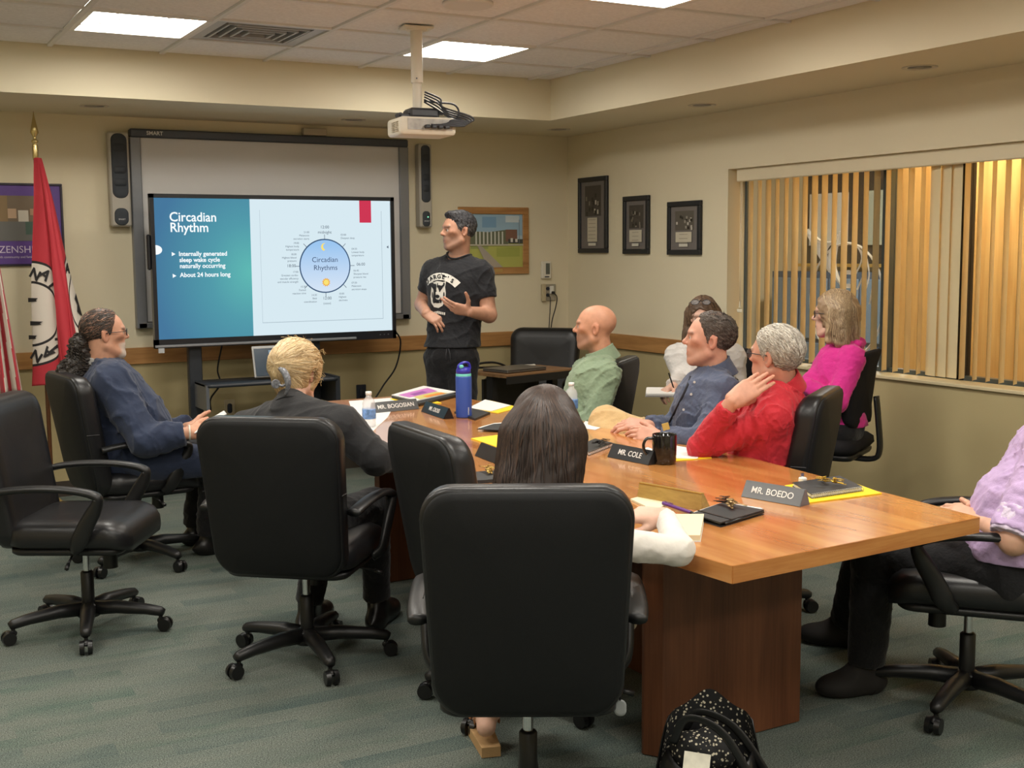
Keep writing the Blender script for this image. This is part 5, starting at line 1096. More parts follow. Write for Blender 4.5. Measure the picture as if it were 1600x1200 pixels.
v.cuts.append(hairline(H, *MALE)); v.paint.append((lambda P: np.clip(1.1 - (H.inv(P)[:, 2] - .0) / .05, 0, .75), lin(120, 118, 118))); garment(J, 'hair', v, SHORTH, .003); short_strands(J, v, hairline(H, *MALE), ((62, 61, 64), (50, 49, 52), (96, 95, 97), (40, 40, 43)), flow=(.1, -.75, -.5))
# shirt print: banner, lettering and a dog's-head badge lying on the cloth
PRN = mat('shirt_print', srgb(222, 220, 212), .8)
bf = unit(J['f'] + np.array([-.12, .05, 0])); bl = unit(np.cross(UP, bf)); pc = at(697, 455, 7.6)
tv_ = Vol(folds(11, .004, 18)); torso(tv_, J, .012, None, 0, 1.04)
def onshirt(x, z):
    p = pc + bl * x + UP * z + bf * .25
    for _ in range(18): p = p - bf * float(np.clip(tv_.eval(p[None])[0], -.03, .05)) * .9
    return p + bf * .0035 - J['o']
def decal(polys, name):
    b = MB()
    for poly in polys: b.add([onshirt(x, z) for x, z in poly], [tuple(range(len(poly)))])
    return b.build(name, PRN, J['root'])
arc = lambda a, r: (-.005 + r * math.sin(a) + .012, -.075 + r * math.cos(a))
pl = []
for k in range(11):
    a0, a1 = -.72 + k * .14, -.72 + (k + 1) * .14; pl.append([arc(a0, .148), arc(a1, .148), arc(a1, .192), arc(a0, .192)])
decal(pl, 'printed_banner')
for k, ch in enumerate("SARGE'S"):
    a = -.60 + k * .195; x, z = arc(a, .168); p = onshirt(x, z) + bf * .006; c, s_ = math.cos(-a), math.sin(-a); X = bl * c + UP * s_; Yv = -bl * s_ + UP * c
    text_mesh('printed_letter', ch, .036, BLACKC, J['root'], frame_matrix(p, X, Yv), bold=.0014, extrude=.0005)
ellp = lambda cx, cz, rx, rz, n=12, t0=0: [(cx + rx * math.cos(t), cz + rz * math.sin(t)) for t in np.linspace(t0, t0 + 2 * math.pi, n, endpoint=False)]
sil = [(-.060, .068), (-.038, .058), (-.012, .066), (.014, .064), (.034, .060), (.056, .066), (.052, .03), (.058, -.005), (.056, -.05), (.036, -.085), (.005, -.10), (-.03, -.095), (-.054, -.07), (-.062, -.03), (-.054, .02)]
PRN_K = BLACKC; b = MB()
for k in range(len(sil)): b.add([onshirt(0, -.015), onshirt(*sil[k]), onshirt(*sil[(k + 1) % len(sil)])], [(0, 1, 2)])
b.build('printed_head', PRN, J['root'])
b = MB()
for e_ in ([ellp(-.026, .022, .011, .007), ellp(.024, .022, .011, .007), ellp(-.002, -.028, .017, .011), ellp(-.026, -.052, .008, .018), ellp(.024, -.052, .008, .018), ellp(-.002, -.064, .02, .006), ellp(-.046, .046, .006, .012), ellp(.044, .046, .006, .012), ellp(-.044, -.02, .005, .02), ellp(.046, -.02, .005, .02), ellp(-.002, .04, .004, .016)]): b.add([np.array(onshirt(x, z)) + bf * .0025 for x, z in e_], [tuple(range(len(e_)))])
b.build('printed_features', BLACKC, J['root']); badge = []
badge += [[(.0 + .012 * k - .05, -.118 - .002 * abs(k - 4)), (.008 + .012 * k - .05, -.118 - .002 * abs(k - 4)), (.008 + .012 * k - .05, -.134 - .002 * abs(k - 4)), (.0 + .012 * k - .05, -.134 - .002 * abs(k - 4))] for k in range(9)]
decal(badge, 'printed_badge')

# ---- bald man in green
L_ = lambda px: unit(np.array([-(.87 - .484 * (px - 800) / 1895.5), .4807 + .8749 * (px - 800) / 1895.5, 0]))   # image-left, level
A_ = lambda px: unit(np.array([.4807 + .8749 * (px - 800) / 1895.5, .87 - .484 * (px - 800) / 1895.5, 0]))     # away from the viewer
l, a = L_(929), A_(929)
J = dict(head=at(930, 512, 6.4), face=l * .97 + a * .12 + UP * .05, neck=at(941, 563, 6.43), chest=at(926, 612, 6.42), pelvis=at(898, 692, 6.4), f=l * .9 + a * .25, hw=.185,
    shL=at(948, 588, 6.27), shR=at(915, 582, 6.58), elL=at(926, 662, 6.2), wrL=at(880, 668, 6.28), elR=at(886, 645, 6.66), wrR=at(866, 660, 6.45))
person('seated bald man in a sage green shirt watching the display', J, lin(204, 150, 122), dict(L=dict(along=l, back=UP, curl=(30, 30, 20))), hk=dict(brow=(110, 84, 66), stubble=(lin(128, 104, 90), .55)), h=.0045)
GREEN = cloth('sage_linen', (132, 150, 124), .9); shirt(J, GREEN, seed=21, amp=.006, g=.016); collar(J, GREEN, flare=.5)
trousers(J, cloth('grey_trouser', (70, 68, 66)), seed=22, h=.009); shoes(J, LSHOE)
# ---- man in slate blue
l, a = L_(1108), A_(1108)
J = dict(head=at(1109, 531, 5.35), face=l * 1.0 - a * .02 + UP * .1, neck=at(1118, 588, 5.38), chest=at(1102, 640, 5.38), pelvis=at(1090, 742, 5.42), f=l * .95 - a * .12, hw=.185,
    shL=at(1130, 614, 5.22), shR=at(1092, 606, 5.55), elL=at(1104, 690, 5.12), wrL=at(1030, 684, 5.26), elR=at(1052, 670, 5.62), wrR=at(1012, 666, 5.46),
    hipR=at(1080, 716, 5.52), knR=at(947, 659, 5.75), anR=at(985, 760, 5.42), hipL=at(1090, 755, 5.33), knL=at(975, 745, 5.36))
J['toeR'] = J['anR'] + l * .15 - UP * .1
person('seated man in a slate blue shirt with lanyard, hands on his crossed knee', J, lin(204, 152, 130),
    dict(L=dict(along=l * .85 + UP * .12 + a * .3, back=UP * .55 - a * .75, curl=(22, 20, 12), thumb=(.55, .8, .1), spread=1), R=dict(along=l * .85 + UP * .12 - a * .1, back=UP * .75 - a * .5, curl=(30, 28, 16), thumb=(.5, .8, .2), spread=1)), hk=dict(brow=(90, 70, 58), stubble=(lin(170, 140, 124), .25)), h=.004)
SLATE = cloth('slate_shirt', (78, 86, 108), .75); shirt(J, SLATE, seed=31, amp=.007, g=.016); collar(J, SLATE, flare=.5, gap=.7)
trousers(J, cloth('khaki_trouser', (198, 166, 118), .85), seed=32, amp=.006, g=.016); shoes(J, LSHOE)
H = J['H']; BHL = hairline(H, [-.12, -.08, -.05, -.034, -.022, -.008, .008, .02, .036, .052, .062, .072, .11], [-.085, -.08, -.062, -.045, .012, .016, -.02, .0, .045, .075, .1, .118, .13]); v = scalp(H, .008, col=lin(84, 74, 66), disp=lambda P: .0025 * wob(P, 110, 5), hl=BHL); v.cuts.append(BHL); v.paint.append((lambda P: np.clip(1.0 - np.hypot(H.inv(P)[:, 0] / .045, (H.inv(P)[:, 1] + .01) / .06) ** 2, 0, 1) * (H.inv(P)[:, 2] > .07) * .55, lin(170, 128, 106)))
v.paint.append((lambda P: np.clip((.03 - H.inv(P)[:, 2]) / .06, 0, .5), lin(116, 108, 102))); garment(J, 'hair', v, SHORTH, .0032); short_strands(J, v, BHL, ((84, 74, 66), (66, 56, 50), (108, 98, 90), (54, 46, 42)), n=2000, seed=6)
o = J['o']
def trace(vol, px, py, d0, lift=.003):
    """first point of a garment's surface on the line of sight through a pixel"""
    dr = unit(at(px, py, 1.0) - at(px, py, 0.0)); p = at(px, py, d0)
    for _ in range(60):
        q = float(vol.eval(p[None])[0])
        if q < .0008: break
        p = p + dr * min(max(q, .0004) * .7, .03)
    return p - dr * lift
LP = [trace(J['sv'], px, py, 4.95) for px, py in ((1079, 588), (1075, 600), (1068, 616), (1060, 632), (1052, 648), (1046, 660))]
MB().tube([tuple(q - o) for q in LP], 1, 6, flat=(.0055, .0016, tuple(-a))).build('lanyard', mat('lanyard_black', srgb(30, 32, 40), .7), J['root'])
bp = trace(J['sv'], 1041, 669, 4.95, .008) - o; bm_ = frame_matrix(bp, -l * .9 + UP * .25, UP); MB().box((0, 0, 0), (.03, .045, .004), M=bm_.to_3x3().to_4x4(), bev=.001).build('badge', mat('badge_gold', srgb(206, 176, 96), .4, .4), J['root']).location = bm_.to_translation()
b = MB()
for px, py in ((1085, 597), (1080, 616), (1068, 640)): q = trace(J['sv'], px, py, 4.95, .001) - o; b.cyl(q, q - a * .004, .0055, n=10)
b.build('buttons', mat('button_pearl', srgb(206, 204, 200), .3), J['root'])
# ---- man in red, hand on his neck
l, a = L_(1215), A_(1215)
J = dict(head=at(1212, 557, 4.88), face=l * .86 + a * .5 + UP * .06, neck=at(1226, 612, 4.93), chest=at(1208, 664, 4.93), pelvis=at(1206, 778, 4.98), f=l * .93 + a * .2, hw=.19,
    shL=at(1208, 652, 4.77), elL=at(1094, 699, 4.84), wrL=at(1145, 626, 4.71), shR=at(1208, 640, 5.12), elR=at(1120, 700, 5.2), wrR=at(1090, 712, 5.05))
person('seated grey-haired man in a red shirt leaning on the table, hand on neck', J, lin(208, 154, 130),
    dict(L=dict(along=at(1206, 583, 4.76) - J['wrL'], back=-a + UP * .3 - l * .1, each=[(6, 10, 6), (6, 8, 6), (6, 9, 6), (8, 10, 8)], thumb=(.3, .9, .7), spread=1, sc=1.08)), hk=dict(brow=(170, 160, 150), jaw=1.05), h=.004, w=1.05)
RED = cloth('red_shirt', (188, 40, 52), .7); shirt(J, RED, seed=41, amp=.007, g=.013, w=1.08, sleeve=.86, belly=.1, h=.005, aw=.92); collar(J, RED, flare=.3, gap=.6)
trousers(J, cloth('dark_trouser', (44, 42, 44)), seed=42, h=.009); shoes(J, LSHOE)
H = J['H']; v = scalp(H, .013, col=lin(176, 166, 152), disp=lambda P: .003 * wob(P, 75, 7) + .0015 * wob(P, 160, 8), hl=hairline(H, *MALE)); v.cuts.append(hairline(H, *MALE, wig=.01))
v.paint.append((lambda P: np.clip((.02 - H.inv(P)[:, 2]) / .07, 0, .7), lin(128, 118, 106))); hv = v; garment(J, 'hair', v, SHORTH, .003)
short_strands(J, hv, hairline(H, *MALE), ((190, 183, 170), (166, 158, 146), (206, 200, 188), (146, 138, 128)), n=3000, seed=4, steps=6, step=.009, width=.0034, jitter=.2, s=1.03)
glasses(J, FRAMEB, lens=LENS)
LP = [trace(J['sv'], px, py, 4.86, .004) for px, py in ((1172, 648), (1164, 655), (1157, 662), (1152, 668))]
MB().tube([tuple(q - J['o']) for q in LP], 1, 6, flat=(.022, .004, tuple(-a))).build('necktie', cloth('dark_tie', (44, 40, 36), .6), J['root'])
# ---- woman in white with glasses on her head
l, a = L_(1098), A_(1098)
J = dict(head=at(1098, 496, 7.1), face=-a + l * .12 - UP * .12, neck=at(1101, 541, 7.16), chest=at(1104, 580, 7.16), pelvis=at(1108, 664, 7.22), f=-a, hw=.165,
    elR=at(1066, 592, 7.12), wrR=at(1052, 604, 6.9), elL=at(1150, 598, 7.15), wrL=at(1095, 622, 6.92))
person('seated woman in a white blouse with glasses on her head, holding a notebook', J, SK4, dict(R=dict(along=-a * .7 + l * .5 - UP * .15, back=UP * .8 + l * .3, curl=(40, 40, 25), thumb=(.5, .8, .3), sc=.9), L=dict(along=-a * .5 + l * .9, back=-UP, curl=(15, 15, 10), sc=.9)), hk=dict(brow=(84, 64, 52), jaw=.93), hs=.95, neckr=.048, w=.9, h=.0045)
shirt(J, cloth('white_blouse', (206, 202, 198), .8), seed=51, amp=.004, g=.02, w=.92, bust=.01, f=22, sleeve=.95); trousers(J, BLACKP, seed=52, h=.009, w=.9); shoes(J, LSHOE, w=.85)
v = Vol(); v.cone(J['neck'] - UP * .14 - a * .15, J['neck'] - UP * .02 - a * .085, .05, .035, .02); garment(J, 'scarf', v, cloth('black_scarf', (28, 28, 30)), .006)
H = J['H']; v = scalp(H, .014, .95, lin(92, 72, 56), disp=lambda P: .002 * wob(P, 120, 9))
for q in (-1, 1): v.cone(H(q * .072, -.02, .02), H(q * .092, -.005, -.16), .035, .03, .03, lin(96, 76, 60)); v.cone(H(q * .08, .0, -.1), H(q * .085, .03, -.2), .03, .02, .03, lin(104, 84, 66))
v.ell(H(0, .082, -.02), (.052, .06, .082), H.ax, .012, None, sub=True)
garment(J, 'hair', v, HAIRM, .004); hv = v
R_ = np.array([H(q * .003 + q * .01 * k, .06 - .012 * j, .12 - .004 * k) for q in (-1, 1) for k in np.linspace(0, 8, 16) for j in np.linspace(0, 12, 24)])
strands('hair_strands', hv, R_, lambda P, t: (np.outer(np.sign(H.inv(P)[:, 0]), H.ax[0]) * max(0, 1 - t * 2.5) - H.ax[2] * (.4 + t)), J['root'], J['o'], HAIRM, steps=24, step=.012, cols=((92, 70, 54), (110, 86, 66), (76, 58, 46), (128, 104, 82)), width=.004, raise_=.001)
glasses(J, FRAMEB, dy=.016, dz=.042, tilt=.72, lens=LENS)
# ---- woman in pink
l, a = L_(1306), A_(1306)
J = dict(head=at(1304, 492, 6.2), face=l * .99 + a * .05 + UP * .0, neck=at(1320, 538, 6.23), chest=at(1308, 590, 6.23), pelvis=at(1314, 664, 6.27), f=l * .98 + a * .08, hw=.17,
    shL=at(1332, 562, 6.08), elL=at(1308, 628, 6.02), wrL=at(1254, 600, 6.12), shR=at(1304, 556, 6.36), elR=at(1268, 612, 6.34), wrR=at(1290, 602, 6.12))
person('seated woman in a bright pink top with arms folded by the window', J, SK4, None, hk=dict(brow=(130, 100, 76), jaw=.92, nose=.95), hs=.96, neckr=.05, w=.96, h=.0045)
PINK = cloth('pink_fleece', (206, 48, 138), .85); shirt(J, PINK, seed=61, amp=.0042, g=.012, w=.92, bust=.02, sleeve=1.0, hem=.655); v = Vol(folds(62, .004, 30)); v.cone(J['neck'] - l * .05 - UP * .03, J['neck'] - l * .075 + UP * .005 + a * .06, .03, .028, .02); v.cone(J['neck'] - l * .05 - UP * .03, J['neck'] - l * .06 + UP * .005 - a * .07, .03, .026, .02); garment(J, 'hood', v, PINK, .005)
trousers(J, BLACKP, seed=62, h=.009, w=.9); shoes(J, LSHOE, w=.9)
H = J['H']; v = scalp(H, .017, .96, lin(150, 124, 96), disp=lambda P: .0025 * wob(P, 90, 10))
for q in (-1, 1): v.cone(H(q * .06, -.03, .03), H(q * .078, -.04, -.13), .045, .04, .03, lin(160, 134, 104)); v.cone(H(q * .07, .012, -.0), H(q * .074, .02, -.125), .024, .022, .02, lin(170, 144, 112))
v.cone(H(0, -.07, .0), H(0, -.075, -.13), .06, .05, .03, lin(140, 116, 90)); v.ell(H(0, .088, -.02), (.056, .052, .088), H.ax, .012, None, sub=True); garment(J, 'hair', v, HAIRM, .004); hv = v
rs = np.random.RandomState(6); R_ = np.array([H(rs.uniform(-.05, .05), rs.uniform(-.09, .06), .125) for k in range(1100)])
strands('hair_strands', hv, R_, lambda P, t: (np.outer(np.sign(H.inv(P)[:, 0]) * max(.15, 1 - t * 2.2), H.ax[0]) - H.ax[1] * (.35 * (1 - t)) - H.ax[2] * (.3 + 1.2 * t) + H.ax[1] * .3 * np.sin(H.inv(P)[:, 2:3] * 75)), J['root'], J['o'], HAIRM, steps=27, step=.0125, cols=((146, 120, 92), (176, 150, 116), (118, 96, 74), (198, 176, 142)), width=.004, jitter=.1, raise_=.001)
glasses(J, FRAMEB, lens=LENS)
# ---- man in the navy blazer
l, a = L_(165), A_(165); r = -l
J = dict(head=at(163, 522, 6.02), face=r * .97 + a * .2 + UP * .03, neck=at(160, 575, 6.05), chest=at(180, 632, 6.05), pelvis=at(200, 712, 6.05), f=r * .96 + a * .2, hw=.2,
    shR=at(176, 600, 5.86), elR=at(226, 690, 5.78), wrR=at(296, 676, 5.82), shL=at(172, 596, 6.26), elL=at(246, 680, 6.3), wrL=at(298, 668, 6.12))
cR = np.array([1.25, 6.2, 0]); fr = unit(J['f'])
J['f'] = fr; lt = np.cross(unit(np.array([fr[0], fr[1], 0])), UP)
for s, q in (('R', 1), ('L', -1)):
    k = cR + fr * .38 + lt * q * .11; J['kn' + s] = np.array([k[0], k[1], .50]); k = cR + fr * .36 + lt * q * .12 + np.array([.0, .1, 0]); J['an' + s] = np.array([k[0], k[1], .1]); J['toe' + s] = np.array([*(k + fr * .2)[:2], .045])
person('seated man in a navy blazer with a long curly ponytail, holding papers', J, lin(200, 150, 124), dict(R=dict(along=r * .9 + a * .2 + UP * .05, back=-a * .8 + UP * .5, curl=(30, 35, 20), thumb=(.6, .7, .2), sc=1.05), L=dict(along=r * .9, back=a * .5 - UP * .6, curl=(25, 25, 15))), hk=dict(brow=(90, 74, 64), goatee=lin(206, 198, 188), jaw=1.06), neckr=.066, w=1.1, h=.0045)
NAVY = cloth('navy_wool', (44, 53, 75), .85, bump=.25); shirt(J, NAVY, seed=71, amp=.008, g=.026, w=1.2, belly=.42, sleeve=.9, name='blazer', f=16, neck_r=.085)
v = Vol(folds(73, .004, 16)); v.ell(J['pelvis'] + r * .06 + UP * .02, (.24, .22, .15), np.stack([np.cross(J['f'], UP), J['f'], UP]), .05); v.cone(J['pelvis'] + r * .1 - a * .12, J['pelvis'] + r * .32 - a * .12 - UP * .03, .12, .08, .05); garment(J, 'blazer_skirt', v, NAVY, .007)
collar(J, cloth('pale_collar', (190, 188, 186)), r0=.075, hgt=.03, flare=.15); trousers(J, BLACKP, seed=72, g=.016, w=1.1); shoes(J, LSHOE)
MB().tube([tuple(J['wrR'] - J['o'] + np.array(q_)) for q_ in [tuple((np.cross(r, UP) * math.cos(t) + UP * math.sin(t)) * .034) for t in np.linspace(0, 2 * math.pi, 15)[:-1]]], .005, 6, closed=True).build('watch_band', mat('watch_white', srgb(214, 206, 190), .4), J['root'])
H = J['H']; SLK = lambda P, H=H: (H.inv(P)[:, 2] - .55 * H.inv(P)[:, 1] + .004 * np.sin(H.inv(P)[:, 1] * 60)) * 760
v = scalp(H, .007, col=lin(58, 48, 42), disp=lambda P: .0012 * np.sin(SLK(P)) + .001 * wob(P, 90, 12))
v.cuts.append(hairline(H, [-.12, -.08, -.05, -.034, -.022, -.008, .0, .012, .03, .045, .055, .07, .11], [-.075, -.07, -.06, -.04, .012, .016, -.02, .0, .035, .075, .10, .125, .14])); v.paint.append((lambda P: np.clip(np.sin(SLK(P)) * .7 - .25 + .5 * wob(P, 50, 77), 0, .5) * np.clip((H.inv(P)[:, 2] - .01) / .04, 0, 1), lin(176, 128, 104))); garment(J, 'hair', v, SHORTH, .003); short_strands(J, v, v.cuts[0], ((56, 47, 42), (44, 37, 33), (74, 64, 58), (150, 112, 92)), n=1500, flow=(0, -1, -.45), steps=9, step=.010, width=.0035, jitter=.05, seed=8)
pt = [H(0, -.105, -.015), H(0, -.125, -.04), at(126, 566, 6.0), at(120, 577, 6.0), at(114, 586, 6.0)]
v = Vol(lambda P: .007 * wob(P, 60, 14) + .004 * wob(P, 130, 15)); 
for k in range(4): v.cone(pt[k], pt[k + 1], .024 + .015 * k, .038 + .015 * k, .02, lin(44, 38, 34))
garment(J, 'ponytail', v, HAIRM, .005); rs = np.random.RandomState(9); b = MB(); pp = [Vector(q) for q in bez(pt, 8)]
for k in range(220):
    i0 = rs.randint(3, len(pp) - 8); o_ = Vector(rs.randn(3)); o_.normalize(); rad = .030 + .072 * i0 / len(pp); ph = rs.rand() * 6; cr = rs.uniform(.005, .011); path = []
    for q in range(16):
        i = min(i0 + q * .55, len(pp) - 1.01); p = pp[int(i)].lerp(pp[int(i) + 1], i - int(i)) + o_ * rad * (1 + q * .015) + Vector((math.cos(ph + q * 1.5), math.sin(ph + q * 1.5), .3 * math.sin(q))) * cr; path.append(p - Vector(J['o']))
    b.tube(path, .0027, 4)
b.build('ponytail_curls', mat('curl_dark', srgb(56, 49, 44), .45), J['root'])
MB().tube([tuple(H(.018 * math.cos(t), -.108, -.012 + .018 * math.sin(t)) - J['o']) for t in np.linspace(0, 6.28, 13)[:-1]], .005, 6, closed=True).build('hair_tie', mat('hair_tie_grey', srgb(120, 120, 122), .6), J['root'])
glasses(J, FRAMEB, lens=LENS)
t = thing('paper_booklet', 'folded white booklet in the hand of the man in the navy blazer', 'booklet', at(318, 660, 5.85)); Mx = frame_matrix((0, 0, 0), r * .8 + UP * .45, np.cross(UP, r)); MB().box((.03, 0, .0), (.17, .12, .006), M=Mx.to_3x3().to_4x4()).build('pages', mat('paper_white', srgb(226, 224, 220), .7), t); MB().box((.03, 0, .0), (.175, .125, .002), M=Mx.to_3x3().to_4x4()).build('cover', mat('paper_grey', srgb(196, 198, 200), .7), t)
# ---- blonde woman
l, a = L_(462), A_(462); r = -l
J = dict(head=at(464, 583, 4.78), face=a * .82 + r * .56 - UP * .12, neck=at(456, 642, 4.68), chest=at(462, 705, 4.66), pelvis=at(445, 815, 4.58), f=a * .78 + r * .62, hw=.175,
    shL=at(388, 672, 4.82), shR=at(536, 668, 4.56), elR=at(588, 716, 4.54), wrR=at(614, 716, 4.80), elL=at(400, 745, 4.95), wrL=at(470, 725, 5.05))
for s, px, py, d in (('R', 590, 962, 0), ('L', 482, 966, 0)):
    q = atz(px, py + 18, .0); J['an' + s] = np.array([q[0], q[1], .11]); J['toe' + s] = np.array([q[0] + .12, q[1] + .14, .045])
J['knR'] = J['pelvis'] + (a * .75 + r * .66) * .42 + r * .08 - UP * .02; J['knL'] = J['pelvis'] + (a * .9 + r * .4) * .42 - UP * .02
person('seated woman with blonde clipped-up hair and a charcoal jacket, back to camera', J, SK4, dict(R=dict(along=a * .9 + r * .3, back=UP, curl=(15, 15, 10), sc=.9)), hk=dict(brow=(170, 140, 110), jaw=.92), hs=.96, neckr=.048, w=.96, h=.0045)
CHAR = cloth('charcoal_jacket', (40, 40, 42), .85, bump=.25); shirt(J, CHAR, seed=81, amp=.004, g=.02, w=1.0, sleeve=.8, name='jacket', f=16, neck_r=.06, h=.005); trousers(J, BLACKP, seed=82, w=.95); shoes(J, LSHOE)
collar(J, CHAR, r0=.062, hgt=.03, flare=.35, gap=.6)
H = J['H']; v = scalp(H, .024, .96, lin(194, 166, 122), disp=lambda P: .003 * wob(P, 70, 16)); v.ell(H(-.01, -.10, .03), (.045, .035, .06), H.ax, .03, lin(198, 160, 104)); v.ell(H(0, -.055, -.05), (.055, .05, .05), H.ax, .03, lin(186, 146, 94)); v.ell(H(0, .09, -.02), (.06, .05, .09), H.ax, .012, None, sub=True)
for q in (-1, 1): v.ell(H(q * .08, -.008, -.012), (.022, .02, .035), H.ax, .01, None, sub=True)
garment(J, 'hair', v, HAIRM, .004); hv = v; rs = np.random.RandomState(12)
q = rs.randn(2600, 3); q /= np.linalg.norm(q, axis=1)[:, None]; R_ = np.array([H(*(w_ * np.array([.085, .105, .10]) + (0, -.01, .02))) for w_ in q]); qq = H.inv(R_); R_ = R_[(qq[:, 1] < .06) & ((qq[:, 2] > -.02) | (qq[:, 1] < -.03))]
tgt = np.array([-.01, -.135, .03])
strands('hair_strands', hv, R_, lambda P, t: (lambda d: (d / (np.linalg.norm(d, axis=1)[:, None] + 1e-6)) @ H.ax)(tgt - H.inv(P)), J['root'], J['o'], HAIRM, steps=11, step=.0105, cols=((212, 186, 142), (194, 166, 122), (172, 142, 100), (226, 206, 168)), width=.0032, jitter=.08, raise_=.0008)
b = MB()
for k in range(12):
    u = rs.uniform(-.03, .06); s0 = rs.uniform(-.05, .05); b.tube([tuple(H(s0, u - .02, .118) - J['o']), tuple(H(s0 * 1.3 + .01, u - .035, .138) - J['o']), tuple(H(s0 * 1.6 + rs.uniform(-.02, .03), u - .05, .142 + rs.uniform(-.01, .012)) - J['o'])], .0005, 4)
for k in range(10):
    z0 = rs.uniform(-.05, .09); b.tube([tuple(H(.088, rs.uniform(-.03, .02), z0) - J['o']), tuple(H(.105, rs.uniform(-.03, .03), z0 + .01) - J['o']), tuple(H(.118, rs.uniform(-.03, .04), z0 - .005) - J['o'])], .0005, 4)
b.build('flyaway_hairs', mat('hair_flyaway', srgb(226, 192, 132), .4), J['root'])
CL = mat('tortoise_grey', srgb(112, 114, 120), .25, var=.5, vscale=120); b = MB()
cp = lambda x, y, z: tuple(at(x, y, z) - J['o'])
b.tube(bez([cp(437, 576, 4.63), cp(444, 581, 4.615), cp(449, 592, 4.605), cp(450, 605, 4.605), cp(446, 617, 4.615)], 5), [.008, .009, .010, .012, .013, .013, .014, .014, .014, .014, .014, .013, .013, .012, .011, .010, .009, .008, .007, .006, .005], 8)
b.tube(bez([cp(447, 600, 4.605), cp(441, 603, 4.60), cp(436, 601, 4.605)], 5), .005, 6); b.lathe([(.001, -.008), (.014, -.006), (.016, 0), (.012, .007), (.001, .008)], (0, 0, 0), 14) if False else None
q = at(431, 600, 4.61) - J['o']; b.cyl(q, q - a * .01, .018, .016, 16); b.build('claw_clip', CL, J['root'])
# ---- dark-haired young woman in the foreground chair
l, a = L_(850), A_(850); r = -l
J = dict(head=at(852, 676, 3.34), face=a * .98 + r * .12 - UP * .18, neck=at(848, 768, 3.32), chest=at(842, 872, 3.26), pelvis=at(826, 1010, 3.16), f=a * .95 + r * .3, hw=.165,
    shR=at(926, 846, 3.22), shL=at(765, 842, 3.36), elR=at(1060, 860, 3.24), wrR=at(1040, 807, 3.40), elL=at(690, 905, 3.3), wrL=at(780, 850, 3.58))
q = atz(752, 1172, 0); J['anR'] = np.array([q[0] + .02, q[1] + .0, .115]); J['toeR'] = np.array([q[0] - .02, q[1] - .0, .04]) + a * .16; J['anL'] = J['anR'] + l * .0 + r * .18 + a * .1; J['toeL'] = J['anL'] + a * .16; J['toeL'][2] = .04
person('young woman with long dark hair and white sleeves, back to camera', J, SK4, dict(R=dict(along=l * .92 + a * .1 + UP * .05, back=UP * .9 - a * .3, curl=(40, 45, 25), thumb=(.5, .8, .3), sc=.9)), hk=dict(brow=(60, 44, 36), jaw=.92), hs=.95, neckr=.046, w=.9, h=.0045)
shirt(J, cloth('white_rib_knit', (222, 216, 208), .75, bump=.2, bscale=60), seed=91, amp=.0022, g=.008, aw=.74, w=.94, sleeve=.97, h=.0045, f=22, name='top'); trousers(J, cloth('cream_trouser', (190, 176, 150)), seed=92, end=.6, w=.9, h=.008)
v = Vol(); an = J['anR']; v.cone(J['knR'], an, .05, .034, .02, SK4); v.cone(an, J['toeR'] + UP * .012, .034, .026, .02, SK4 * .95); v.ball(an - a * .035 - UP * .03, .03, .02, SK4); garment(J, 'lower_leg', v, SKIN, .005)
SAN = mat('sandal_leather', srgb(140, 92, 54), .5, bump=.2); v = Vol(); t0 = J['toeR'].copy(); hl = an - a * .05
dr_ = unit((t0 - an) * np.array([1, 1, 0])); sd = np.cross(dr_, UP)
sole = MB(); pts = [np.array([*(an - dr_ * .07 + sd * q_)[:2]]) for q_ in (-.03, .03)] + [np.array([*(t0 + dr_ * .03 + sd * q_)[:2]]) for q_ in (.042, -.042)]
sole.prism([tuple(p - J['o'][:2]) for p in pts], .002, .034); sole.build('sandal_sole', mat('espadrille', srgb(186, 150, 104), .8, bump=.6, bscale=150), J['root'])
b = MB()
for cpt, rr_ in ((an + UP * -.02, .040), (an * .55 + t0 * .45 + UP * .012, .038), (t0 - dr_ * .02 + UP * .006, .034)):
    b.tube([tuple(cpt - J['o'] + sd * rr_ * math.cos(t) + UP * rr_ * .95 * math.sin(t)) for t in np.linspace(-.3, math.pi + .3, 14)], 1, 6, flat=(.003, .013, tuple(dr_)) if False else (.013, .003, tuple(UP * .01 + sd * 0 + dr_ * 0 + UP)))
b.build('sandal_strap', SAN, J['root'])
H = J['H']; v = scalp(H, .016, .95, lin(50, 36, 30), disp=lambda P: .002 * wob(P, 60, 18)); hd = lin(46, 34, 28)
v.ell(H(0, -.045, -.03), (.098, .075, .10), H.ax, .04, hd); v.cone(H(-.05, -.06, -.02), H(-.068, -.085, -.20), .066, .062, .04, hd); v.cone(H(.05, -.06, -.02), H(.052, -.085, -.20), .066, .055, .04, hd); v.cone(H(0, -.075, .0), H(0, -.105, -.20), .07, .06, .04, hd); v.cone(H(-.06, -.085, -.15), H(-.085, -.095, -.23), .05, .04, .03, hd); v.ell(H(0, .1, -.02), (.058, .05, .09), H.ax, .012, None, sub=True)
garment(J, 'hair', v, HAIRM, .0045); hv = v; rs = np.random.RandomState(15)
R_ = np.array([H(x, y, .125) for x, y in zip(rs.uniform(-.035, .035, 900), rs.uniform(-.085, .05, 900))])
strands('hair_strands', hv, R_, lambda P, t: (H.ax[0] * ((H.inv(P)[:, :1] - .004) * 16 * max(.0, 1 - 1.6 * t)) - H.ax[1] * (.5 * (1 - t)) - UP * (.35 + 1.2 * t)), J['root'], J['o'], HAIRM, steps=30, step=.0118, cols=((46, 33, 27), (58, 42, 34), (36, 26, 22), (72, 53, 42)), width=.0062, jitter=.09, off=.0025)
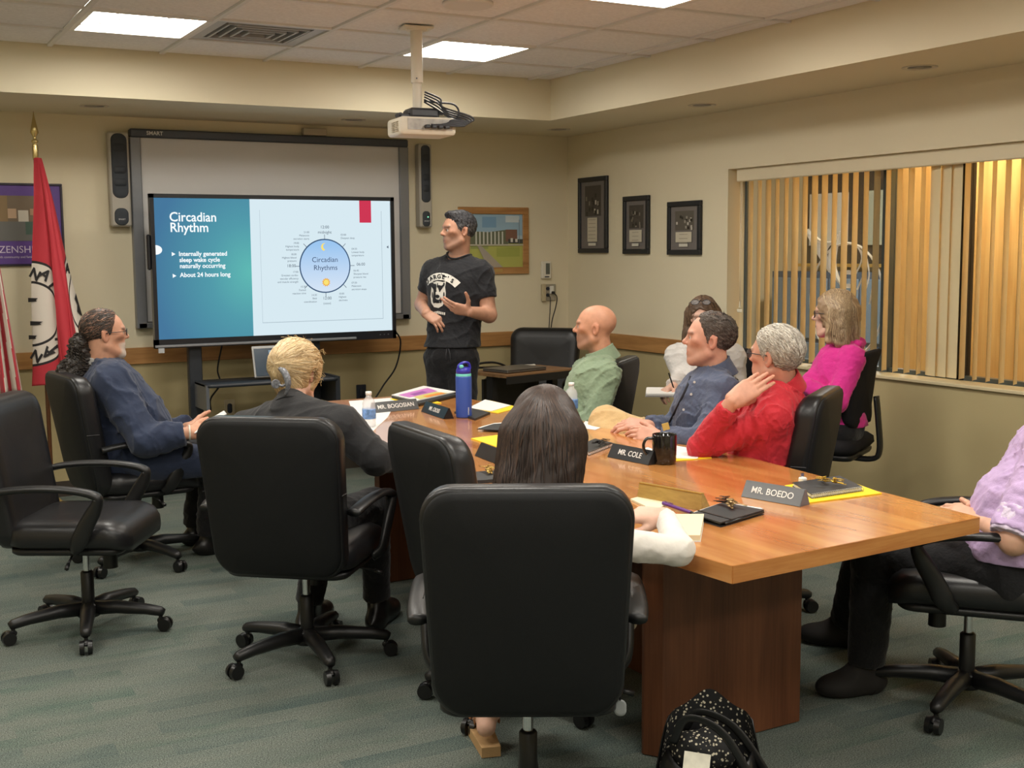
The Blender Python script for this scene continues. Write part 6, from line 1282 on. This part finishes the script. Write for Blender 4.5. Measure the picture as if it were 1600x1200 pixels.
# ---- person in lavender at the edge of the picture
l, a = L_(1500), A_(1500)
J = dict(head=at(1690, 560, 4.05), face=l * .95 + a * .3, neck=at(1672, 640, 4.05), chest=at(1650, 735, 4.02), pelvis=at(1585, 880, 4.0), f=l * .96 + a * .2, hw=.19,
    shL=at(1650, 700, 3.84), elL=at(1584, 846, 3.78), wrL=at(1534, 814, 3.95), shR=at(1640, 690, 4.22), elR=at(1590, 790, 4.30), wrR=at(1532, 795, 4.12),
    hipL=at(1575, 900, 3.92), hipR=at(1580, 895, 4.1), knL=at(1368, 872, 4.2), knR=at(1360, 840, 4.5), anL=at(1352, 1022, 4.27), anR=at(1322, 962, 4.78))
J['toeL'] = atz(1302, 1068, .045); J['toeR'] = J['anR'] + l * .12; J['toeR'][2] = .045; J['anL'][2] = .10; J['anR'][2] = .10
person('seated person in a lavender shirt with rolled sleeves at the table corner', J, lin(210, 164, 138), dict(L=dict(along=at(1492, 800, 4.0) - J['wrL'], back=UP * .8 - a * .5, curl=(25, 25, 15)), R=dict(along=at(1488, 792, 4.1) - J['wrR'], back=UP * .9 + l * .2, curl=(22, 22, 14), thumb=(.7, .6, -.2))), h=.0045, w=1.05)
LAV = cloth('lavender_shirt', (190, 164, 206), .7); shirt(J, LAV, seed=101, amp=.005, g=.022, w=1.1, belly=.1, short=.93, hem=.56); v = Vol(folds(102, .003, 40)); e0, w0 = J['shL'], J['elL']; v.cone(e0 + (w0 - e0) * .72, e0 + (w0 - e0) * .97, .082, .078, .01, flat_end=True, flat_start=True); garment(J, 'rolled_cuff', v, cloth('lavender_cuff', (214, 200, 222), .7), .0045)
trousers(J, BLACKP, seed=103, amp=.004, g=.018); shoes(J, mat('black_suede', srgb(34, 31, 30), .8), w=1.08)
# ------------------------------------------------------------------ things on the table
TZ = .7405
PAPER = mat('paper_white', srgb(226, 224, 220), .7); YFOLD = mat('yellow_folder', srgb(246, 210, 36), .55); COVER = mat('notebook_black', srgb(40, 42, 44), .5, bump=.1); PWHITE = mat('letter_white', srgb(232, 230, 226), .6)
def onz2(px, py, z=TZ): return atz(px, py, z)
def plane_quad(px4, z=TZ): return [onz2(*q, z)[:2] for q in px4]
def nameplate(label, p0, p1, text, face_c, h=.052, wd=.055, tcol=None, size=.030, back=False):
    """wedge nameplate: the front bottom edge runs from p0 to p1"""
    a_, b_ = np.array([*p0, 0.0]), np.array([*p1, 0.0]); x = unit(b_ - a_); L = np.linalg.norm(b_ - a_); inw = np.cross(UP, x)
    t = thing('nameplate', label, 'nameplate', (a_ + b_) / 2 + UP * TZ); m = mat('nameplate_%d_%d_%d' % face_c, srgb(*face_c), .3, .2)
    tilt = .028
    F = [(-L / 2, 0, 0), (L / 2, 0, 0), (L / 2, tilt, h), (-L / 2, tilt, h), (-L / 2, wd, 0), (L / 2, wd, 0), (L / 2, tilt + .006, h), (-L / 2, tilt + .006, h)]
    T = lambda q: x * q[0] + inw * q[1] + UP * q[2]
    MB().add([T(q) for q in F], [(0, 1, 2, 3), (3, 2, 6, 7), (7, 6, 5, 4), (4, 5, 1, 0), (0, 3, 7, 4), (1, 5, 6, 2)]).build('wedge', m, t)
    up_ = unit(T((0, tilt, h)) - T((0, 0, 0)) * 1.0); nf = np.cross(x, up_)
    MB().add([T((-L / 2 + .001, -.001, .001)) , T((L / 2 - .001, -.001, .001)), T((L / 2 - .001, tilt - .001, h)), T((-L / 2 + .001, tilt - .001, h))], [(0, 1, 2, 3)]).build('face_plate', m, t)
    if text: text_mesh('lettering', text, size, tcol or PWHITE, t, frame_matrix(T((0, tilt / 2, h / 2)) + nf * .0022, x, up_), bold=.0003, extrude=.0003)
    return t
nameplate('grey nameplate reading MR. BOEDO beside a yellow folder', onz2(1158, 776)[:2], onz2(1250, 792)[:2], 'MR. BOEDO', (104, 106, 108), size=.031)
nameplate('black nameplate reading MR. COLE beside the black mug', onz2(949, 714)[:2], onz2(1013, 727)[:2], 'MR. COLE', (34, 34, 36), size=.031)
nameplate('small black nameplate reading MR. CROSS near the blue bottle', onz2(658, 643)[:2], onz2(693, 655)[:2], 'MR. CROSS', (30, 30, 32), size=.03)
nameplate('grey nameplate reading MR. BOGOSIAN by the water bottle', onz2(586, 646)[:2], onz2(655, 639)[:2], 'MR. BOGOSIAN', (96, 98, 100), size=.032)
nameplate('dark nameplate seen end-on past the empty pushed-in chair', onz2(742, 712)[:2] + np.array([.0, .0]), onz2(742, 712)[:2] + np.array([-.02, -.22]), '', (48, 46, 44))
g0, g1 = onz2(995, 779), onz2(1095, 798); t = thing('nameplate', 'gold-edged nameplate holder seen from behind, near the purple pen', 'nameplate', (g0 + g1) / 2)
x = unit(g1 - g0); iw = np.cross(UP, x); L = np.linalg.norm(g1 - g0); GB = wood_mat('gold_plate', srgb(150, 118, 62), srgb(184, 150, 84), 'y', .3)
MB().add([x * a_ * L / 2 + iw * b_ + UP * c_ for a_, b_, c_ in ((-1, .0, .0), (1, .0, 0), (.96, .012, .05), (-1, .012, .05), (-1, .05, 0), (1, .05, 0), (.96, .022, .05), (-1, .022, .05))], [(0, 1, 2, 3), (3, 2, 6, 7), (7, 6, 5, 4), (4, 5, 1, 0), (0, 3, 7, 4), (1, 5, 6, 2)]).build('holder', GB, t)
MB().add([x * a_ * L / 2 + iw * b_ + UP * c_ for a_, b_, c_ in ((-1, .010, .0505), (.96, .010, .0505), (.96, .024, .0505), (-1, .024, .0505), (-1, .010, .053), (.96, .010, .053), (.96, .024, .053), (-1, .024, .053))], [(0, 3, 2, 1), (4, 5, 6, 7), (0, 1, 5, 4), (1, 2, 6, 5), (2, 3, 7, 6), (3, 0, 4, 7)]).build('gold_rim', mat('gold_rim', srgb(206, 166, 84), .3, .6), t)
# bottles and mug
t = thing('insulated_bottle', 'tall blue insulated bottle with teal band on the table', 'bottle', onz2(725, 652)); BL = mat('bottle_blue', srgb(52, 82, 166), .4, bump=.05, bscale=600); BL2 = mat('lid_blue', srgb(50, 50, 170), .35); TE = mat('bottle_teal', srgb(110, 206, 196), .4)
MB().lathe([(.036, 0), (.0395, .004), (.040, .01), (.040, .2), (.038, .208)], n=32).build('body', BL, t); MB().lathe([(.038, .205), (.0385, .207), (.0385, .217), (.037, .219)], n=32).build('band', TE, t)
MB().lathe([(.037, .218), (.037, .235), (.033, .245), (.025, .25), (.001, .251)], n=32).build('lid', BL2, t); MB().tube(bez([(-.03, -.005, .24), (-.028, -.005, .258), (-.012, -.005, .27), (.008, -.005, .274), (.026, -.005, .268), (.032, -.005, .25), (.031, -.005, .24)], 5), 1, 8, flat=(.006, .013, (0, 1, 0))).build('carry_loop', BL2, t); MB().box((-.02, -.012, .255), (.022, .03, .018), bev=.005).build('spout_cover', TE, t)
text_mesh('logo_lettering', 'owala', .016, PWHITE, t, frame_matrix(tuple(unit(np.array([-.2, -.98, 0])) * .0405 + np.array([.012, 0, .035])), (0, 0, 1), unit(np.array([-.98, .2, 0]))))
CLEAR = mat('clear_plastic', (.95, .96, .97), .05, alpha=.34, spec=.8); 
for nm, (px, py), lab, yy in (('water_bottle', (577, 667), 'clear plastic water bottle with blue label near the blonde woman', 0), ('water_bottle', (893, 650), 'clear plastic water bottle just behind the dark-haired head', 0)):
    t = thing(nm, lab, 'bottle', onz2(px, py))
    MB().lathe([(.026, 0), (.031, .006), (.032, .02), (.030, .028), (.032, .036), (.032, .09), (.030, .098), (.031, .11), (.026, .128), (.014, .142), (.0125, .155)], n=24).build('body', CLEAR, t); MB().lathe([(.0128, .152), (.0145, .153), (.0145, .168), (.001, .169)], n=20).build('cap', mat('cap_white', srgb(232, 232, 230), .4), t)
    MB().lathe([(.0325, .04), (.0327, .042), (.0327, .084), (.0325, .086)], n=24).build('label_wrap', mat('label_blue', srgb(110, 150, 206), .4, var=.5, vscale=50), t)
t = thing('coffee_mug', 'glossy black coffee mug beside a black nameplate', 'mug', onz2(1038, 724), math.radians(150)); MG = mat('mug_black', srgb(20, 18, 17), .08, coat=.5)
MB().lathe([(.040, 0), (.044, .004), (.046, .02), (.0475, .112), (.0465, .115), (.0445, .112), (.043, .012), (.001, .008)], n=36).build('cup', MG, t); MB().tube(bez([(.045, 0, .098), (.068, 0, .096), (.08, 0, .075), (.077, 0, .05), (.064, 0, .033), (.046, 0, .026)], 6), 1, 10, flat=(.006, .009, (0, 1, 0))).build('handle', MG, t)
# flat things
def sheet(name, label, cat, px4, m, th=.0012, z=TZ, part='sheet'):
    P = plane_quad(px4, z); c = np.mean(P, 0); t = thing(name, label, cat, (c[0], c[1], z)); MB().prism([tuple(p - c) for p in P], 0, th).build(part, m, t); return t
sheet('paper', 'large white sheet beneath the water bottle at the far table end', 'paper', [(545, 627), (622, 621), (606, 652), (566, 690)], PAPER)
sheet('folder', 'yellow folder under the magazine stack at the far table end', 'folder', [(609, 624), (650, 617), (690, 630), (648, 634)], YFOLD, .003)
t = sheet('folder', 'black binder under the colourful magazine', 'folder', [(612, 622), (660, 609), (716, 619), (655, 634)], COVER, .012, TZ + .0035)
t = sheet('magazine', 'white magazine with purple and orange cover print on a black binder', 'magazine', [(612, 618), (662, 604), (712, 613), (652, 627)], PAPER, .005, TZ + .0165, 'pages')
c = np.array(t.location)[:2]
def print_on(t, items, z):
    b = MB(); ms = []
    for k, (px4, col) in enumerate(items): P = plane_quad(px4, z + .0006); b.add([(p[0] - t.location[0], p[1] - t.location[1], z - t.location[2] + .0006 + k * .0002) for p in P], [(0, 1, 2, 3)], k); ms.append(mat('print_%d_%d_%d' % col, srgb(*col), .5))
    b.build('cover_print', ms, t)
print_on(t, [([(622, 617), (668, 606), (684, 611), (640, 621)], (196, 120, 190)), ([(646, 620), (680, 612), (700, 614), (656, 624)], (206, 196, 120)), ([(660, 619), (690, 613), (696, 615), (668, 621)], (222, 140, 60)), ([(640, 616), (660, 611), (668, 613), (648, 618)], (150, 84, 160))], TZ + .0216)
sheet('folder', 'yellow folder beneath loose papers right of the blue bottle', 'folder', [(735, 640), (765, 626), (812, 637), (778, 646)], YFOLD, .002)
sheet('paper', 'loose white papers on a yellow folder right of the blue bottle', 'paper', [(732, 638), (758, 625), (798, 634), (768, 643)], PAPER, .003, TZ + .0025)
sheet('tablet_case', 'thin black tablet lying behind the blue bottle', 'tablet', [(710, 646), (735, 640), (766, 647), (742, 657)], COVER, .01, part='case')
t = sheet('notebook', 'black notebook with white page edge in mid table', 'notebook', [(747, 671), (772, 664), (812, 661), (806, 674)], PAPER, .009, part='pages'); MB().prism([tuple(p - np.array(t.location)[:2]) for p in plane_quad([(745, 671), (771, 663), (813, 660), (808, 674)], TZ + .01)], .0095, .0125).build('cover', COVER, t)
sheet('folder', 'bright yellow folder in mid table by the dark hair', 'folder', [(736, 686), (792, 679), (840, 684), (778, 700)], YFOLD, .004)
t = sheet('notebook', 'dark notebook under brass keys beside the empty pushed-in chair', 'notebook', [(742, 742), (792, 738), (800, 752), (744, 756)], COVER, .012, part='cover')
def keys(label, c, n=7, col=(196, 164, 88), sc=1.0, seed=0, dark=False):
    rs = np.random.RandomState(seed); t = thing('key_ring', label, 'keys', c); m = mat('key_%d_%d_%d' % col, srgb(*col), .3, .8); d = mat('key_dark', srgb(40, 38, 36), .4, .4)
    MB().tube([(.014 * sc * math.cos(q), .014 * sc * math.sin(q), .012 + .004 * math.sin(q * 2)) for q in np.linspace(0, 6.28, 17)[:-1]], .0012, 6, closed=True).build('ring', m, t)
    for k in range(n):
        a_ = rs.uniform(-.55, .55) + (3.14 if k % 2 == 0 else 0) + seed * .7; z = .003 + .0022 * k; l_ = rs.uniform(.045, .06) * sc; dx, dy = math.cos(a_), math.sin(a_); b = MB()
        b.tube([(dx * .012, dy * .012, z + .006), (dx * .022, dy * .022, z + .004)], 1, 8, flat=(.011 * sc, .0018, (0, 0, 1))); b.tube([(dx * .022, dy * .022, z + .004), (dx * l_, dy * l_, z + rs.uniform(-.002, .004))], 1, 6, flat=(.0042 * sc, .0014, (0, 0, 1))); b.build('key', d if dark and k % 2 else m, t)
    return t
keys('bunch of brass keys beside the dark hair on the near table side', onz2(764, 738, TZ + .013), 8, sc=1.0, seed=2)
sheet('paper', 'white sheet near the khaki knee', 'paper', [(905, 668), (915, 658), (944, 666), (930, 672)], PAPER)
def spiral_notebook(label, px4, th=.014, edge=(2, 3), n=22, z=TZ):
    P = plane_quad(px4, z); c = np.mean(P, 0); t = thing('spiral_notebook', label, 'notebook', (c[0], c[1], z)); Q = [p - c for p in P]
    MB().prism([tuple(q * .97) for q in Q], .0015, th - .002).build('pages', PAPER, t); MB().prism([tuple(q) for q in Q], th - .002, th).build('cover', COVER, t); MB().prism([tuple(q) for q in Q], 0, .0015).build('back_cover', COVER, t)
    b = MB(); A, B = Q[edge[0]], Q[edge[1]]; d = unit(np.array([*(B - A), 0])); nn = np.cross(d, UP)
    for k in range(n): p = np.array([*(A + (B - A) * (k + .5) / n), th / 2]); b.tube([p + nn * (th * .62) * math.cos(q) + UP * (th * .62) * math.sin(q) for q in np.linspace(0, 6.28, 9)[:-1]], .0011, 4, closed=True)
    b.build('wire_spiral', mat('wire_silver', srgb(186, 182, 172), .3, .8), t); return t
spiral_notebook('black spiral notebook under dark clips beside the MR. COLE nameplate', [(905, 700), (930, 690), (958, 697), (920, 712)][::1], edge=(3, 2), n=16)
keys('tangle of black keys and clips on the spiral notebook near the nameplate', onz2(940, 696, TZ + .0145), 9, (70, 66, 62), seed=5, dark=True)
sheet('folder', 'yellow folder edge under papers at the red-shirted elbow', 'folder', [(1040, 722), (1046, 700), (1104, 704), (1112, 716)], YFOLD, .002); sheet('paper', 'white papers under the red-shirted elbow by the mug', 'paper', [(1016, 716), (1040, 694), (1096, 704), (1090, 717)], PAPER, .002, TZ + .0022)
sheet('paper', 'sliver of white paper behind the MR. COLE nameplate', 'paper', [(995, 704), (1012, 699), (1030, 706), (1012, 712)], PAPER)
sheet('folder', 'yellow folder under the notebook beside the MR. BOEDO nameplate', 'folder', [(1262, 787), (1226, 760), (1312, 748), (1378, 772)], YFOLD, .004); 
spiral_notebook('black spiral notebook on a yellow folder beside the MR. BOEDO nameplate', [(1268, 779), (1238, 760), (1312, 749), (1348, 767)], edge=(0, 3), n=26, z=TZ + .0045); keys('brass key bunch on the notebook near the MR. BOEDO nameplate', onz2(1296, 757, TZ + .019), 9, (206, 170, 70), seed=7)
t = thing('charger', 'small white charging plug beside the yellow folder', 'charger', onz2(1254, 756, TZ + .004)); MB().box((0, 0, .012), (.024, .024, .024), bev=.004).build('block', PAPER, t); MB().box((.0, .004, .03), (.014, .006, .014)).build('prongs', CHROME, t)
# the young woman's notebooks
t = sheet('notebook', 'small cream notebook with ribbon tabs under the white sleeve', 'notebook', [(1040, 812), (1100, 812), (1094, 846), (1052, 846)], mat('cream_paper', srgb(226, 216, 182), .7), .018, part='pages'); MB().prism([tuple((p - np.array(t.location)[:2]) * 1.03) for p in plane_quad([(1040, 812), (1100, 812), (1094, 846), (1052, 846)], TZ)], -.0005, .002).build('cover', PAPER, t)
sheet('notebook', 'open cream notebook page before the young woman', 'notebook', [(985, 782), (1012, 775), (1052, 786), (1022, 800)], MATS['cream_paper'], .006, part='pages')
t = sheet('notebook', 'black elastic-band notebook topped by a bunch of keys', 'notebook', [(1084, 806), (1130, 790), (1192, 800), (1126, 820)], PAPER, .012, part='pages'); Q = [p - np.array(t.location)[:2] for p in plane_quad([(1080, 804), (1130, 786), (1194, 798), (1126, 818)], TZ + .012)]; MB().prism([tuple(q) for q in Q], .0125, .0155).build('cover', COVER, t); MB().prism([tuple(q) for q in Q], 0, .002).build('back_cover', COVER, t)
p_ = Q[0] * .78 + Q[1] * .22; q_ = Q[3] * .78 + Q[2] * .22; MB().box(((p_[0] + q_[0]) / 2, (p_[1] + q_[1]) / 2, .0165), (np.linalg.norm(q_ - p_), .007, .0015), rz=math.atan2(*(q_ - p_)[::-1])).build('elastic_band', RUBBER, t)
e_ = MB().tube([(*(Q[3] * .9 + Q[2] * .1), .008), (*(Q[2] * .98), .008)], .004, 8).build('pen_clip', mat('pen_black', srgb(26, 26, 28), .3), t)
keys('bunch of dark and brass keys on the black elastic-band notebook', onz2(1140, 791, TZ + .016), 10, (176, 150, 108), 1.1, 11, True)
p0, p1 = onz2(1036, 786, TZ + .012), onz2(1080, 801, TZ + .006); t = thing('pen', 'purple pen held over the open notebook', 'pen', p0); MB().cyl((0, 0, 0), tuple(p1 - p0), .0058, n=12).build('barrel', mat('pen_purple', srgb(92, 42, 124), .3), t); d_ = unit(p1 - p0); MB().cyl(tuple(p1 - p0), tuple(p1 - p0 + d_ * .012), .0056, .003, 12).build('tip', MATS['pen_black'], t); MB().tube([tuple(d_ * .01 + UP * .008), tuple(d_ * .05 + UP * .0085)], .0014, 5).build('clip', MATS['pen_purple'], t)
# notebook and pen of the woman in white
t = thing('notebook', 'white notebook on the lap of the woman in the white blouse', 'notebook', at(1040, 612, 6.86)); l, a = L_(1040), A_(1040); Mx = frame_matrix((0, 0, 0), -l, a * .98 + UP * .1).to_3x3().to_4x4()
MB().box((0, 0, 0), (.22, .16, .018), M=Mx, bev=.004).build('pages', PAPER, t); MB().box(tuple(-UP * .011), (.225, .165, .004), M=Mx).build('cover', mat('grey_cover', srgb(150, 146, 144), .6), t)
t = thing('pen', 'dark pen in the hand of the woman in the white blouse', 'pen', at(1053, 602, 6.84)); MB().cyl((0, 0, -.02), tuple(np.array([0, 0, .07]) - l * -.03), .004, n=8).build('barrel', MATS['pen_black'], t); MB().cyl((0, 0, -.02), (0, 0, -.03), .004, .001, 8).build('tip', CHROME, t)
# ------------------------------------------------------------------ handbag on the floor
BAG = mat('bag_leather', srgb(26, 26, 27), .35, bump=.2, bscale=150); FLOR = bpy.data.materials.new('floral_lining'); FLOR.use_nodes = True; nt, N, L, p = nodes_of(FLOR)
tc = N.new('ShaderNodeTexCoord'); vo = N.new('ShaderNodeTexVoronoi'); vo.inputs['Scale'].default_value = 90; r_ = N.new('ShaderNodeValToRGB'); L.new(tc.outputs['Object'], vo.inputs['Vector']); L.new(vo.outputs['Distance'], r_.inputs[0]); e = r_.color_ramp.elements; e[0].position = .26; e[0].color = srgb(206, 198, 176); e[1].position = .34; e[1].color = srgb(22, 22, 24); L.new(r_.outputs[0], p.inputs['Base Color']); p.inputs['Roughness'].default_value = .8
bo = atz(1108, 1285, 0.0); t = thing('handbag', 'open black leather handbag with floral lining on the floor by the table leg', 'bag', bo); l, a = L_(1105), A_(1105); r = -l
def bagshell(front, K=20, R=8):
    b = MB(); vs = []
    for j in range(R + 1):
        z = .285 * j / R * (.72 if front else 1); wd = .165 - .05 * (j / R) ** 1.5; dp = .085 - .01 * j / R
        for i in range(K + 1):
            u = -1 + 2 * i / K; x = u * wd; y = -dp * math.sqrt(max(0, 1 - abs(u) ** 2.6)) * (1 if front else -1); zz = z - (.05 * (j / R) * (1 - abs(u)) if front else -.04 * (j / R) * (1 - u * u)) + .012 * math.sin(u * 5 + j) * (j / R)
            vs.append(r * x + a * (y + .02 * (0 if front else 1) * 1.0) + UP * max(zz, .004))
    b.add(vs, [(j * (K + 1) + i, j * (K + 1) + i + 1, (j + 1) * (K + 1) + i + 1, (j + 1) * (K + 1) + i) for j in range(R) for i in range(K)], 0, True); return b
for fr_, nm in ((True, 'front_panel'), (False, 'back_panel')): q = bagshell(fr_).build(nm, BAG, t); q.modifiers.new('thickness', 'SOLIDIFY').thickness = .004
q = bagshell(False).build('lining', FLOR, t); q.location = tuple(-a * .008 + UP * .012); q.scale = (.93, .93, 1.0)
v = Vol(lambda P: .01 * wob(P, 24, 31)); c0 = bo + UP * .19 + a * .0; v.ell(c0 - r * .02, (.085, .055, .075), np.stack([r, a, UP]), .02); V_ = v.mesh(.006); join_surfaces('lining_pouch', [V_], FLOR, t, bo)
MB().box(tuple(-a * .078 - r * .035 + UP * .20), (.07, .055, .003), M=frame_matrix((0, 0, 0), r * .95 - UP * .1, UP * .85 + a * .4).to_3x3().to_4x4()).build('card', mat('card_print', srgb(226, 222, 206), .5, var=.12, vscale=40), t)
for k, (sx, hgt, off) in enumerate(((.0, .29, -.05), (.03, .27, .05))):
    P = bez([tuple(r * (-.10 + sx) + a * off + UP * .24), tuple(r * (-.06 + sx) + a * (off - .02) + UP * (hgt + .03)), tuple(r * (.03 + sx) + a * (off - .03) + UP * (hgt + .0)), tuple(r * (.11 + sx) + a * (off - .05) + UP * .17), tuple(r * (.165 + sx) + a * (off - .05) + UP * .06), tuple(r * (.13 + sx) + a * (off - .04) + UP * .05), tuple(r * (.08 + sx) + a * (off - .02) + UP * .22)], 8)
    MB().tube(P, 1, 8, flat=(.013, .003, tuple(a + UP * .4))).build('strap', BAG, t)
# keys tag hanging below the foreground chair
t = thing('chair_tag', 'small clear care tag hanging under the foreground chair', 'tag', at(969, 1100, 3.12)); MB().slab(.016, .022, .015, [(.006, -.001), (0, -.001), (0, .001), (.006, .001)], lambda X, d, Z: tuple(r * X + a * d + UP * (Z - .01))).build('tag_plate', mat('tag_plastic', srgb(150, 154, 156), .3), t); MB().tube([tuple(UP * .01), tuple(UP * .06 - r * .004), tuple(UP * .11 - r * .006)], .003, 5).build('tag_cord', RUBBER, t)
flush_texts()
